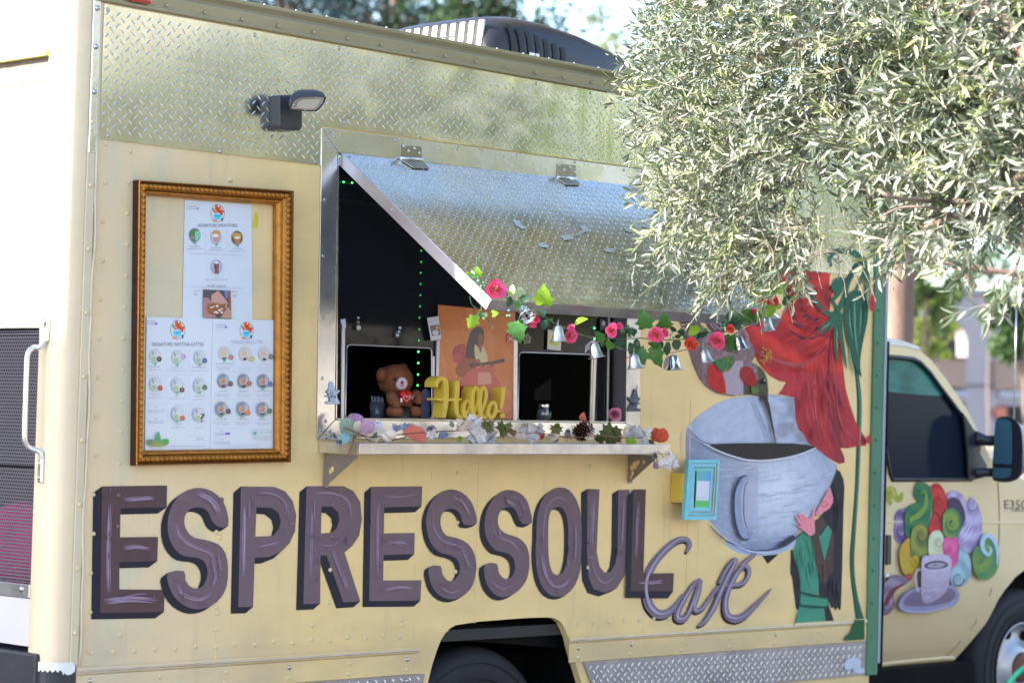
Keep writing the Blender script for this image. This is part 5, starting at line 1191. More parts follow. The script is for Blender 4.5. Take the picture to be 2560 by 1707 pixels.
def sheet_thing(label, corners, C, y, fill):
    c0 = W(*C(corners[0]), y); t = thing('menu_sheet', label, 'menu', c0, 'paper menus in the gold frame')
    p = Paint(lambda a, b, yy: W(a, b, yy)-c0, y, .00012); p.mb.prism([W(*C(q), y)-c0 for q in corners], (0, .0008, 0)); p.mb.cols = [PW]*len(p.mb.v)
    p.lay(2); p.mb.build('paper', m_print, t)
    pr = Paint(lambda a, b, yy: W(a, b, yy)-c0, y-.0004, .00012); fill(pr, C); pr.build('print', m_print, t); return t
def drink(p, C, c, bgc, cup, top=None, badge=True, s=1.0, accent=None, acol=None, green=False):
    p.disc(C, c, 57*s, 70*s, bgc, n=22)
    if green:
        p.poly(C, [(c[0]-35*s, c[1]+2*s), (c[0]+5*s, c[1]+2*s), (c[0]+0*s, c[1]+52*s), (c[0]-28*s, c[1]+54*s)], cup); p.poly(C, [(c[0]-35*s, c[1]-18*s), (c[0]+8*s, c[1]-18*s), (c[0]+5*s, c[1]+8*s), (c[0]-34*s, c[1]+8*s)], P(200, 208, 205, 1)); p.stroke(C, [(c[0]-32*s, c[1]-48*s), (c[0]-18*s, c[1]-5*s)], 6*s, P(60, 50, 60))
        p.poly(C, [(c[0]+5*s, c[1]-60*s), (c[0]+40*s, c[1]-40*s), (c[0]+52*s, c[1]), (c[0]+30*s, c[1]+40*s), (c[0]+8*s, c[1]+20*s)], mix(bgc, P(206, 210, 214, 1), .6))
    else:
        p.disc(C, (c[0]-8*s, c[1]+4*s), 34*s, 34*s, mix(bgc, P(210, 200, 200, 1), .5)); p.disc(C, (c[0]-8*s, c[1]+2*s), 24*s, 24*s, cup, n=14); p.disc(C, (c[0]-14*s, c[1]-2*s), 9*s, 7*s, P(214, 180, 150, 1)); p.poly(C, [(c[0]+16*s, c[1]-60*s), (c[0]+44*s, c[1]-36*s), (c[0]+52*s, c[1]+14*s), (c[0]+30*s, c[1]+50*s), (c[0]+18*s, c[1])], mix(bgc, P(206, 205, 214, 1), .5))
        p.poly(C, [(c[0]-20*s, c[1]+42*s), (c[0]+20*s, c[1]+40*s), (c[0]+8*s, c[1]+64*s), (c[0]-14*s, c[1]+64*s)], P(60, 54, 60, 1))
    if badge: p.disc(C, (c[0]+1*s, c[1]+72*s), 13*s, 15*s, TEAL, n=10)
    if accent:
        ac = (c[0]+accent[0], c[1]+accent[1]); rr = random.Random(int(ac[0]))
        for k in range(7):
            a = k*.9+.3; p.disc(C, (ac[0]+14*math.cos(a), ac[1]+16*math.sin(a)), 13, 11, mix(acol, (0, 0, 0), rr.uniform(0, .35)), n=7)
        p.disc(C, ac, 8, 9, mix(acol, (.6, .6, .5), .3), n=8)
GREY = P(186, 192, 204, 1); MG = P(150, 186, 130, 1); DG = P(132, 132, 146, 1); LAT = P(176, 120, 84, 1)
def f1(p, C):
    logo(p, C, (950, 395), 1.0); p.text(C, 'Our base milk is oat', (680, 322), 100, 13, INK); p.text(C, 'Almond available', (680, 348), 100, 12, INK); p.poly(C, [(735, 335), (747, 333), (747, 360), (738, 360)], P(90, 80, 180))
    p.text(C, 'SIGNATURE SMOOTHIES', (950, 524), 420, 34, P(120, 118, 140))
    for x in (825, 1050): p.stroke(C, [(x, 570), (x-2, 810)], 2.2, P(160, 165, 200))
    p.stroke(C, [(645, 820), (1220, 842)], 3, P(140, 150, 190)); p.stroke(C, [(640, 1170), (1220, 1192)], 3, P(140, 150, 190))
    p.disc(C, (708, 628), 60, 74, P(96, 104, 106)); p.disc(C, (680, 605), 26, 26, P(60, 130, 60)); p.poly(C, [(708, 590), (762, 580), (765, 640), (735, 690), (710, 680)], P(120, 200, 160, 1)); p.disc(C, (680, 655), 26, 22, P(130, 120, 126)); p.disc(C, (710, 710), 14, 13, TEAL)
    p.disc(C, (935, 645), 60, 74, P(196, 182, 200, 1)); p.disc(C, (937, 605), 45, 30, P(206, 150, 96, 1)); p.poly(C, [(895, 625), (980, 620), (965, 700), (910, 700)], P(186, 150, 144, 1)); p.disc(C, (930, 632), 34, 16, P(236, 230, 226, 1)); p.disc(C, (940, 725), 14, 13, TEAL)
    p.disc(C, (1157, 655), 60, 74, P(120, 84, 54)); p.disc(C, (1150, 630), 44, 30, P(200, 150, 90, 1)); p.poly(C, [(1128, 650), (1192, 650), (1188, 722), (1135, 722)], P(160, 120, 86, 1)); p.disc(C, (1160, 655), 36, 12, P(230, 220, 205, 1)); p.disc(C, (1188, 630), 12, 12, P(200, 180, 90, 1)); p.disc(C, (1162, 740), 14, 12, TEAL)
    for x, y, a, b in ((708, 746, 'Matcha Banana', 'Blended banana, matcha, milk'), (938, 760, 'Peanut Butter Banana', 'Blended banana, PB, espresso, milk'), (1158, 772, 'Espresso Banana', 'Blended banana, espresso, milk')): p.text(C, a, (x, y), 110, 13, INK); p.text(C, b, (x, y+27), 170, 14, INK)
    p.disc(C, (940, 963), 61, 76, P(176, 170, 206, 1)); p.poly(C, [(912, 925), (965, 925), (962, 1035), (918, 1035)], P(120, 86, 80)); p.disc(C, (938, 918), 26, 15, P(220, 214, 220, 1)); p.stroke(C, [(925, 925), (928, 985)], 7, P(60, 40, 44)); p.stroke(C, [(962, 895), (966, 915)], 6, P(60, 40, 44))
    p.text(C, 'Oreo', (937, 1068), 26, 13, INK); p.text(C, 'Blended banana, vanilla, PB, espresso, milk', (937, 1098), 240, 14, INK)
    p.text(C, '16oz $7', (882, 1163), 72, 22, P(60, 90, 110)); p.text(C, '|', (935, 1165), 3, 24, INK); p.text(C, '22oz $10', (992, 1167), 84, 22, P(60, 90, 110)); 
    p.text(C, 'small pieces', (733, 1214), 76, 15, INK); p.text(C, '$ 3', (722, 1254), 28, 24, P(50, 90, 100)); p.text(C, 'big pieces', (1133, 1226), 66, 15, INK); p.text(C, '$ 5', (1134, 1273), 28, 24, P(50, 90, 100))
    p.poly(C, [(797, 1202), (1088, 1214), (1097, 1512), (797, 1500)], P(66, 66, 74)); p.poly(C, [(1066, 1214), (1088, 1214), (1095, 1500), (1066, 1350)], P(150, 82, 62)); p.poly(C, [(1020, 1212), (1062, 1214), (1060, 1300), (1030, 1290)], P(96, 120, 170))
    p.poly(C, [(885, 1260), (955, 1216), (1030, 1300), (1060, 1345), (1040, 1400), (880, 1400)], P(184, 140, 132)); p.poly(C, [(797, 1285), (850, 1290), (885, 1330), (880, 1400), (940, 1500), (797, 1500)], P(160, 116, 116)); p.poly(C, [(980, 1500), (1060, 1380), (1097, 1440), (1097, 1510)], P(176, 136, 118))
    p.poly(C, [(840, 1360), (900, 1340), (1000, 1360), (1040, 1350), (1010, 1460), (890, 1470), (840, 1440)], P(140, 84, 48)); rr = random.Random(2)
    for k in range(15): p.disc(C, (rr.uniform(875, 1000), rr.uniform(1360, 1450)), 14, 9, mix(P(236, 224, 226, 1), P(70, 50, 54), rr.choice((0, .1, .9))), n=7)
def f2(p, C):
    logo(p, C, (488, 212), 1.0); p.text(C, 'Our base milk is', (230, 130), 85, 13, INK); p.text(C, 'Almond upcharge', (222, 155), 76, 13, INK); p.disc(C, (277, 153), 12, 11, P(110, 80, 200))
    p.text(C, 'SIGNATURE MATCHA LATTES', (490, 354), 505, 36, P(120, 118, 140))
    cells = [(268, 470, (38, 30), P(70, 54, 50)), (485, 480, (58, -6), P(206, 180, 226, 1)), (706, 483, (46, 32), P(50, 84, 170)), (270, 745, (46, 38), P(176, 34, 50)), (485, 755, (45, 46), P(96, 70, 66)), (704, 757, (48, 20), P(40, 110, 80)), (486, 1033, (48, 44), P(196, 92, 50))]
    for x, y, a, c in cells: drink(p, C, (x, y), GREY, MG, accent=a, acol=c, green=True, badge=(x, y) != (270, 745))
    drink(p, C, (697, 1042), GREY, MG, green=True, badge=False); p.text(C, '?', (730, 1072), 42, 84, P(40, 36, 44))
    for x in (382, 598): 
        for y0, y1 in ((400, 630), (672, 900), (945, 1155)): p.stroke(C, [(x, y0), (x-1, y1)], 2, P(165, 170, 206))
    for y in (655, 935): p.stroke(C, [(200, y), (760, y+4)], 2.2, P(165, 170, 206))
    for x, y, a, b in ((262, 572, 'Plain Matcha', 'Classic Matcha, milk'), (486, 580, 'Lavender Leaf', 'Organic Matcha, Lavender, oat'), (700, 582, 'Blueberry Lavender', 'Organic Matcha, blueberry, lavender'), (268, 846, 'Honey Rose', 'Organic Matcha, honey, rose'), (482, 855, 'Cacao', 'Organic Matcha, chocolate'), (700, 862, 'Twisted Mint', 'Organic Matcha, mint'), (490, 1137, 'Caramel', 'Organic Matcha, caramel')):
        p.text(C, a, (x, y), min(150, len(a)*9), 13, INK); p.text(C, b, (x+2, y+32), min(180, len(b)*6), 12, INK)
    p.text(C, 'Create your own', (700, 1170), 84, 11, INK); p.text(C, 'ICED', (275, 966), 26, 11, INK); p.text(C, '12oz $7 | 16oz $7 | 22oz $10', (278, 1004), 158, 15, P(70, 90, 120)); p.text(C, 'HOT', (275, 1086), 26, 11, INK); p.text(C, '12oz $7 | 16oz $9 | 22oz $7', (278, 1112), 158, 15, P(70, 90, 120))
    p.stroke(C, [(200, 1022), (355, 1022)], 2, INK); p.stroke(C, [(200, 1128), (355, 1128)], 2, INK)
    p.poly(C, [(190, 1310), (230, 1285), (260, 1300), (300, 1290), (350, 1300), (400, 1300), (385, 1340), (300, 1356), (240, 1350), (200, 1335)], P(120, 140, 84, 1), smooth=3); p.disc(C, (220, 1308), 30, 24, P(86, 120, 70)); p.disc(C, (290, 1335), 60, 20, P(140, 150, 84, 1))
    p.poly(C, [(278, 1310), (280, 1250), (297, 1204), (316, 1250), (318, 1300)], P(50, 150, 80), smooth=2); p.poly(C, [(318, 1310), (350, 1282), (400, 1285), (392, 1315), (350, 1325)], P(56, 150, 70), smooth=2)
    p.stroke(C, [(408, 1350), (752, 1352)], 3, P(130, 140, 170)); p.text(C, 'Sweetness', (705, 1268), 66, 11, INK); p.text(C, 'None  Reg', (705, 1288), 66, 11, INK); p.text(C, 'add boba  $', (605, 1255), 76, 10, P(150, 155, 190))
def f3(p, C):
    logo(p, C, (1163, 220), .92); p.text(C, 'Our base milk is oat', (912, 165), 96, 12, INK); p.text(C, 'Almond upcharge', (908, 189), 90, 12, INK); p.disc(C, (963, 187), 9, 11, P(100, 84, 190))
    p.text(C, 'SIGNATURE LATTES', (1168, 334), 305, 36, P(178, 172, 200))
    rows = [[(945, 443, (65, 38), P(190, 120, 130)), (1147, 448, (68, 50), P(216, 206, 120, 1)), (1338, 450, (64, 26), P(120, 110, 120))], [(935, 712, (70, 28), P(110, 80, 84)), (1135, 714, (55, 25), P(190, 100, 70)), (1327, 716, (68, 28), P(70, 110, 180))], [(918, 987, (66, 25), P(76, 54, 66)), (1128, 986, (48, 38), P(214, 120, 50)), (1323, 990, (66, 18), P(36, 110, 80))]]
    nm = [['The Divine Cinnamon', 'Honey Bee', 'Vanilla Bean'], ['Lavendula', 'Salt Breeze', 'Blueberry Lavender'], ['The Thunder', 'Toffee Latte', 'Cielo Mocha']]
    for i, r in enumerate(rows):
        for j, (x, y, a, c) in enumerate(r):
            drink(p, C, (x, y), mix(P(176, 172, 176, 1), P(214, 206, 206, 1), .5) if i == 0 else DG, LAT if i else P(206, 180, 150, 1), accent=a, acol=c, badge=(i, j) in ((0, 0), (1, 2), (2, 0), (2, 1), (2, 2)))
            c1 = INK if (i or not j) else P(160, 158, 190); p.text(C, nm[i][j], (x, y+100), 9.2*len(nm[i][j]), 12, c1); p.text(C, 'Espresso, steamed milk', (x-2, y+134), 150, 11, c1); p.text(C, 'organic syrup, foam', (x-2, y+152), 120, 11, c1)
    for x in (1048, 1245):
        for k, (y0, y1) in enumerate(((390, 600), (650, 860), (920, 1130))): p.stroke(C, [(x-12*k, y0), (x-12*k-4, y1)], 2, P(165, 170, 206))
    for k, y in enumerate((622, 893, 1180)): p.stroke(C, [(870-14*k, y), (1400, y)], 2.2, P(165, 170, 206))
    p.text(C, 'ICED', (918, 1200), 24, 11, INK); p.text(C, '16oz $7 | 22oz $7', (896, 1229), 95, 15, P(70, 90, 120)); p.poly(C, [(955, 1220), (1000, 1218), (1000, 1238), (956, 1240)], P(110, 60, 190)); p.text(C, 'HOT', (922, 1290), 28, 12, INK); p.text(C, '12oz $6 | 16oz $6 | 22oz $7', (924, 1314), 148, 15, P(70, 90, 120))
    p.stroke(C, [(850, 1245), (940, 1245)], 2, INK); p.stroke(C, [(850, 1330), (1000, 1330)], 2, INK)
    p.text(C, 'Sweetness choices: honey, agave', (1327, 1197), 195, 11, INK); p.disc(C, (1246, 1223), 16, 16, TEAL); p.text(C, 'CAFFEINE FREE', (1352, 1221), 150, 13, TEAL)
    for k in range(3): p.text(C, 'please ask us about allergies and milks' if k else 'available to order with any size', (1335, 1252+18*k), 205-10*k, 11, INK)
    p.stroke(C, [(965, 1352), (1300, 1346)], 3, P(165, 170, 206))
sheet_thing('upper menu sheet headed Signature Smoothies with a square cake photo', [(603, 254), (1307, 303), (1318, 1530), (578, 1520)], S1, -.0030, f1)
sheet_thing('lower left menu sheet headed Signature Matcha Lattes with a green leaf heap', [(184, 84), (833, 108), (812, 1382), (166, 1392)], S2, -.0052, f2)
sheet_thing('lower right menu sheet headed Signature Lattes with nine coffee pictures', [(832, 108), (1462, 119), (1456, 1374), (806, 1382)], S2, -.0072, f3)

# ================================================================== small blue frame in front of a yellow box
yb = MB(); a = W(*M1((65, 870)), -.04); b = W(*M1((150, 1160)), -.04)
yb.box(a.x+.0, a.x+.10, -.062, 0, b.z, a.z); k = part('junction_box', yb, mat('yellow_box_paint', P(206, 178, 80), .5, var=.1), bevel=.004)
bf = thing('small_frame', 'small distressed turquoise picture frame holding a white card beside the painted cup', 'picture frame', W(*M1((295, 1030)), -.07))
YB = -.078; o_ = [(166, 740), (470, 738), (436, 1328), (122, 1328)]; i_ = [(242, 850), (398, 853), (376, 1208), (226, 1208)]
blue = mat('distressed_turquoise', P(110, 186, 208), .5, var=.12, vscale=30, col2=None); tan = mat('bare_wood', P(150, 130, 100), .6, var=.3, vscale=40)
FO = [W(*M1(q), YB)-bf.location for q in o_]; FI = [W(*M1(q), YB)-bf.location for q in i_]
for i in range(4):
    j = (i+1) % 4; mb = MB()
    pr_ = [(0, .016), (0, 0), (.30, 0), (.36, .004), (.62, .001), (.70, .006), (1, .008), (1, .016)]
    for k2 in range(len(pr_)-1):
        (t0, d0), (t1, d1) = pr_[k2], pr_[k2+1]
        mb.add([FO[i]+(FI[i]-FO[i])*t0+Vector((0, d0, 0)), FO[j]+(FI[j]-FO[j])*t0+Vector((0, d0, 0)), FO[j]+(FI[j]-FO[j])*t1+Vector((0, d1, 0)), FO[i]+(FI[i]-FO[i])*t1+Vector((0, d1, 0))], [(0, 1, 2, 3)], tan if k2 in (2, 4) else blue)
    r = mb.build('frame_rail', blue, bf)
p = Paint(lambda a_, b_, yy: W(a_, b_, yy)-bf.location, YB+.009, .0003)
p.poly(M1, i_, P(90, 180, 120)); p.grid(M1, i_, 9, lambda x, y: mix(mix(P(70, 160, 190), P(70, 180, 90), (y-950)/220), P(60, 130, 220), max(0, (x-320)/80)*(y < 1100)))
p.poly(M1, [(248, 945), (371, 950), (358, 1140), (234, 1136)], P(205, 212, 240, 1))
p.text(M1, 'ESPRESSOUL', (293, 1112), 104, 13, P(110, 170, 160)); p.build('card', m_print, bf)
mb = MB(); mb.prism([FO[0]+Vector((0, .016, 0)), FO[1]+Vector((0, .016, 0)), FO[2]+Vector((0, .016, 0)), FO[3]+Vector((0, .016, 0))], (0, .003, 0)); mb.build('backing_board', tan, bf)

# ================================================================== behind the screen: bear, hello sign, poster ...
BW = crop(820, 780, .19558)
fur = mat('brown_plush', P(140, 84, 56), .95, var=.2, vscale=60, bump=.004, bscale=220); fur2 = mat('plush_muzzle', P(214, 196, 206), .9)
yB = .14; bc = W(*BW((900, 1350)), yB); bear = thing('teddy_bear', 'brown plush teddy bear with a red heart, sitting in the left window opening', 'teddy bear', bc)
s_ = .19558/6044*8.25
def bl(x, y, dy=0): return W(*BW((x, y)), yB+dy)-bc
mb = MB(); mb.ball(bl(930, 1130), (.045, .04, .05), 16, 10); mb.build('body', fur, bear)
mb = MB(); mb.ball(bl(860, 870), (.190*.195558/.19558*.36*.9, .058, .056), 18, 12, M=Matrix.Rotation(-.35, 4, 'Z')); mb.build('head', fur, bear)
for x, y, dy in ((690, 800, .0), (955, 745, -.01)): mb = MB(); mb.ball(bl(x, y, dy), (.021, .014, .024), 12, 8); mb.build('ear', fur, bear)
mb = MB(); mb.ball(bl(935, 912, -.045), (.024, .022, .024), 14, 10); mz = mb.build('muzzle', fur2, bear)
mb = MB(); mb.ball(bl(948, 900, -.068), (.008, .005, .006), 8, 6); mb.build('nose', mat('red_nose', (.4, .02, .08), .4), mz)
mb = MB(); mb.tube([bl(920, 935, -.067), bl(935, 948, -.069), bl(950, 925, -.069), bl(965, 945, -.066), bl(985, 935, -.062)], .0012, 5); mb.build('mouth', MATS['red_nose'], mz)
for x, dy in ((858, -.048), (1000, -.035)): mb = MB(); mb.ball(bl(x, 862, dy), .0065, 8, 6); mb.build('eye', m_black, bear)
for a_, b_ in (((800, 1040), (870, 1170)), ((1120, 1040), (1150, 1120))):
    mb = MB(); mb.tube([bl(a_[0], a_[1], .0), bl((a_[0]+b_[0])/2-10, (a_[1]+b_[1])/2, -.03), bl(b_[0], b_[1], -.05)], [.02, .024, .018], 10); mb.ball(bl(b_[0], b_[1], -.05), .018, 10, 8); mb.build('arm', fur, bear)
for x in (850, 1100): mb = MB(); mb.ball(bl(x, 1270, -.03), (.03, .035, .022), 12, 8); mb.build('foot', fur, bear)
def fuzz(host, c, r, n, L=.005, M=None):
    rr = random.Random(n); b = MB(); M = M or Matrix.Identity(4)
    for _ in range(n):
        d = Vector((rr.gauss(0, 1), rr.gauss(0, 1), rr.gauss(0, 1))).normalized(); p0 = Vector((d.x*r[0], d.y*r[1], d.z*r[2])); nn = Vector((d.x/r[0], d.y/r[1], d.z/r[2])).normalized()
        p0 = M @ p0; nn = (M.to_3x3() @ nn+Vector((rr.gauss(0, .35), rr.gauss(0, .35), rr.gauss(-.2, .35)))).normalized(); t_ = nn.orthogonal().normalized()*.0009
        b.add([c+p0-t_, c+p0+t_, c+p0+nn*L*rr.uniform(.6, 1.2)], [(0, 1, 2)])
    return stuff(b.build('fur', fur, host))
fuzz(bear, bl(930, 1130), (.045, .04, .05), 2500); fuzz(bear, bl(860, 870), (.0616, .058, .056), 5000, M=Matrix.Rotation(-.35, 4, 'Z'))
for x, y, dy in ((690, 800, .0), (955, 745, -.01)): fuzz(bear, bl(x, y, dy), (.021, .014, .024), 900)
hp = [(0, -.9), (.35, -.55), (.8, -.1), (.95, .35), (.75, .75), (.4, .85), (0, .5), (-.4, .85), (-.75, .75), (-.95, .35), (-.8, -.1), (-.35, -.55)]
mb = MB(); hc = bl(990, 1085, -.075); R1 = Matrix.Rotation(-.0, 4, 'X')
ring = [hc+Vector((.030*a, 0, .030*b)) for a, b in spline(hp, 3, True)]; N = len(ring)
mb.add(ring+[hc+(q-hc)*.75+Vector((0, -.010, 0)) for q in ring]+[hc+Vector((0, -.013, 0))]+[hc+Vector((0, .012, 0))], [(i, (i+1) % N, N+(i+1) % N, N+i) for i in range(N)]+[(N+i, N+(i+1) % N, 2*N) for i in range(N)]+[((i+1) % N, i, 2*N+1) for i in range(N)], smooth=True); ht = mb.build('heart', mat('red_satin', (.62, .015, .012), .4), bear)
p = Paint(lambda a_, b_, yy: W(a_, b_, yy)-bc, yB-.075-.0145, .0003)
p.text(BW, 'I', (938, 1125), 26, 52, (.75, .70, .70)); p.text(BW, 'U', (1072, 1085), 32, 48, (.75, .70, .70)); hpp = [(1005+42*a, 1105-42*b) for a, b in spline(hp, 3, True)]; p.stroke(BW, hpp+[hpp[0]], 6, (.75, .6, .6), n=1); p.build('heart_lettering', m_paint, ht)
mb = MB(); mb.lathe([(.001, .0), (.052, .0), (.052, .006), (.048, .03), (.036, .046), (.001, .052)], 24, Matrix.Translation(W(*BW((905, 1362)), .14))); o = mb.build('black_hat_box', m_black, None)
o.name = 'round_black_tin'; tag(o, 'round black domed tin on the counter under the teddy bear', 'tin')
# straws in a glass
c = W(*BW((625, 1330)), .20); st = thing('straw_cup', 'clear cup packed with paper straws left of the teddy bear', 'cup', c)
mb = MB(); mb.lathe([(.022, -.03), (.028, .05), (.030, .05), (.024, -.032), (.001, -.032)], 18); mb.build('cup', mat('cup_plastic', (.10, .10, .14), .1, spec=.6), st)
for k in range(13): a = k*2.4; r = .02*math.sqrt(k/13); mb = MB(); mb.tube([(r*math.cos(a)*.7, r*math.sin(a)*.7, -.02), (r*math.cos(a)*1.3, r*math.sin(a)*1.3, .068+.004*math.sin(k*3))], .0026, 6); mb.build('straw', mat('straw_lilac', (.34, .32, .42), .5), st)
mb = MB(); q = [W(*BW(t), .11) for t in [(1195, 1360), (1300, 1362), (1300, 1000), (1245, 975), (1215, 1010), (1200, 1120)]]; mb.prism(q, (0, .006, 0)); o = mb.build('leaning_board', mat('lilac_board', P(120, 120, 160), .5), None, bevel=.001, loc=q[0]); tag(o, 'pale lilac board leaning inside the window right of the teddy bear', 'board')
# jar
c = W(1357, 1052, .16); jr = thing('metal_jar', 'small clear jar with a steel screw lid in the right window opening', 'jar', c)
mb = MB(); mb.lathe([(.001, 0), (.026, 0), (.027, .03), (.024, .042), (.022, .046)], 18); mb.build('jar_body', mat('jar_glass', (.25, .27, .33), .08, .5), jr); mb = MB(); mb.lathe([(.023, .046), (.025, .048), (.025, .062), (.023, .066), (.001, .066)], 18); mb.build('lid', m_alu, jr)
mb = MB(); mb.tube([(.026, 0, .03), (.036, -.005, .034), (.034, -.004, .01)], .004, 6); mb.build('green_tag', mat('green_tag', (.12, .4, .12), .5), jr)
mb = MB(); q = [W(1340, 975, .4), W(1378, 945, .4), (W(1378, 1000, .4)), W(1340, 1000, .4)]; mb.prism(q, (0, .01, 0)); o = mb.build('appliance_panel', mat('grey_panel', (.10, .10, .11), .5), truck)
# hello sign
GY = mat('mustard_paint', (.74, .52, .06), .45, var=.06, vscale=20)
ho = W(1157, 1046, 0); hello = None
strokes = [([(1385,960),(1395,895),(1435,852),(1490,862),(1516,950),(1514,1100),(1500,1240),(1482,1352)], [34,44,46,48,50,50,46,36]),
 ([(1392,1112),(1500,1122),(1600,1118),(1712,1116)], [22,30,30,22]),
 ([(1655,880),(1655,1000),(1645,1150),(1650,1280),(1690,1340),(1740,1320),(1790,1262),(1818,1185),(1790,1132),(1752,1170),(1738,1260),(1758,1330),(1810,1345),(1860,1290),(1915,1150),(1925,1010),(1892,962),(1862,1020),(1850,1150),(1862,1290),(1905,1345),(1955,1300),(2015,1130),(2022,1010),(1988,962),(1960,1020),(1946,1150),(1960,1290),(2000,1345),(2045,1320),(2056,1262),(2078,1190),(2118,1150),(2150,1200),(2140,1290),(2092,1348),(2060,1310),(2052,1260)],
   [44,46,46,44,42,38,32,32,32,34,40,42,38,30,30,32,34,36,38,40,40,34,30,32,34,36,38,40,40,36,32,32,34,34,36,40,38,30]),
 ([(2140,1150),(2150,1210),(2170,1262),(2215,1262)], [20,22,24,18]),
 ([(2245,965),(2238,1080),(2222,1180),(2212,1235)], [40,40,34,22]), ([(2214,1300),(2232,1330),(2236,1345)], [44,52,46])]
mb = MB(); yy = -.004
for q, w in strokes:
    w = [v*1.18 for v in w]; sp = spline(q, 5); N = len(sp); ws = np.interp(np.linspace(0, len(w)-1, N), range(len(w)), w); L, R = [], []
    for i in range(N):
        a, b = np.array(sp[max(i-1, 0)]), np.array(sp[min(i+1, N-1)]); t = (b-a)/(np.linalg.norm(b-a)+1e-9); nn = np.array([-t[1], t[0]])*ws[i]/2; yk = yy-.00012*i
        L.append(W(*BW(np.array(sp[i])+nn), yk)); R.append(W(*BW(np.array(sp[i])-nn), yk))
    yy -= .0035 if N > 60 else .0012
    D = Vector((0, .052, 0)); V = L+R+[W(0, 0, 0)]*0+[v+D for v in L]+[v+D for v in R]
    fs = []
    for i in range(N-1): fs += [(i, N+i, N+i+1, i+1), (2*N+i, 2*N+i+1, 3*N+i+1, 3*N+i), (i, i+1, 2*N+i+1, 2*N+i), (N+i, 3*N+i, 3*N+i+1, N+i+1)]
    fs += [(0, 2*N, 3*N, N), (N-1, 2*N-1, 4*N-1, 3*N-1)]
    mb.add(V, fs)
hello = mb.build('hello_sign', GY, None, loc=ho); tag(hello, 'thick mustard yellow cut-out sign reading Hello! standing on the window sill', 'sign')
# poster
pc = W(*BW((1420, -20)), .066); post_ = thing('poster', 'orange poster of a seated long haired guitar player behind the Hello sign', 'poster', pc)
PC = crop(780, 700, .39116)
p = Paint(lambda a_, b_, yy_: W(a_, b_, yy_)-pc, .063, .0002); OR = P(196, 112, 52)
pq = [(806, 158), (1300, 205), (1290, 888), (800, 888)]
p.mb.prism([W(*PC(q), .064)-pc for q in pq], (0, .001, 0)); p.mb.cols = [OR]*len(p.mb.v)
p.grid(PC, pq, 7, lambda x, y: mix(mix(OR, P(176, 96, 60), max(0, (y-500)/400)), P(210, 140, 100), max(0, streak(x, y, 1.2, .01, 3)-.5)*1.3))
p.disc(PC, (955, 470), 60, 62, P(160, 50, 70)); p.disc(PC, (930, 500), 30, 34, P(176, 66, 80)); p.disc(PC, (975, 440), 28, 24, P(176, 60, 62))
p.poly(PC, [(1010, 340), (1040, 304), (1075, 300), (1096, 320), (1100, 370), (1088, 420), (1060, 440), (1040, 520), (990, 520), (985, 440)], P(56, 48, 56), smooth=3)
p.poly(PC, [(1062, 350), (1088, 345), (1092, 390), (1078, 430), (1062, 420)], P(132, 76, 62), smooth=2); p.poly(PC, [(1040, 410), (1065, 430), (1085, 420), (1110, 450), (1122, 520), (1060, 530), (1040, 480)], P(196, 180, 150), smooth=2)
p.poly(PC, [(1062, 425), (1088, 425), (1078, 470)], P(132, 76, 62))
p.poly(PC, [(920, 560), (960, 510), (1040, 500), (1060, 540), (1010, 590), (960, 620), (925, 600)], P(140, 70, 50), smooth=3); p.disc(PC, (1022, 545), 13, 15, P(50, 32, 36)); p.stroke(PC, [(1040, 540), (1130, 532), (1230, 512)], [20, 18, 24], P(62, 50, 60)); p.stroke(PC, [(1060, 505), (1100, 560), (1160, 545)], 14, P(130, 74, 62))
p.poly(PC, [(940, 680), (990, 590), (1060, 560), (1160, 560), (1170, 600), (1200, 660), (1190, 790), (945, 790)], P(186, 86, 80), smooth=2); p.poly(PC, [(1060, 590), (1140, 590), (1150, 660), (1060, 670)], P(204, 140, 130)); p.poly(PC, [(945, 670), (1010, 690), (1000, 800), (945, 800)], P(150, 50, 60)); p.poly(PC, [(1130, 720), (1180, 720), (1180, 790), (1130, 790)], P(140, 56, 66))
p.build('printed_sheet', m_print, post_)
# things stuck on the glass
def card(name, C, pts, y, col, label, cat, extra=None):
    o0 = W(*C(pts[0]), y); p = Paint(lambda a_, b_, yy_: W(a_, b_, yy_)-o0, y, .0004); p.mb.prism([W(*C(q), y)-o0 for q in pts], (0, .001, 0)); p.mb.cols = [col]*len(p.mb.v)
    if extra: extra(p)
    o = p.mb.build(name, m_print, None); o.location = o0; tag(o, label, cat); return o
def pol(p):
    p.poly(BW, [(1302, 175), (1422, 160), (1438, 290), (1330, 306)], P(96, 78, 90)); p.disc(BW, (1375, 262), 42, 34, P(186, 190, 205)); p.disc(BW, (1395, 200), 22, 24, P(200, 150, 130)); p.disc(BW, (1345, 205), 18, 22, P(150, 100, 90))
    p.text(BW, 'Espressoul', (1340, 120), 70, 12, P(150, 150, 170))
card('instant_photo', BW, [(1268, 75), (1412, 52), (1450, 345), (1318, 368)], .052, P(196, 192, 206), 'tilted instant photo with white border stuck to the window post', 'photo', pol)
card('price_card', PC, [(1508, 318), (1596, 326), (1590, 452), (1504, 442)], .060, P(184, 186, 184), 'pale card with a yellow-green printed panel on the right window glass', 'card', lambda p: (p.poly(PC, [(1512, 340), (1590, 346), (1586, 425), (1508, 418)], P(196, 196, 110)), [p.stroke(PC, [(1522, 402+8*k), (1575, 406+8*k)], 2, P(90, 96, 60)) for k in range(2)]))
card('black_sticker', PC, [(1840, 250), (1888, 246), (1890, 318), (1842, 322)], .060, P(30, 28, 34), 'small black sticker with a white bulb drawing near the top right of the window', 'sticker', lambda p: (p.disc(PC, (1864, 276), 11, 16, P(170, 170, 180)), p.stroke(PC, [(1864, 290), (1862, 306)], 6, P(170, 170, 180))))
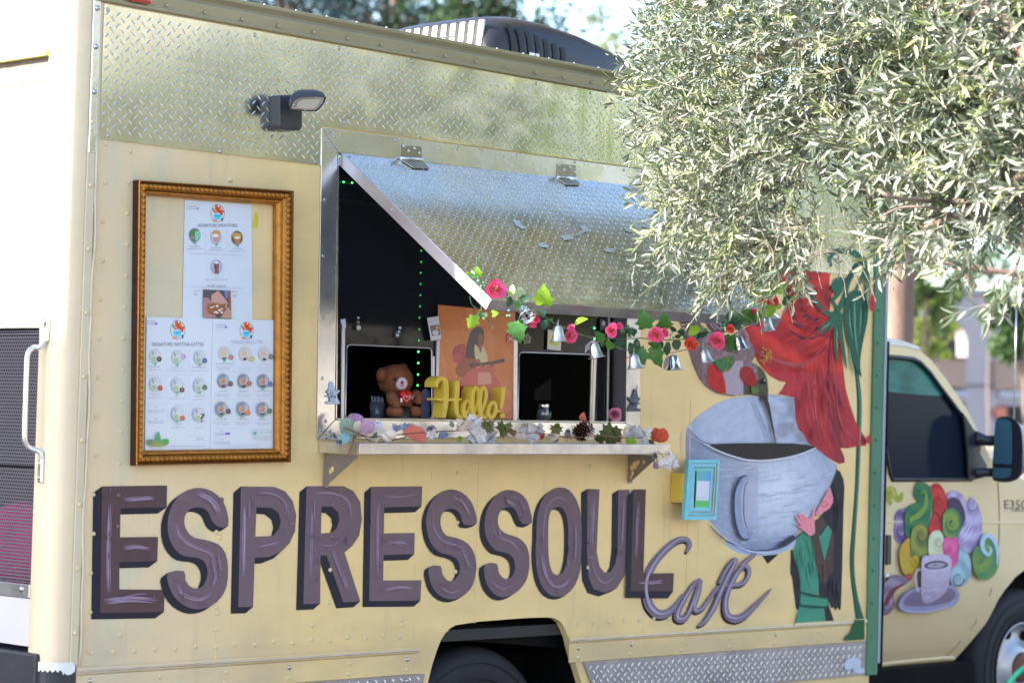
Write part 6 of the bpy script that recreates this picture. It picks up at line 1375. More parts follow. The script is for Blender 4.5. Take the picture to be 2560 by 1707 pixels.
card('white_label', PC, [(1808, 214), (1868, 222), (1866, 234), (1806, 228)], .060, P(170, 160, 176), 'blank white label strip under the awning lip by the right window post', 'label')
card('round_sticker', PC, [(1270+27*math.cos(t), 375+36*math.sin(t)) for t in np.linspace(0, 6.28, 19)[:-1]], .0605, P(170, 52, 44), 'round red and white sticker on the right edge of the orange poster', 'sticker', lambda p: [p.stroke(PC, [(1270+21*math.cos(t), 375+29*math.sin(t)) for t in np.linspace(0, 6.28, 14)], 2, P(226, 200, 190)), p.stroke(PC, [(1258, 360), (1282, 392)], 4, P(226, 200, 190)), p.stroke(PC, [(1282, 358), (1258, 390)], 4, P(226, 200, 190)), p.text(PC, 'SOUL', (1270, 375), 30, 10, P(226, 200, 190))])
card('leaf_sticker', PC, [(1340, 372), (1352, 352), (1362, 362), (1378, 338), (1386, 360), (1402, 366), (1392, 384), (1396, 402), (1374, 398), (1358, 410), (1356, 390)], .0605, P(46, 56, 56), 'dark leaf shaped sticker with pale outline on the window glass', 'sticker', lambda p: p.stroke(PC, [(1340, 372), (1352, 352), (1362, 362), (1378, 338), (1386, 360), (1402, 366), (1392, 384), (1396, 402), (1374, 398), (1358, 410), (1356, 390), (1340, 372)], 3, P(170, 176, 176), n=1))
card('post_clip', BW, [(160, 95), (222, 86), (232, 190), (222, 208), (188, 208)], .052, P(180, 184, 205), 'white clip on top of the left window strip', 'clip')
for nm, lab, C_, c, parts_ in (('hanging_charm', 'little silver and brown snowman charm on the dark glass above the bear', BW, (388, 150), [((0, -75), 16, P(180, 185, 200)), ((-4, -20), 26, P(120, 100, 86)), ((4, 50), 36, P(186, 176, 170))]), ('bone_charm', 'small white bone shaped charm on the dark glass above the bear', BW, (905, 250), [((14, -48), 22, P(186, 188, 196)), ((2, 0), 18, P(186, 188, 196)), ((-16, 45), 26, P(186, 188, 196))])):
    o0 = W(*C_(c), .058); mb = MB()
    for (dx, dy), r, cc in parts_: mb.ball(W(*C_((c[0]+dx, c[1]+dy)), .058)-o0, (r*.19558/730, .006, r*.19558/730), 10, 6, col=cc)
    o = mb.build(nm, mat('charm_enamel', (1, 1, 1), .3, .3, attr=True), None); o.location = o0; tag(o, lab, 'charm')
# green light strings
em = mat('green_led', (.02, .3, .05), .3, emit=(.03, .9, .12), estr=2.2)
def lights(label, pts, r=.0032):
    o0 = pts[0]; t = thing('light_string', label, 'string lights', o0, 'green LED strings'); mb = MB(); mb.tube([q-o0 for q in pts], .0009, 4); mb.build('wire', m_dark, t)
    b0 = None
    for q in pts:
        if b0 is None: mb = MB(); mb.ball((0, 0, 0), r, 8, 6); b0 = mb.build('bulb', em, t); b0.location = q-o0
        else: c = b0.copy(); COL.objects.link(c); c.location = q-o0; c.parent = t
lights('green LED string hanging straight down behind the left window glass', [W(*q, .30) for q in [(1053, 627), (1053, 655), (1052, 682), (1051.5, 710), (1051, 738), (1050, 766), (1049, 794), (1048.5, 823), (1047.5, 851), (1046, 879), (1045.5, 907), (1045, 936), (1044, 963)]])
lights('green LED string tucked along the hinge gap above the awning', [W(*CW(q), .012) for q in [(230, 1020), (458, 1018), (612, 1038), (820, 1068), (893, 1072), (962, 1080), (1033, 1088), (1103, 1098), (1170, 1105), (1240, 1115), (1303, 1125), (1371, 1131), (1437, 1136)]], .0026)
lights('pair of green LEDs under the top left corner of the awning', [W(*CW(q), .06) for q in [(259, 1190), (314, 1195)]])
lights('short green LED string beside the right window post', [W(*q, .064) for q in [(1486, 820), (1486.5, 847), (1527, 886)]])

# ================================================================== leaves, roses, bells
def leaf_data(half, fold=.15, curl=.15, lobes=False):
    V, Fc_ = [], []; N = len(half)
    for (w, y) in half:
        ym = min(max(y, 0), 1)
        V += [(0, ym, -curl*(ym-.5)**2), (-w, y, fold*w-curl*(y-.5)**2), (w, y, fold*w-curl*(y-.5)**2)]
    for i in range(N-1):
        a, b = 3*i, 3*i+3
        if half[i+1][0] > 0 or half[i][0] > 0: Fc_ += [(a, b, b+1, a+1), (a, a+2, b+2, b)]
    return V, Fc_
SH_ = {'oval': [(0, 0), (.16, .08), (.30, .3), (.34, .5), (.28, .72), (.14, .9), (0, 1)],
       'ivy': [(0, .05), (.22, -.06), (.40, .02), (.33, .18), (.54, .34), (.38, .45), (.30, .56), (.26, .75), (.10, .9), (0, 1.05)],
       'maple': [(0, .05), (.16, -.02), (.42, -.08), (.36, .10), (.62, .20), (.44, .32), (.60, .55), (.36, .50), (.24, .58), (.26, .80), (.10, .82), (0, 1.05)],
       'round': [(0, 0), (.26, .04), (.44, .25), (.50, .5), (.44, .75), (.24, .95), (0, 1)]}
_lm = {}
def leaf_obj(kind, p, ang, size, m, parent, o0, tilt=0, name='leaf', fold=.2, curl=.3, yaw=0, rng=random):
    key = (kind, m.name, round(fold, 1), round(curl, 1))
    if key not in _lm:
        V, Fx = leaf_data(SH_[kind], fold, curl); me = bpy.data.meshes.new(name); me.from_pydata(V, [], Fx); me.materials.append(m)
        for f in me.polygons: f.use_smooth = True
        _lm[key] = me
    o = _link(name, _lm[key], parent)
    n = -FWD.copy(); n.rotate(Matrix.Rotation(tilt, 3, RIGHT)); n.rotate(Matrix.Rotation(yaw, 3, UP))
    ax = (RIGHT*math.cos(ang)+UP*math.sin(ang)); ax = (ax-n*ax.dot(n)).normalized(); x = ax.cross(n).normalized()
    M_ = Matrix((x, ax, n)).transposed().to_4x4() @ Matrix.Diagonal((size, size, size, 1))
    M_.translation = p-o0; o.matrix_local = M_; return o
lime = leaf_mat('lime_leaf', (.26, .46, .04), (.28, .44, .07), (.40, .66, .05), .5); ivy = leaf_mat('ivy_leaf', (.05, .17, .03), (.08, .2, .05), (.12, .30, .03), .3); dkl = leaf_mat('dark_leaf', (.02, .075, .04), (.04, .1, .05), (.03, .10, .03), .15, .35)
pale = leaf_mat('variegated_leaf', (.45, .55, .30), (.4, .5, .3), (.4, .5, .2), .3)
YG = -.785
go = W(1222, 748, YG); gar = thing('rose_garland', 'garland of pink silk roses and ivy leaves draped along the awning lip', 'garland', go)
stem_m = mat('garland_stem', (.05, .14, .05), .5); twine = mat('garland_twine', (.22, .19, .14), .7)
GC = crop(1140, 620, .21688); GC2 = crop(1560, 680, .20408)
def gstem(pts, m, r=.0016): mb = MB(); q = spline([tuple(W(*p_, YG+.004*math.sin(i*2.2))-go) for i, p_ in enumerate(pts)], 4); mb.tube(q, r, 5); mb.build('stem', m, gar)
gstem([GC(q) for q in [(700, 590), (860, 690), (960, 745), (1100, 840), (1200, 905), (1330, 945), (1500, 1020), (1680, 1090), (1850, 1140), (1960, 1170)]]+[GC2(q) for q in [(0, 950), (280, 985), (450, 990), (600, 985), (800, 940), (940, 910), (1100, 860), (1350, 760), (1500, 640), (1650, 560), (1800, 420)]], twine)
gstem([GC(q) for q in [(560, 560), (720, 640), (960, 740), (1120, 860), (1250, 910), (1420, 1000), (1620, 1030), (1830, 1045), (2121, 1040)]]+[GC2(q) for q in [(200, 810), (450, 830), (720, 825), (960, 740), (1200, 740), (1400, 690), (1560, 620), (1740, 500), (1880, 300)]], stem_m, .0018)
gstem([GC(q) for q in [(240, 100), (250, 260), (290, 420), (340, 520), (290, 730), (420, 880), (415, 940)]], stem_m, .0016)
gstem([GC(q) for q in [(160, 560), (190, 660), (270, 720), (215, 800)]], stem_m, .0013); gstem([GC(q) for q in [(270, 730), (380, 740), (480, 770), (650, 760)]], stem_m, .0012)
LV = [('ivy', 250, 330, 95, 95, lime, GC, .3), ('ivy', 215, 790, 250, 130, lime, GC, .2), ('oval', 210, 330, 120, 60, pale, GC, 0), ('round', 180, 330, 60, 80, ivy, GC, .5), ('ivy', 410, 760, 10, 75, lime, GC, .1), ('ivy', 330, 750, 280, 70, pale, GC, .3),
      ('oval', 560, 560, 130, 100, dkl, GC, .2), ('oval', 640, 560, 240, 105, dkl, GC, 0), ('oval', 660, 530, 100, 90, pale, GC, 0), ('round', 710, 560, 60, 90, pale, GC, .3), ('oval', 740, 620, 30, 110, dkl, GC, 0), ('oval', 700, 600, 280, 90, ivy, GC, .3),
      ('ivy', 1010, 660, 88, 200, lime, GC, .2), ('ivy', 680, 850, 285, 200, ivy, GC, .1), ('oval', 1010, 800, 100, 90, dkl, GC, .2), ('oval', 1030, 830, 250, 100, dkl, GC, .4), ('round', 1120, 830, 160, 90, ivy, GC, .6), ('oval', 1360, 875, 42, 150, lime, GC, .8),
      ('ivy', 1700, 1080, 130, 130, ivy, GC, .2), ('round', 1720, 1090, 350, 100, ivy, GC, .3), ('oval', 1790, 910, 170, 90, dkl, GC, .3), ('oval', 1930, 1010, 100, 90, dkl, GC, 0), ('oval', 1990, 1000, 50, 90, dkl, GC, 0), ('oval', 1930, 1090, 200, 110, dkl, GC, .2), ('oval', 2050, 1090, 300, 90, dkl, GC, 0), ('ivy', 2060, 1180, 330, 160, ivy, GC, .1),
      ('ivy', 270, 690, 100, 200, ivy, GC2, .2), ('ivy', 490, 700, 95, 190, ivy, GC2, .3), ('oval', 30, 760, 80, 100, dkl, GC2, 0), ('oval', 90, 760, 40, 90, dkl, GC2, .2), ('oval', 10, 880, 200, 110, dkl, GC2, 0), ('oval', 80, 860, 280, 150, dkl, GC2, 0), ('oval', 130, 820, 310, 110, dkl, GC2, .1), ('ivy', 150, 960, 315, 190, ivy, GC2, .1),
      ('ivy', 370, 920, 285, 220, ivy, GC2, .1), ('round', 600, 860, 330, 110, dkl, GC2, .2), ('oval', 540, 870, 265, 130, dkl, GC2, .1), ('oval', 480, 850, 225, 130, dkl, GC2, .2), ('oval', 620, 800, 30, 80, dkl, GC2, .3), ('oval', 800, 770, 50, 160, lime, GC2, .8),
      ('round', 810, 840, 280, 90, dkl, GC2, .1), ('oval', 730, 790, 110, 90, dkl, GC2, .3), ('oval', 900, 780, 10, 130, dkl, GC2, .5), ('oval', 960, 750, 60, 80, ivy, GC2, .4), ('ivy', 1250, 830, 340, 200, ivy, GC2, .1), ('round', 1320, 660, 75, 170, dkl, GC2, .1), ('round', 1350, 640, 350, 120, dkl, GC2, .3), ('round', 1280, 640, 150, 100, dkl, GC2, .3),
      ('ivy', 1440, 560, 20, 200, ivy, GC2, .2), ('ivy', 1560, 600, 60, 170, ivy, GC2, .4), ('ivy', 1700, 500, 20, 180, lime, GC2, .3), ('oval', 1620, 250, 60, 130, dkl, GC2, .2), ('ivy', 1700, 240, 0, 170, ivy, GC2, .2), ('ivy', 1880, 240, 45, 150, lime, GC2, .1), ('oval', 1940, 400, 40, 150, dkl, GC2, .2), ('oval', 1200, 740, 190, 90, dkl, GC2, .4), ('oval', 640, 730, 140, 90, dkl, GC2, .3)]
for i, (kd, x, y, ang, sz, m_, C_, tl) in enumerate(LV):
    s = sz*(.21688 if C_ is GC else .20408)/745*1.2
    leaf_obj(kd, W(*C_((x, y)), YG-.004*(i % 4)), math.radians(ang), s, m_, gar, go, tilt=tl*math.sin(i*1.7)*2, yaw=.6*math.sin(i*2.9), curl=.5)
rosem = mat('rose_silk', (1, 1, 1), .7, attr=True, var=.08, vscale=40)
def rose(p, r, n, parent, o0, c1, c2, name='rose', np_=15, open_=1.0):
    mb = MB(); n = n.normalized(); a = n.orthogonal().normalized(); b = n.cross(a); rr = random.Random(int(p.x*1000)+int(p.z*777))
    for k in range(np_):
        t = k/(np_-1); th = k*2.4; R0 = r*(.10+.9*t)*open_; wd = r*(.35+.55*t); el = 1.35-1.15*t*open_
        d = a*math.cos(th)+b*math.sin(th); sd = n.cross(d)
        V, cs_ = [], []
        for u in range(4):
            uu = u/3; rad_ = R0*.25+(R0*.85)*uu*math.cos(el*(1-.35*uu)); hh = r*.55*uu*math.sin(el)+r*.1*(1-t)
            for v in (-1, -.5, 0, .5, 1):
                ww = wd*v*(.45+.6*math.sin(math.pi*min(1, .25+uu*.62)))*.75
                V.append(p-o0+d*(rad_+rr.uniform(-.04, .04)*r-abs(v)**2*r*.18)+sd*ww+n*(hh+abs(v)*r*.06+rr.uniform(-.03, .03)*r)); cs_.append(mix(c1, c2, (uu*.7+t*.5)+rr.uniform(-.1, .1)))
        mb.add(V, [(u*5+v, u*5+v+1, (u+1)*5+v+1, (u+1)*5+v) for u in range(3) for v in range(4)], smooth=True, col=cs_)
    return mb.build(name, rosem, parent)
OC, PK, RD2 = (.85, .34, .10), (.85, .07, .30), (.75, .03, .06)
for (x, y, C_, r, dr, c2) in [(445, 480, GC, .030, (.5, .2), PK), (905, 800, GC, .018, (-.3, -.8), PK), (890, 880, GC, .012, (0, -1), PK), (1310, 1010, GC, .024, (.9, -.1), PK), (1330, 920, GC, .012, (.2, .9), PK), (1800, 955, GC, .021, (-.6, .2), PK), (1880, 900, GC, .012, (.7, .4), PK),
                              (380, 770, GC2, .025, (.3, .1), PK), (490, 745, GC2, .016, (.9, .2), PK), (1140, 850, GC2, .027, (-.1, .2), PK), (820, 880, GC2, .020, (-.4, -.3), RD2), (890, 880, GC2, .008, (.4, .2), OC), (1300, 700, GC2, .014, (0, .2), RD2), (1590, 500, GC2, .014, (0, .4), PK), (1650, 640, GC2, .013, (.5, -.6), PK), (1800, 350, GC2, .022, (.4, .3), RD2), (1850, 380, GC2, .012, (.8, 0), PK), (1700, 360, GC2, .012, (-.5, .3), RD2)]:
    rose(W(*C_((x, y)), YG-.015), r*1.22, (-FWD*1.0+RIGHT*dr[0]+UP*dr[1]), gar, go, OC, c2)
rr = random.Random(31)
for i, (kd, x, y, ang, sz, m_, C_, tl) in enumerate(LV):      # smaller leaves between the big ones
    if i % 2 and i > 8: continue
    s = sz*.62*(.21688 if C_ is GC else .20408)/745
    leaf_obj(rr.choice(('oval', 'round', 'ivy')), W(*C_((x+rr.uniform(-60, 60), y+rr.uniform(-40, 40))), YG+.006), rr.uniform(0, 6.28), s, rr.choice((dkl, dkl, ivy, ivy, lime)), gar, go, tilt=rr.uniform(-.8, .8), yaw=rr.uniform(-.8, .8), curl=.5)
tb = mat('teal_berry', (.12, .35, .27), .3)
for C_, x, y in ((GC, 610, 720), (GC, 592, 780), (GC, 620, 780), (GC2, 1188, 640), (GC2, 1228, 650), (GC2, 1195, 680), (GC2, 1590, 330), (GC2, 1565, 380), (GC2, 1600, 395), (GC2, 1560, 410), (GC2, 1640, 475), (GC2, 1690, 510), (GC2, 1720, 460), (GC2, 1745, 440), (GC2, 1700, 450), (GC2, 1745, 490), (GC2, 570, 770), (GC2, 600, 800), (GC2, 560, 820), (GC2, 590, 740), (GC, 290, 440), (GC, 320, 400), (GC, 260, 380)):
    mb = MB(); mb.ball(W(*C_((x, y)), YG-.012)-go, .0042, 8, 6); mb.build('berry', tb, gar)
# bells
silver = mat('silver_bell', (.72, .72, .76), .12, 1.0); silverm = mat('satin_bell', (.60, .61, .66), .38, .9)
bells = [(GC, 790, 740, (.55, -.9), 1.05, silver, 'tilted shiny silver bell hanging at the left end of the rose garland, mouth showing'), (GC, 1178, 990, (.05, -1), 1.0, silverm, 'satin silver bell between two side-on pink roses, second bell from the left'), (GC, 1605, 1180, (.18, -1), 1.0, silver, 'shiny silver bell with a lilac ribbon scrap in front of the window post'),
         (GC2, 130, 1095, (.12, -1), 1.02, silverm, 'satin silver bell with a red thread over the right window trim'), (GC2, 612, 1110, (.05, -1), 1.0, silver, 'shiny silver bell under the rose against the yellow wall'), (GC2, 990, 1025, (.22, -1), 1.0, silverm, 'satin silver bell over the painted bird, left of the big pink rose'), (GC2, 1415, 870, (.25, -1), 1.0, silver, 'silver bell half hidden behind an ivy leaf near the right end'), (GC2, 1750, 640, (.12, -1), 1.0, silverm, 'satin silver bell hanging at the right end under the awning corner')]
for C_, x, y, d, s, m_, lab in bells:
    c = W(*C_((x, y)), YG-.02); t = thing('bell', lab, 'bell', c, 'bells on the rose garland')
    dn = (RIGHT*d[0]+UP*d[1]+(-FWD*.9 if m_ is silver and d[0] > .5 else FWD*.02)).normalized(); q = (-dn).to_track_quat('Z', 'Y').to_matrix().to_4x4()
    mb = MB(); mb.lathe([(.029*s, -.022), (.0285*s, -.025), (.0265*s, -.023), (.021*s, -.012), (.0175*s, .004), (.0155*s, .018), (.010*s, .0255), (.0015, .027)], 26, q); mb.lathe([(.0265*s, -.023), (.019*s, -.010), (.0155*s, .004), (.013*s, .016), (.001, .022)], 26, q); mb.build('bell_body', m_, t)
    mb = MB(); mb.ball(q @ Vector((0, 0, -.018)), .0045, 8, 6); mb.tube([q @ Vector((0, 0, .02)), q @ Vector((0, 0, -.018))], .0008, 5); mb.build('clapper', m_dark, t)
    mb = MB(); mb.tube([q @ Vector((.004*math.cos(a_), 0, .031+.005*math.sin(a_))) for a_ in np.linspace(0, 6.28, 11)], .0010, 5); mb.tube([q @ Vector((0, 0, .034)), q @ Vector((0, 0, .034))+UP*.012+RIGHT*.003], .0009, 5); mb.build('hanger', silver, t)
for C_, pts in ((GC, [(1490, 1210), (1500, 1120), (1560, 1070), (1600, 1060), (1660, 1075), (1600, 1130), (1540, 1160)]), (GC2, [(480, 1180), (500, 1080), (540, 1020), (590, 1040), (560, 1100), (500, 1190)])):
    mb = MB(); o0 = W(*C_(pts[0]), YG+.01); mb.prism([W(*C_(p_), YG+.01)-o0 for p_ in pts], (0, .002, 0)); mb.build('ribbon_scrap', mat('lilac_ribbon', P(170, 150, 172), .6), gar).location = o0-go
mb = MB(); mb.tube([W(*GC2((10, 1080)), YG-.02)-go, W(*GC2((50, 1040)), YG-.02)-go, W(*GC2((110, 1010)), YG-.02)-go], .0015, 5); mb.build('red_thread', mat('red_thread', (.4, .02, .02), .6), gar)

# ================================================================== autumn garland lying on the shelf
SL, SR = crop(800, 1010, .19558), crop(1240, 1000, .21259)
so_ = sh(1.0, -.11); au = thing('leaf_garland', 'garland of faded silk autumn leaves, flowers and berries lying on the serving shelf', 'garland', so_)
def lm(n, c, t=None): return leaf_mat(n, c, tuple(v*.9 for v in c), t or tuple(min(1, v*1.1) for v in c), .2, .6)
wl, lil, coral, org, olive_, gy, crm, sage, tealL, rust_ = lm('white_silk', P(212, 208, 216)), lm('lilac_silk', P(164, 128, 158)), lm('coral_silk', P(206, 110, 98)), lm('orange_silk', P(200, 84, 58)), lm('olive_silk', P(88, 92, 44)), lm('grey_silk', P(128, 134, 160)), lm('cream_silk', P(208, 190, 176)), lm('sage_silk', P(140, 160, 140)), lm('teal_silk', P(110, 150, 155)), lm('rust_silk', P(150, 90, 60))
AL = [(SL, 'round', 400, 390, 125, 200, sage), (SL, 'round', 450, 380, 200, 150, sage), (SL, 'round', 350, 380, 240, 120, tealL), (SL, 'round', 465, 330, 92, 200, lil), (SL, 'round', 540, 370, 100, 150, crm), (SL, 'round', 640, 380, 110, 170, lil), (SL, 'maple', 720, 300, 70, 120, wl), (SL, 'oval', 620, 460, 20, 140, crm), (SL, 'maple', 1000, 350, 130, 120, gy), (SL, 'maple', 1080, 340, 50, 130, gy), (SL, 'round', 1180, 440, 30, 0, coral),
      (SL, 'maple', 1480, 380, 160, 130, wl), (SL, 'oval', 1640, 380, 190, 140, gy), (SL, 'maple', 1990, 320, 110, 210, wl), (SL, 'maple', 2080, 330, 215, 250, wl), (SL, 'maple', 2120, 330, 310, 240, wl), (SL, 'oval', 1800, 400, 250, 90, lime), (SL, 'maple', 1900, 300, 140, 180, crm), (SL, 'oval', 1850, 280, 60, 100, rust_), (SL, 'oval', 1900, 420, 280, 90, olive_), (SL, 'maple', 2100, 320, 40, 160, olive_), (SL, 'oval', 1700, 300, 100, 90, sage), (SL, 'oval', 1760, 330, 70, 90, crm),
      (SR, 'maple', 30, 370, 20, 170, olive_), (SR, 'maple', 100, 360, 60, 130, olive_), (SR, 'oval', 160, 370, 340, 100, rust_), (SR, 'maple', 290, 450, 100, 130, crm), (SR, 'maple', 460, 385, 60, 150, wl), (SR, 'maple', 450, 390, 165, 170, wl), (SR, 'maple', 470, 400, 250, 130, wl), (SR, 'oval', 560, 460, 130, 130, org), (SR, 'oval', 600, 440, 20, 150, crm), (SR, 'maple', 700, 380, 80, 130, olive_), (SR, 'oval', 740, 480, 160, 110, gy), (SR, 'oval', 1020, 260, 75, 130, coral), (SR, 'oval', 1150, 440, 170, 130, crm),
      (SR, 'maple', 1280, 440, 30, 250, olive_), (SR, 'maple', 1250, 440, 210, 120, olive_), (SR, 'oval', 1530, 460, 330, 170, lime), (SR, 'maple', 1600, 430, 100, 170, wl), (SR, 'maple', 1650, 440, 30, 220, wl), (SR, 'oval', 1500, 400, 70, 110, crm), (SR, 'oval', 1480, 440, 180, 110, rust_), (SR, 'maple', 1400, 330, 110, 0, wl), (SR, 'round', 1890, 500, 70, 190, org), (SR, 'round', 1820, 450, 40, 150, org), (SR, 'maple', 1990, 700, 340, 190, wl), (SR, 'maple', 1980, 690, 280, 150, wl), (SR, 'oval', 1950, 740, 200, 130, lil), (SR, 'oval', 1770, 500, 10, 120, olive_)]
for i, (C_, kd, x, y, ang, sz, m_) in enumerate(AL):
    if not sz: continue
    s = sz*(.19558 if C_ is SL else .21259)/745*1.15; yy = -.10-.045*((i*7) % 3)-(.06 if y > 600 else 0)
    leaf_obj(kd, W(*C_((x, y)), yy), math.radians(ang), s, m_, au, so_, tilt=.5*math.sin(i*1.9), yaw=.5*math.cos(i*2.3), curl=.6, fold=.3)
# coral leaf and closed tulip
mb = MB(); q = [(1060, 390), (1110, 320), (1180, 275), (1270, 290), (1345, 340), (1358, 400), (1352, 478), (1210, 475), (1140, 430)]; mb.prism([W(*SL(t), -.17)-so_ for t in spline(q, 2, True)], (0, .004, .002)); mb.build('leaf', coral, au)
tul = mat('cream_tulip', P(214, 200, 190), .6, var=.06)
for k, (x, y, ang, L, w) in enumerate(((760, 400, -.25, .060, .018), (740, 420, -.45, .050, .015), (800, 370, -.12, .052, .016))):
    mb = MB(); c = W(*SL((x+110, y+10)), -.16-.012*k)-so_; mb.ball(c, (L*.5, w*.7, w), 12, 8, M=Matrix.Rotation(-ang, 4, 'Y')); mb.build('petal', tul, au)
mb = MB(); q = [(690, 380), (740, 355), (725, 395), (775, 405), (730, 415), (735, 440), (700, 410), (680, 420)]; mb.prism([W(*SL(t), -.185)-so_ for t in q], (0, .003, 0)); mb.build('sepal', dkl, au)
vine = mat('brown_vine', P(120, 86, 66), .7)
for C_, q, r in ((SL, [(300, 290), (420, 350), (560, 400), (700, 420), (1000, 390), (1200, 370), (1500, 350), (1800, 335), (2100, 310), (2350, 280)], .0022), (SL, [(290, 410), (400, 400), (560, 410), (640, 470), (820, 480), (1100, 420)], .0018), (SL, [(440, 405), (415, 500), (385, 600), (378, 660)], .005), (SR, [(0, 330), (240, 400), (460, 385), (700, 420), (900, 440), (1250, 420), (1500, 440), (1700, 440), (1900, 400)], .002), (SR, [(1900, 600), (1960, 650), (1970, 720), (1930, 760)], .0014), (SR, [(2030, 600), (2050, 680), (2080, 720)], .0012)):
    mb = MB(); mb.tube(spline([tuple(W(*C_(t), -.17 if max(t[1], 0) < 500 else -.212)-so_) for t in q], 4), r, 6); mb.build('vine', vine, au)
sb = mat('silver_berry', P(150, 156, 170), .35, .4); tw = mat('dark_twig', P(60, 62, 72), .6); rr = random.Random(9)
for C_, cx_, cy_, rx, ry, n in ((SL, 180, 430, 70, 60, 34), (SL, 250, 510, 60, 50, 36), (SL, 1420, 360, 80, 90, 60), (SR, 850, 420, 50, 80, 44), (SL, 150, 160, 30, 50, 0), (SR, 1870, 680, 40, 60, 22)):
    ym = -.15 if cy_ < 500 or C_ is SR and cy_ < 500 else -.21; c0 = W(*C_((cx_, cy_-ry)), ym)-so_; mt = MB(); bb_ = MB()
    for k in range(n):
        a = rr.uniform(0, 6.28); q = rr.random()**.5; e = W(*C_((cx_+rx*q*math.cos(a), cy_+ry*q*math.sin(a))), ym+rr.uniform(-.015, .015))-so_
        mt.tube([c0+(e-c0)*.2, c0+(e-c0)*.6+Vector((0, 0, .004)), e], .0006, 4); bb_.ball(e, .0022, 6, 4)
    if n: k_ = mt.build('sprig', tw, au); stuff(bb_.build('berries', sb, k_))
rosebud = rose(W(*SR((1390, 165)), -.035), .030, -FWD*1+RIGHT*.5, None, Vector((0, 0, 0)), P(150, 60, 100), P(204, 130, 166), 'silk_rose', 20)
tag(rosebud, 'mauve pink silk rose head lying at the right end of the window sill', 'flower')
# pine cone
pcn = W(*SR((1020, 370)), -.15); cone = thing('pine_cone', 'brown pine cone resting on the leaf garland by the right window opening', 'pine cone', pcn); cm = mat('cone_scale', P(98, 60, 44), .5, var=.3, vscale=50)
ax = (RIGHT*.75+UP*.55-FWD*.3).normalized(); a1 = ax.orthogonal().normalized(); b1 = ax.cross(a1); mb = MB(); mb.ball((0, 0, 0), (.027, .027, .034), 12, 8); mb.build('core', m_dark, cone); base = None
for k in range(100):
    t = (k+.5)/100; th = k*2.39996; z = -.038+.074*t; R = .034*math.sqrt(max(.05, 1-(2*t-1)**2))+.002; d = a1*math.cos(th)+b1*math.sin(th); p0 = ax*z+d*R*.5; s_v = ax.cross(d); out = (d*.9+ax*.35).normalized()
    if base is None:
        mb = MB(); mb.add([(-.002, 0, 0), (.002, 0, 0), (.0066, .016, .001), (0, .021, .003), (-.0066, .016, .001), (0, .012, -.003)], [(0, 1, 2, 3, 4), (0, 5, 1), (1, 5, 2), (2, 5, 3), (3, 5, 4), (4, 5, 0)]); base = mb.build('scale', cm, cone); o = base
    else: o = base.copy(); COL.objects.link(o); o.parent = cone
    o.matrix_local = Matrix.Translation(p0) @ Matrix((s_v, out, s_v.cross(out))).transposed().to_4x4()
# ================================================================== ground and surroundings
mb = MB(); mb.add([(-400, -400, 0), (400, -400, 0), (400, 400, 0), (-400, 400, 0)], [(0, 1, 2, 3)])
g = mb.build('ground', mat('grey_asphalt', (.155, .145, .14), .85, var=.2, vscale=.7, bump=.003, bscale=30)); structure(g)
fh = Vector((FWD.x, FWD.y, 0)).normalized(); rh = Vector((fh.y, -fh.x, 0))
def BP(px, py, d): p0 = Vector((CAM[0], CAM[1], 0))+fh*d; return WP(px, py, p0, fh)
BC1, BC2 = crop(2160, 440, .2551), crop(2160, 800, .2551)
DB = 60.0
bldg = thing('apartment_building', 'pinkish stucco two storey building with arched balcony behind the truck cab', 'building', (W(2450, 1070, 27.6).x, 27.6, 0))
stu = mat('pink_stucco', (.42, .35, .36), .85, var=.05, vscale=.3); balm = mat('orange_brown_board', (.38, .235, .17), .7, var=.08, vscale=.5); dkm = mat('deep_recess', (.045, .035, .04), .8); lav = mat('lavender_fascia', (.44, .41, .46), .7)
def bpoly(nm, C_, pts, m_, d=DB, th=.3, holes=(), parent=bldg):
    y_ = 27.6+(d-DB); b = MB(); b.prism([W(*C_(p), y_)-bldg.location for p in pts], (0, th, 0), holes=[[W(*C_(p), y_)-bldg.location for p in h] for h in holes]); return b.build(nm, m_, parent)
# facade in building pixels (src): big wall with openings
IDN = lambda p: p
hol = [[(2336, 892), (2336, 800), (2350, 785), (2372, 790), (2395, 802), (2410, 822), (2417, 850), (2417, 892)], [(2490, 900), (2490, 860), (2500, 830), (2530, 812), (2580, 812), (2600, 850), (2600, 900)],
       [(2336, 1095), (2336, 1000), (2416, 1005), (2416, 1095)], [(2490, 1095), (2490, 1012), (2640, 1018), (2640, 1095)], [(2200, 890), (2200, 830), (2225, 800), (2260, 800), (2280, 830), (2280, 890)]]
w1 = bpoly('facade_wall', IDN, [(1900, 1110), (1900, 676), (2275, 714), (2800, 763), (2800, 1110)], stu, holes=hol)
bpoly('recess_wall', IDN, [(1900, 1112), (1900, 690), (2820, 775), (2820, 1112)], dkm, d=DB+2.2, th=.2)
bpoly('parapet_cap', IDN, [(1900, 668), (2275, 706), (2800, 755), (2800, 765), (2275, 716), (1900, 678)], lav, d=DB-.15, th=.6)
bpoly('balcony_board', IDN, [(2330, 891), (2415, 896), (2414, 968), (2330, 966)], balm, d=DB-.12, th=.1); bpoly('balcony_board', IDN, [(2489, 899), (2640, 905), (2640, 976), (2489, 972)], balm, d=DB-.12, th=.1)
bpoly('balcony_rail', IDN, [(2330, 888), (2416, 893), (2416, 897), (2330, 893)], dkm, d=DB-.2, th=.15); bpoly('string_course', IDN, [(2420, 960), (2490, 961), (2490, 965), (2420, 964)], mat('string_grey', (.12, .10, .14), .7), d=DB-.06, th=.08)
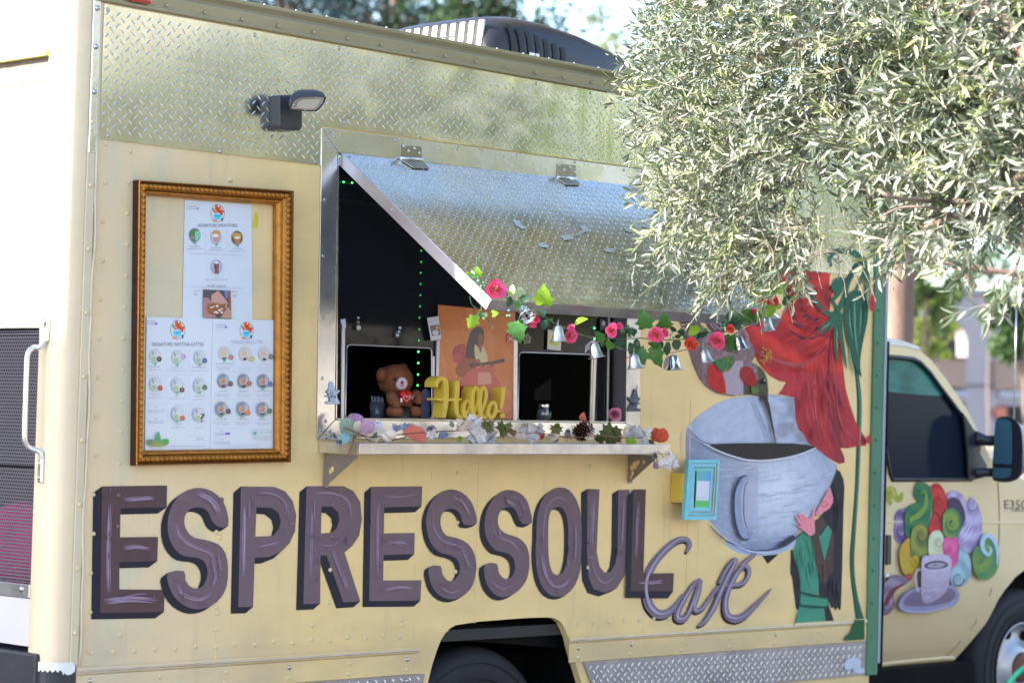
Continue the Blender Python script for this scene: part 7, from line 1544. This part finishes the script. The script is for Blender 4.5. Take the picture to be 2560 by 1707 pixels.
bpoly('floor_fascia', IDN, [(2340, 974), (2420, 977), (2420, 990), (2340, 988)], lav, d=DB-.1, th=.2); bpoly('floor_fascia', IDN, [(2500, 977), (2640, 982), (2640, 996), (2500, 994)], lav, d=DB-.1, th=.2)
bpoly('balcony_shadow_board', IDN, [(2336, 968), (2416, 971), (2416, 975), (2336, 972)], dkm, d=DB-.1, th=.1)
bpoly('orange_sign', IDN, [(2489, 1018), (2517, 1018), (2517, 1044), (2489, 1043)], mat('orange_sign', (.62, .16, .08), .6), d=DB-.1, th=.05)
bpoly('window', IDN, [(2490, 858), (2512, 862), (2516, 895), (2492, 898)], mat('bright_window', (.55, .62, .72), .2, spec=.8), d=DB+1.5, th=.05); bpoly('globe_lamp', IDN, [(2396, 845), (2404, 843), (2406, 851), (2398, 853)], mat('white_globe', (.8, .8, .85), .4), d=DB+1, th=.1)

# ---- leaf mass builder
def leaf_quads(centres, size, cols, up_bias=.3, asp=.45):
    N = len(centres); n = RNG.normal(size=(N, 3)); n[:, 2] += up_bias; n /= np.linalg.norm(n, axis=1)[:, None]
    r = RNG.normal(size=(N, 3)); a = np.cross(n, r); a /= np.linalg.norm(a, axis=1)[:, None]; b = np.cross(n, a)
    s = size*RNG.uniform(.6, 1.3, (N, 1)); c = np.asarray(centres)
    V = np.stack([c-a*s, c+b*s*asp+n*s*.1, c+a*s, c-b*s*asp+n*s*.1], axis=1).reshape(-1, 3)
    return V, np.repeat(np.asarray(cols), 4, axis=0)
def quick_mesh(name, V, faces_n, cols, m_, parent, k=4):
    me = bpy.data.meshes.new(name); nF = len(V)//k; me.vertices.add(len(V)); me.vertices.foreach_set('co', V.astype(np.float32).ravel())
    me.loops.add(nF*k); me.loops.foreach_set('vertex_index', np.arange(nF*k, dtype=np.int32)); me.polygons.add(nF); me.polygons.foreach_set('loop_start', np.arange(0, nF*k, k, dtype=np.int32)); me.polygons.foreach_set('loop_total', np.full(nF, k, dtype=np.int32))
    a = me.color_attributes.new('Col', 'FLOAT_COLOR', 'POINT'); a.data.foreach_set('color', np.c_[cols, np.ones(len(cols))].astype(np.float32).ravel()); me.materials.append(m_); me.update(); me.validate(); return _link(name, me, parent)
far_leaf = leaf_mat('far_foliage', (.16, .20, .10), (.18, .22, .12), (.30, .38, .12), .35, .6, attr=True)
bark = mat('bark', (.20, .15, .12), .9, var=.45, vscale=3, bump=.02, bscale=6, stretch=(1, 1, .3)); barkp = mat('pine_bark', (.19, .125, .10), .9, var=.5, vscale=5, bump=.03, bscale=5, stretch=(1, 1, .35))
def tree(label, base, h, blobs, n, leaf, tint, trunk_r=.2, trunk_m=None, group=None, limbs=6, name='tree', lean=(0, 0), gap=.55):
    base = Vector(base); t = thing(name, label, 'tree', base, group); top = Vector((lean[0], lean[1], h)); rr = random.Random(int(base.x*13+base.y*7))
    mb = MB(); path = [Vector((0, 0, -.1)), Vector((lean[0]*.3+.05, lean[1]*.3, h*.35)), Vector((lean[0]*.7-.05, lean[1]*.7, h*.7)), top]; mb.tube(spline([tuple(q) for q in path], 4), list(np.linspace(trunk_r*1.25, trunk_r*.35, 13)), 12); mb.build('trunk', trunk_m or bark, t)
    cs, co = [], []
    for (bx, by, bz, br) in blobs:
        k = int(n*br**2/sum(b[3]**2 for b in blobs)); nc = max(5, int(k/70))
        cl = RNG.normal(size=(nc, 3)); cl /= np.linalg.norm(cl, axis=1)[:, None]; cl *= (RNG.random((nc, 1))**(1/2.2))*br; cl[:, 2] *= .75
        cl += np.array([bx, by, bz]); w = RNG.integers(0, nc, k); pt_ = cl[w]+RNG.normal(size=(k, 3))*br*.16
        tone = RNG.uniform(.6, 1.35, nc)[w]; cs.append(pt_); co.append(np.outer(tone, tint)*RNG.uniform(.8, 1.2, (k, 1)))
        for c in cl[:limbs]:
            b = MB(); s0 = top*min(.95, max(.3, (c[2]-1.0)/h)); b.tube(spline([tuple(s0), tuple((s0+Vector(c))/2+Vector((0, 0, .15*br))), tuple(c)], 3), [trunk_r*.3, trunk_r*.25, trunk_r*.2, trunk_r*.16, trunk_r*.12, trunk_r*.09, trunk_r*.05], 5); b.build('limb', trunk_m or bark, t)
    V, Cc = leaf_quads(np.concatenate(cs), leaf, np.concatenate(co)); stuff(quick_mesh('crown', V, 4, Cc, far_leaf, t)); return t
def gp(px, d):        # ground point straight below the given image column at distance d
    q = BP(px, 1070, d); return Vector((q.x, q.y, 0))
def loc_blobs(base, lst, d):
    out = []
    for px, py, dd, r in lst: q = BP(px, py, d+dd)-base; out.append((q.x, q.y, q.z, r))
    return out
# top-left pines behind the truck roof
for (px, d, lst, tn, n, lab, h) in [
    (700, 34, [(640, 10, 0, 1.1), (700, 90, 1, .9), (560, 40, 1, .9), (600, 100, -1, .6), (660, -60, 0, 1.3), (760, 30, -1, .6)], (.20, .30, .75), 8000, 'dark pine with thin open crown above the middle of the truck roof', 9),
    (960, 37, [(880, 70, 0, .8), (960, 10, 0, 1.2), (900, -40, 1, 1.0), (830, 20, 0, .7), (1000, 90, 1, .7)], (.16, .27, .66), 9000, 'dark blue-green pine behind the truck roof left of the air conditioner', 9),
    (1200, 36, [(1130, 30, 0, 1.0), (1200, -10, 1, 1.3), (1250, 50, 0, .8), (1060, 80, 1, .6), (1290, 0, 0, .6)], (.18, .28, .26), 10000, 'dark green pine standing right behind the roof air conditioner', 9),
    (1530, 48, [(1500, 120, 0, .8), (1545, 90, 0, .9), (1580, 150, 1, .9)], (1.1, 1.0, .62), 2600, 'distant yellowish tree between the air conditioner and the olive leaves', 8)]:
    b = gp(px, d); tree(lab, b, h, loc_blobs(b, lst, d), int(n*.26), .08, tn, .16, group='trees behind the truck')
# trunk behind the cab and its boughs
b = gp(2228, 16); pine = tree('tall pine with thick pinkish trunk rising directly behind the green front post', b, 9.0, [(0, 0, 7.2, 2.2), (-1.2, -.4, 8.4, 2.0), (1.2, .5, 8.6, 2.0), (-2.0, .2, 6.6, 1.3), (.5, -.5, 10.5, 2.2), (-.8, .3, 11.8, 2.0), (.8, -.3, 13.0, 2.4), (2.2, .2, 11.5, 2.2), (-.4, -.6, 14.6, 2.0)], 15000, .14, (1.7, 1.25, 1.6), .105, barkp, group='trees behind the truck', limbs=2)
for q in ([(2240, 640), (2330, 640), (2400, 672), (2440, 720)], [(2240, 600), (2350, 610), (2480, 560)], [(2250, 655), (2300, 648), (2560, 690)]):
    mb = MB(); mb.tube(spline([tuple(BP(x, y, 16)-b) for x, y in q], 5), .024, 6); mb.build('bough', barkp, pine)
for (px, d, lst, tn, n, lab) in [
    (2330, 42, [(2340, 760, 0, .45), (2330, 830, 0, .42), (2300, 850, 0, .35), (2350, 880, 0, .25)], (1.5, 1.5, .55), 1500, 'sunlit yellow-green shrub tree left of the balcony arch'),
    (2310, 40, [(2310, 690, 0, .38), (2345, 740, 0, .40), (2360, 700, 0, .3), (2320, 790, 0, .4), (2280, 720, 0, .3)], (.7, .85, .55), 1500, 'mid green leafy tree in front of the building parapet'),
    (2560, 36, [(2520, 760, 0, .40), (2480, 790, 0, .28), (2560, 800, 0, .5), (2530, 850, 0, .42), (2590, 720, 0, .6), (2500, 740, 1, .22), (2560, 880, 0, .2)], (.38, .55, .40), 2600, 'dark green tree at the right edge hiding the building corner'),
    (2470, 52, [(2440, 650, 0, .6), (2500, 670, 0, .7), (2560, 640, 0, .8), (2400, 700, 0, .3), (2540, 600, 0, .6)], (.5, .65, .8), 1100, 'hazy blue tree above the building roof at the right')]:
    b = gp(px, d); tree(lab, b, 4.0, loc_blobs(b, lst, d), n, .075, tn, .035, group='trees behind the truck', limbs=2)
# wires
wm = mat('wire_pink', (.30, .26, .28), .6)
for i, q in enumerate([[(760, -30), (1180, 95)], [(830, -30), (1160, 80), (1330, 130)], [(1190, -20), (1330, 50), (1480, 110)], [(1440, -10), (1620, 70), (1800, 120)]]):
    P0, P1 = BP(*q[0], 40), BP(*q[-1], 44); mid = (P0+P1)/2-Vector((0, 0, .05)); mb = MB(); mb.tube(spline([tuple(P0), tuple(mid), tuple(P1)], 6), .018, 5)
    o = mb.build('power_line', wm, None, loc=P0); tag(o, ['leftmost thin overhead cable crossing in front of the dark pines', 'second overhead cable running down towards the air conditioner', 'overhead cable above the air conditioner', 'thin cable against the pale sky near the olive leaves'][i], 'cable', 'overhead cables')
# things the photograph shows only as reflections: trees and a pale house on the customers' side; then an added, unseen block shading the lower rear
for i, (x, y, s, tn, lab, bl_) in enumerate([(10.0, -17.5, 1.0, (3.0, 2.4, 2.3), 'broad yellow-green tree on the customers side facing the serving window', 1), (18.9, -16.5, .95, (.8, 1.05, .28), 'green tree on the customers side beside the pale house', 0), (25.6, -16, 1.1, (.75, .95, .25), 'green tree on the customers side farther towards the front of the truck', 0), (30, -15.5, 1.2, (.35, .5, .2), 'dark tree on the customers side farthest from the truck', 0)]):
    tree(lab, (x, y, 0), 4.2*s, [(0, 0, 5.4*s, 1.9*s), (1.1, .4, 4.2*s, 1.3*s), (-1.2, -.3, 4.4*s, 1.3*s), (.2, 0, 7.2*s, 1.5*s), (-.3, .2, 8.6*s, 1.0*s)], 8000, .16, tn, .26, group='trees on the customers side')
ho_ = thing('pale_house', 'pale cream stucco house on the customers side of the truck', 'building', (14, -29, 0)); mb = MB(); mb.box(-16, 24, -5, 5, 0, 9.5); hw = mb.build('wall', mat('cream_stucco', (.60, .55, .48), .8, var=.08, vscale=.4), ho_); mb = MB(); mb.box(-16.5, 24.5, -5.5, 5.5, 9.5, 10.0); mb.build('roof', mat('roof_tan', (.3, .24, .2), .8), ho_)
for x in (-12, -6, 0, 6): mb = MB(); mb.box(x, x+1.6, 5, 5.05, 2.0, 3.6); mb.build('window', dkm, ho_)
sh_ = Vector((SUN_H[0], SUN_H[1], 0)); shp = Vector((-sh_.y, sh_.x, 0))
lat = lambda a_, d_: sh_*d_+Vector((.47, .883, 0))*a_
nb = thing('rear_shade_block', 'added tan block, unseen off to the rear left, that shades the lower rear of the truck', 'building', tuple(lat(2, 7))); hB = 1.66+6.75*math.tan(SUN_EL)  # unseen occluder, added to cast shade on the lower rear
mb = MB(); A_ = [lat(a, d)-nb.location for a, d in ((-.32, 7), (6, 7), (6, 10), (-.32, 10))]; mb.prism([Vector((q.x, q.y, 0)) for q in A_], (0, 0, hB)); mb.build('wall', mat('shade_block_tan', (.45, .36, .27), .85, var=.08), nb)
mb = MB(); A_ = [lat(a, d)-nb.location for a, d in ((-.34, 6.95), (6.1, 6.95), (6.1, 10.1), (-.34, 10.1))]; mb.prism([Vector((q.x, q.y, hB)) for q in A_], (0, 0, .12)); mb.build('roof', mat('roof_tan', ()), nb)

# green garden chair rim, bottom right corner
gc = W(2545, 1700, -1.2); gm = mat('bright_green_tube', (.03, .42, .27), .4, var=.25, vscale=40); gch = thing('green_hoop', 'bright green tubular hoop poking into the bottom right corner before the front wheel', 'garden hoop', (gc.x+.25, gc.y, 0))
R_h = .175; mb = MB(); ux, uz = RIGHT, Vector((0, 0, 1)); ccx = W(2622, 1764, -1.2)-gch.location
mb.tube([ccx+ux*(-R_h*math.cos(t))+uz*(R_h*math.sin(t)) for t in np.linspace(-.1, math.pi+.1, 24)], .011, 10); mb.build('hoop', gm, gch)
for s_ in (-1, 1): mb = MB(); q = ccx+ux*(s_*R_h); mb.tube([q+uz*.02, Vector((q.x, q.y, 0))], .011, 8); mb.build('leg', gm, gch)

# ================================================================== olive tree in front of the truck
olive_top = leaf_mat('olive_leaf', (.12, .15, .105), (.30, .325, .28), (.15, .20, .09), .14, .36, attr=True)
twm = mat('olive_twig', (.36, .31, .24), .8, var=.2); obark = mat('olive_bark', (.20, .145, .12), .85, var=.35, vscale=12, bump=.004, bscale=30)
tb_ = WD(2890, 1000, 6.6); tbase = Vector((tb_.x, tb_.y, 0)); ol = thing('olive_tree', 'olive tree with pale narrow leaves hanging over the right half of the truck', 'tree', tbase)
top = WD(2820, 250, 6.7)-tbase; mb = MB(); mb.tube(spline([(0, 0, -.1), (.05, -.04, .6), (-.03, .03, 1.3), tuple(top)], 6), list(np.linspace(.17, .09, 19)), 14); mb.build('trunk', obark, ol)
def branch(pts, r0, r1, seg=7):
    q = spline([tuple(p) for p in pts], 5); mb = MB(); mb.tube(q, list(np.linspace(r0*.7, r1*.8, len(q))), seg); mb.build('branch', obark, ol); return q
D_ = lambda px, py, d: WD(px, py, d)-tbase
for pts, r0, r1 in [([top*.75, D_(2650, 420, 6.6), D_(2480, 500, 7.0), D_(2380, 545, 7.0), D_(2312, 570, 7.0)], .03, .010), ([D_(2480, 500, 7.0), D_(2360, 505, 7.1), D_(2240, 495, 6.6), D_(2195, 475, 6.6)], .014, .005),
                    ([top*.85, D_(2600, 250, 6.8), D_(2300, 250, 7.7), D_(2050, 330, 8.0), D_(1900, 480, 8.2), D_(1850, 600, 8.2)], .06, .008), ([top*.85, D_(2500, 50, 6.9), D_(2200, 60, 7.8), D_(1900, 150, 8.1), D_(1680, 300, 8.4)], .06, .008),
                    ([D_(2050, 330, 8.0), D_(1850, 400, 8.3), D_(1700, 520, 8.4), D_(1640, 640, 8.3)], .02, .004), ([D_(1900, 150, 8.1), D_(1740, 120, 8.4), D_(1600, 160, 8.4)], .02, .004), ([D_(2300, 250, 7.7), D_(2420, 400, 7.3), D_(2560, 520, 6.9), D_(2520, 740, 6.7)], .018, .004), ([D_(2560, 700, 6.5), D_(2545, 712, 6.5), D_(2515, 745, 6.5)], .006, .004),
                    ([D_(2300, 250, 7.7), D_(2150, 100, 7.7), D_(2050, -60, 7.8)], .03, .01), ([D_(2380, 545, 7.0), D_(2330, 520, 6.9), D_(2250, 520, 6.9), D_(2200, 545, 6.9)], .008, .003)]: branch(pts, r0, r1)
outline = [(1690, -120), (1650, 0), (1630, 60), (1612, 130), (1598, 190), (1596, 250), (1612, 310), (1640, 380), (1655, 440), (1660, 520), (1675, 570), (1680, 620), (1700, 660), (1750, 670), (1790, 690), (1820, 715), (1850, 705), (1880, 660), (1920, 670), (1955, 690), (1975, 640), (2000, 630), (2030, 590), (2050, 560), (2030, 520), (2015, 470), (2025, 410), (2080, 380), (2160, 395), (2190, 460),
           (2210, 540), (2215, 580), (2250, 600), (2320, 595), (2380, 580), (2440, 585), (2500, 560), (2560, 535), (2640, 530), (2900, 480), (2900, -120)]
gaps = []
def zc(px): return float(np.interp(px, [1540, 1750, 2000, 2200, 2400, 2600, 2900], [8.1, 7.95, 7.65, 7.4, 7.15, 7.0, 7.0]))
rr = random.Random(21); anchors = []
while len(anchors) < 3700:
    px, py = rr.uniform(1520, 2640), rr.uniform(-110, 800)
    q = (px+rr.gauss(0, 10), py+rr.gauss(0, 10))
    if not inside(q, outline) or any(inside(q, g_) for g_ in gaps): continue
    if vnoise(px*.012+3, py*.012) < (.27 if py > 430 else .16 if px < 2120 else .08): continue
    if py > 560 and px < 1980 and vnoise(px*.02, py*.02) < .45: continue
    d = zc(px)+rr.uniform(-.35, .95)*(1 if py < 560 else .5); anchors.append((px, py, d))
for _ in range(1100):                                 # shaded inner layer
    px, py = rr.uniform(1690, 2640), rr.uniform(-110, 600)
    if inside((px, py), [(a+(40 if a < 2200 else 0), b-50 if b > 300 else b) for a, b in outline]) : anchors.append((px, py, zc(px)+rr.uniform(.7, 1.15 if px < 1800 else 1.5)))
for _ in range(700):                                  # the rest of the crown above and beyond the frame
    px, py = rr.uniform(1650, 3300), rr.uniform(-900, -60); anchors.append((px, py, zc(min(px, 2900))+rr.uniform(-.7, 1.0)))
for _ in range(260): anchors.append((rr.uniform(2640, 3300), rr.uniform(-60, 560), rr.uniform(5.9, 7.2)))
# hand placed sprays at the ragged lower right
for px, py, d in [(2215, 600, 6.9), (2240, 640, 6.9), (2262, 560, 6.9), (2300, 600, 6.9), (2330, 610, 6.9), (2220, 520, 7.1), (2240, 545, 7.0), (2430, 620, 6.8), (2445, 640, 6.7), (2440, 600, 6.7), (2420, 590, 6.7), (2495, 750, 6.5), (2510, 735, 6.5), (2500, 690, 6.5), (2550, 680, 6.5), (2535, 760, 6.5), (2540, 660, 6.4), (2350, 560, 6.9), (2390, 590, 6.8), (1640, 560, 8.1), (1600, 640, 8.1), (1660, 690, 8.1), (1800, 740, 7.9), (1790, 720, 7.9), (1810, 700, 7.9), (1960, 700, 7.6), (2010, 680, 7.6)]*2: anchors.append((px+rr.uniform(-12, 12), py+rr.uniform(-8, 8), d))
LVv, LCc_, tw_mb, keyl = [], [], MB(), []
def leaf_pts(base, ax, nrm, L, w):
    sd = ax.cross(nrm); V = []
    c = lambda t, u, h: base+ax*(L*t)+sd*(w*u)+nrm*(h*L)
    return [c(0, 0, 0), c(.33, -.42, .03), c(.33, 0, -.01), c(.33, .42, .03), c(.70, -.36, .015), c(.70, 0, -.03), c(.70, .36, .015), c(1, 0, -.07)]
LF = [(0, 1, 2), (0, 2, 3), (1, 4, 5, 2), (2, 5, 6, 3), (4, 7, 5), (5, 7, 6)]
allL = []
for (px, py, d) in anchors:
    o = Vector(WD(px, py, d))-tbase
    away = (RIGHT*rr.gauss(-.45 if px < 2100 else -.2, .55)+UP*rr.gauss(-.05 if py < 500 else -.45, .5)+FWD*rr.gauss(0, .5)).normalized()
    L = rr.uniform(.08, .17); nl = rr.randint(9, 15); bend = Vector((0, 0, -1))*rr.uniform(.0, .35) if rr.random() < .6 else Vector((0, 0, 1))*.2
    path = [o+away*(L*t)+bend*(L*t*t) for t in (0, .33, .66, 1)]
    if rr.random() < .55: tw_mb.tube(path, [.0016, .0013, .0010, .0006], 3, cap=False)
    base_n = Vector((rr.gauss(0, 1), rr.gauss(0, 1), rr.gauss(.3, 1))).normalized(); tone = rr.uniform(.8, 1.25); yel = rr.random()
    for k in range(nl):
        t = (k//2+.6)/(nl/2+.3); t = min(t, 1); p_ = o+away*(L*t)+bend*(L*t*t); sgn = 1 if k % 2 else -1
        sd = away.cross(base_n).normalized() if (k//2) % 2 else base_n
        ax = (away*rr.uniform(.5, 1.1)+sd*sgn*rr.uniform(.5, .9)+Vector((rr.gauss(0, .15), rr.gauss(0, .15), rr.gauss(0, .15)))).normalized()
        nn = ax.cross(away.cross(ax)+Vector((rr.gauss(0, .5), rr.gauss(0, .5), rr.gauss(0, .5)))).normalized()
        if nn.length < .5: nn = ax.orthogonal().normalized()
        ll = rr.uniform(.028, .052)*(1.25 if px > 2150 else 1.0)*(.6 if t > .95 else 1); tn = tone*rr.uniform(.8, 1.2)
        col = (tn*(1.0+.2*(yel > .8)), tn*(1.0+.2*(yel > .8)), tn*(.98-.25*(yel > .8)))
        allL.append((d-(.001*k), p_, ax, nn, ll, rr.uniform(.20, .27)*ll, col, px, py))
# the largest-showing leaves become parts of their own
infr = [i for i, l_ in enumerate(allL) if 1560 < l_[7] < 2540 and 10 < l_[8] < 700]
infr.sort(key=lambda i: allL[i][0]/allL[i][4]); single = set(infr[:300])
V, Fz, Cz = [], [], []; n0 = 0
base_me = bpy.data.meshes.new('leaf'); q = leaf_pts(Vector((0, 0, 0)), Vector((0, 1, 0)), Vector((0, 0, 1)), 1, .235); base_me.from_pydata([tuple(v) for v in q], [], LF); base_me.materials.append(olive_top)
a = base_me.color_attributes.new('Col', 'FLOAT_COLOR', 'POINT'); a.data.foreach_set('color', [1.0]*(4*8))
for i, (d, p_, ax, nn, ll, w_, col, px, py) in enumerate(allL):
    if i in single:
        o = _link('leaf', base_me, ol); x = ax.cross(nn); M_ = Matrix((x, ax, nn)).transposed().to_4x4() @ Matrix.Diagonal((ll, ll, ll, 1)); M_.translation = p_; o.matrix_local = M_; continue
    V += leaf_pts(p_, ax, nn, ll, w_); Fz += [tuple(j+n0 for j in f) for f in LF]; Cz += [col]*8; n0 += 8
mb = MB(); mb.v = [tuple(v) for v in V]; mb.f = Fz; mb.mi = [0]*len(Fz); mb.sm = [False]*len(Fz); mb.mats = [olive_top]; mb.cols = Cz; stuff(mb.build('leaves', olive_top, ol)); stuff(tw_mb.build('twigs', twm, ol))
# bare drooping twigs
bt = mat('bare_twig', (.30, .25, .20), .7)
for k in range(30):
    px, py = rr.choice([(1930, 600), (1990, 560), (2040, 560), (1900, 570), (2080, 500), (2020, 620)]); px += rr.uniform(-50, 60); py += rr.uniform(-30, 30); d = rr.uniform(7.3, 7.8)
    p0 = Vector(WD(px, py, d))-tbase; dx = rr.gauss(.3, .8); L = rr.uniform(.05, .17); pts = [p0, p0+RIGHT*dx*L*.5+UP*.1*L, p0+RIGHT*dx*L*.9-UP*.35*L, p0+RIGHT*(dx*1.0+rr.gauss(0, .1))*L-UP*L]
    mb = MB(); mb.tube(spline([tuple(q) for q in pts], 3), .0013, 4, cap=False); mb.build('bare_twig', bt, ol)
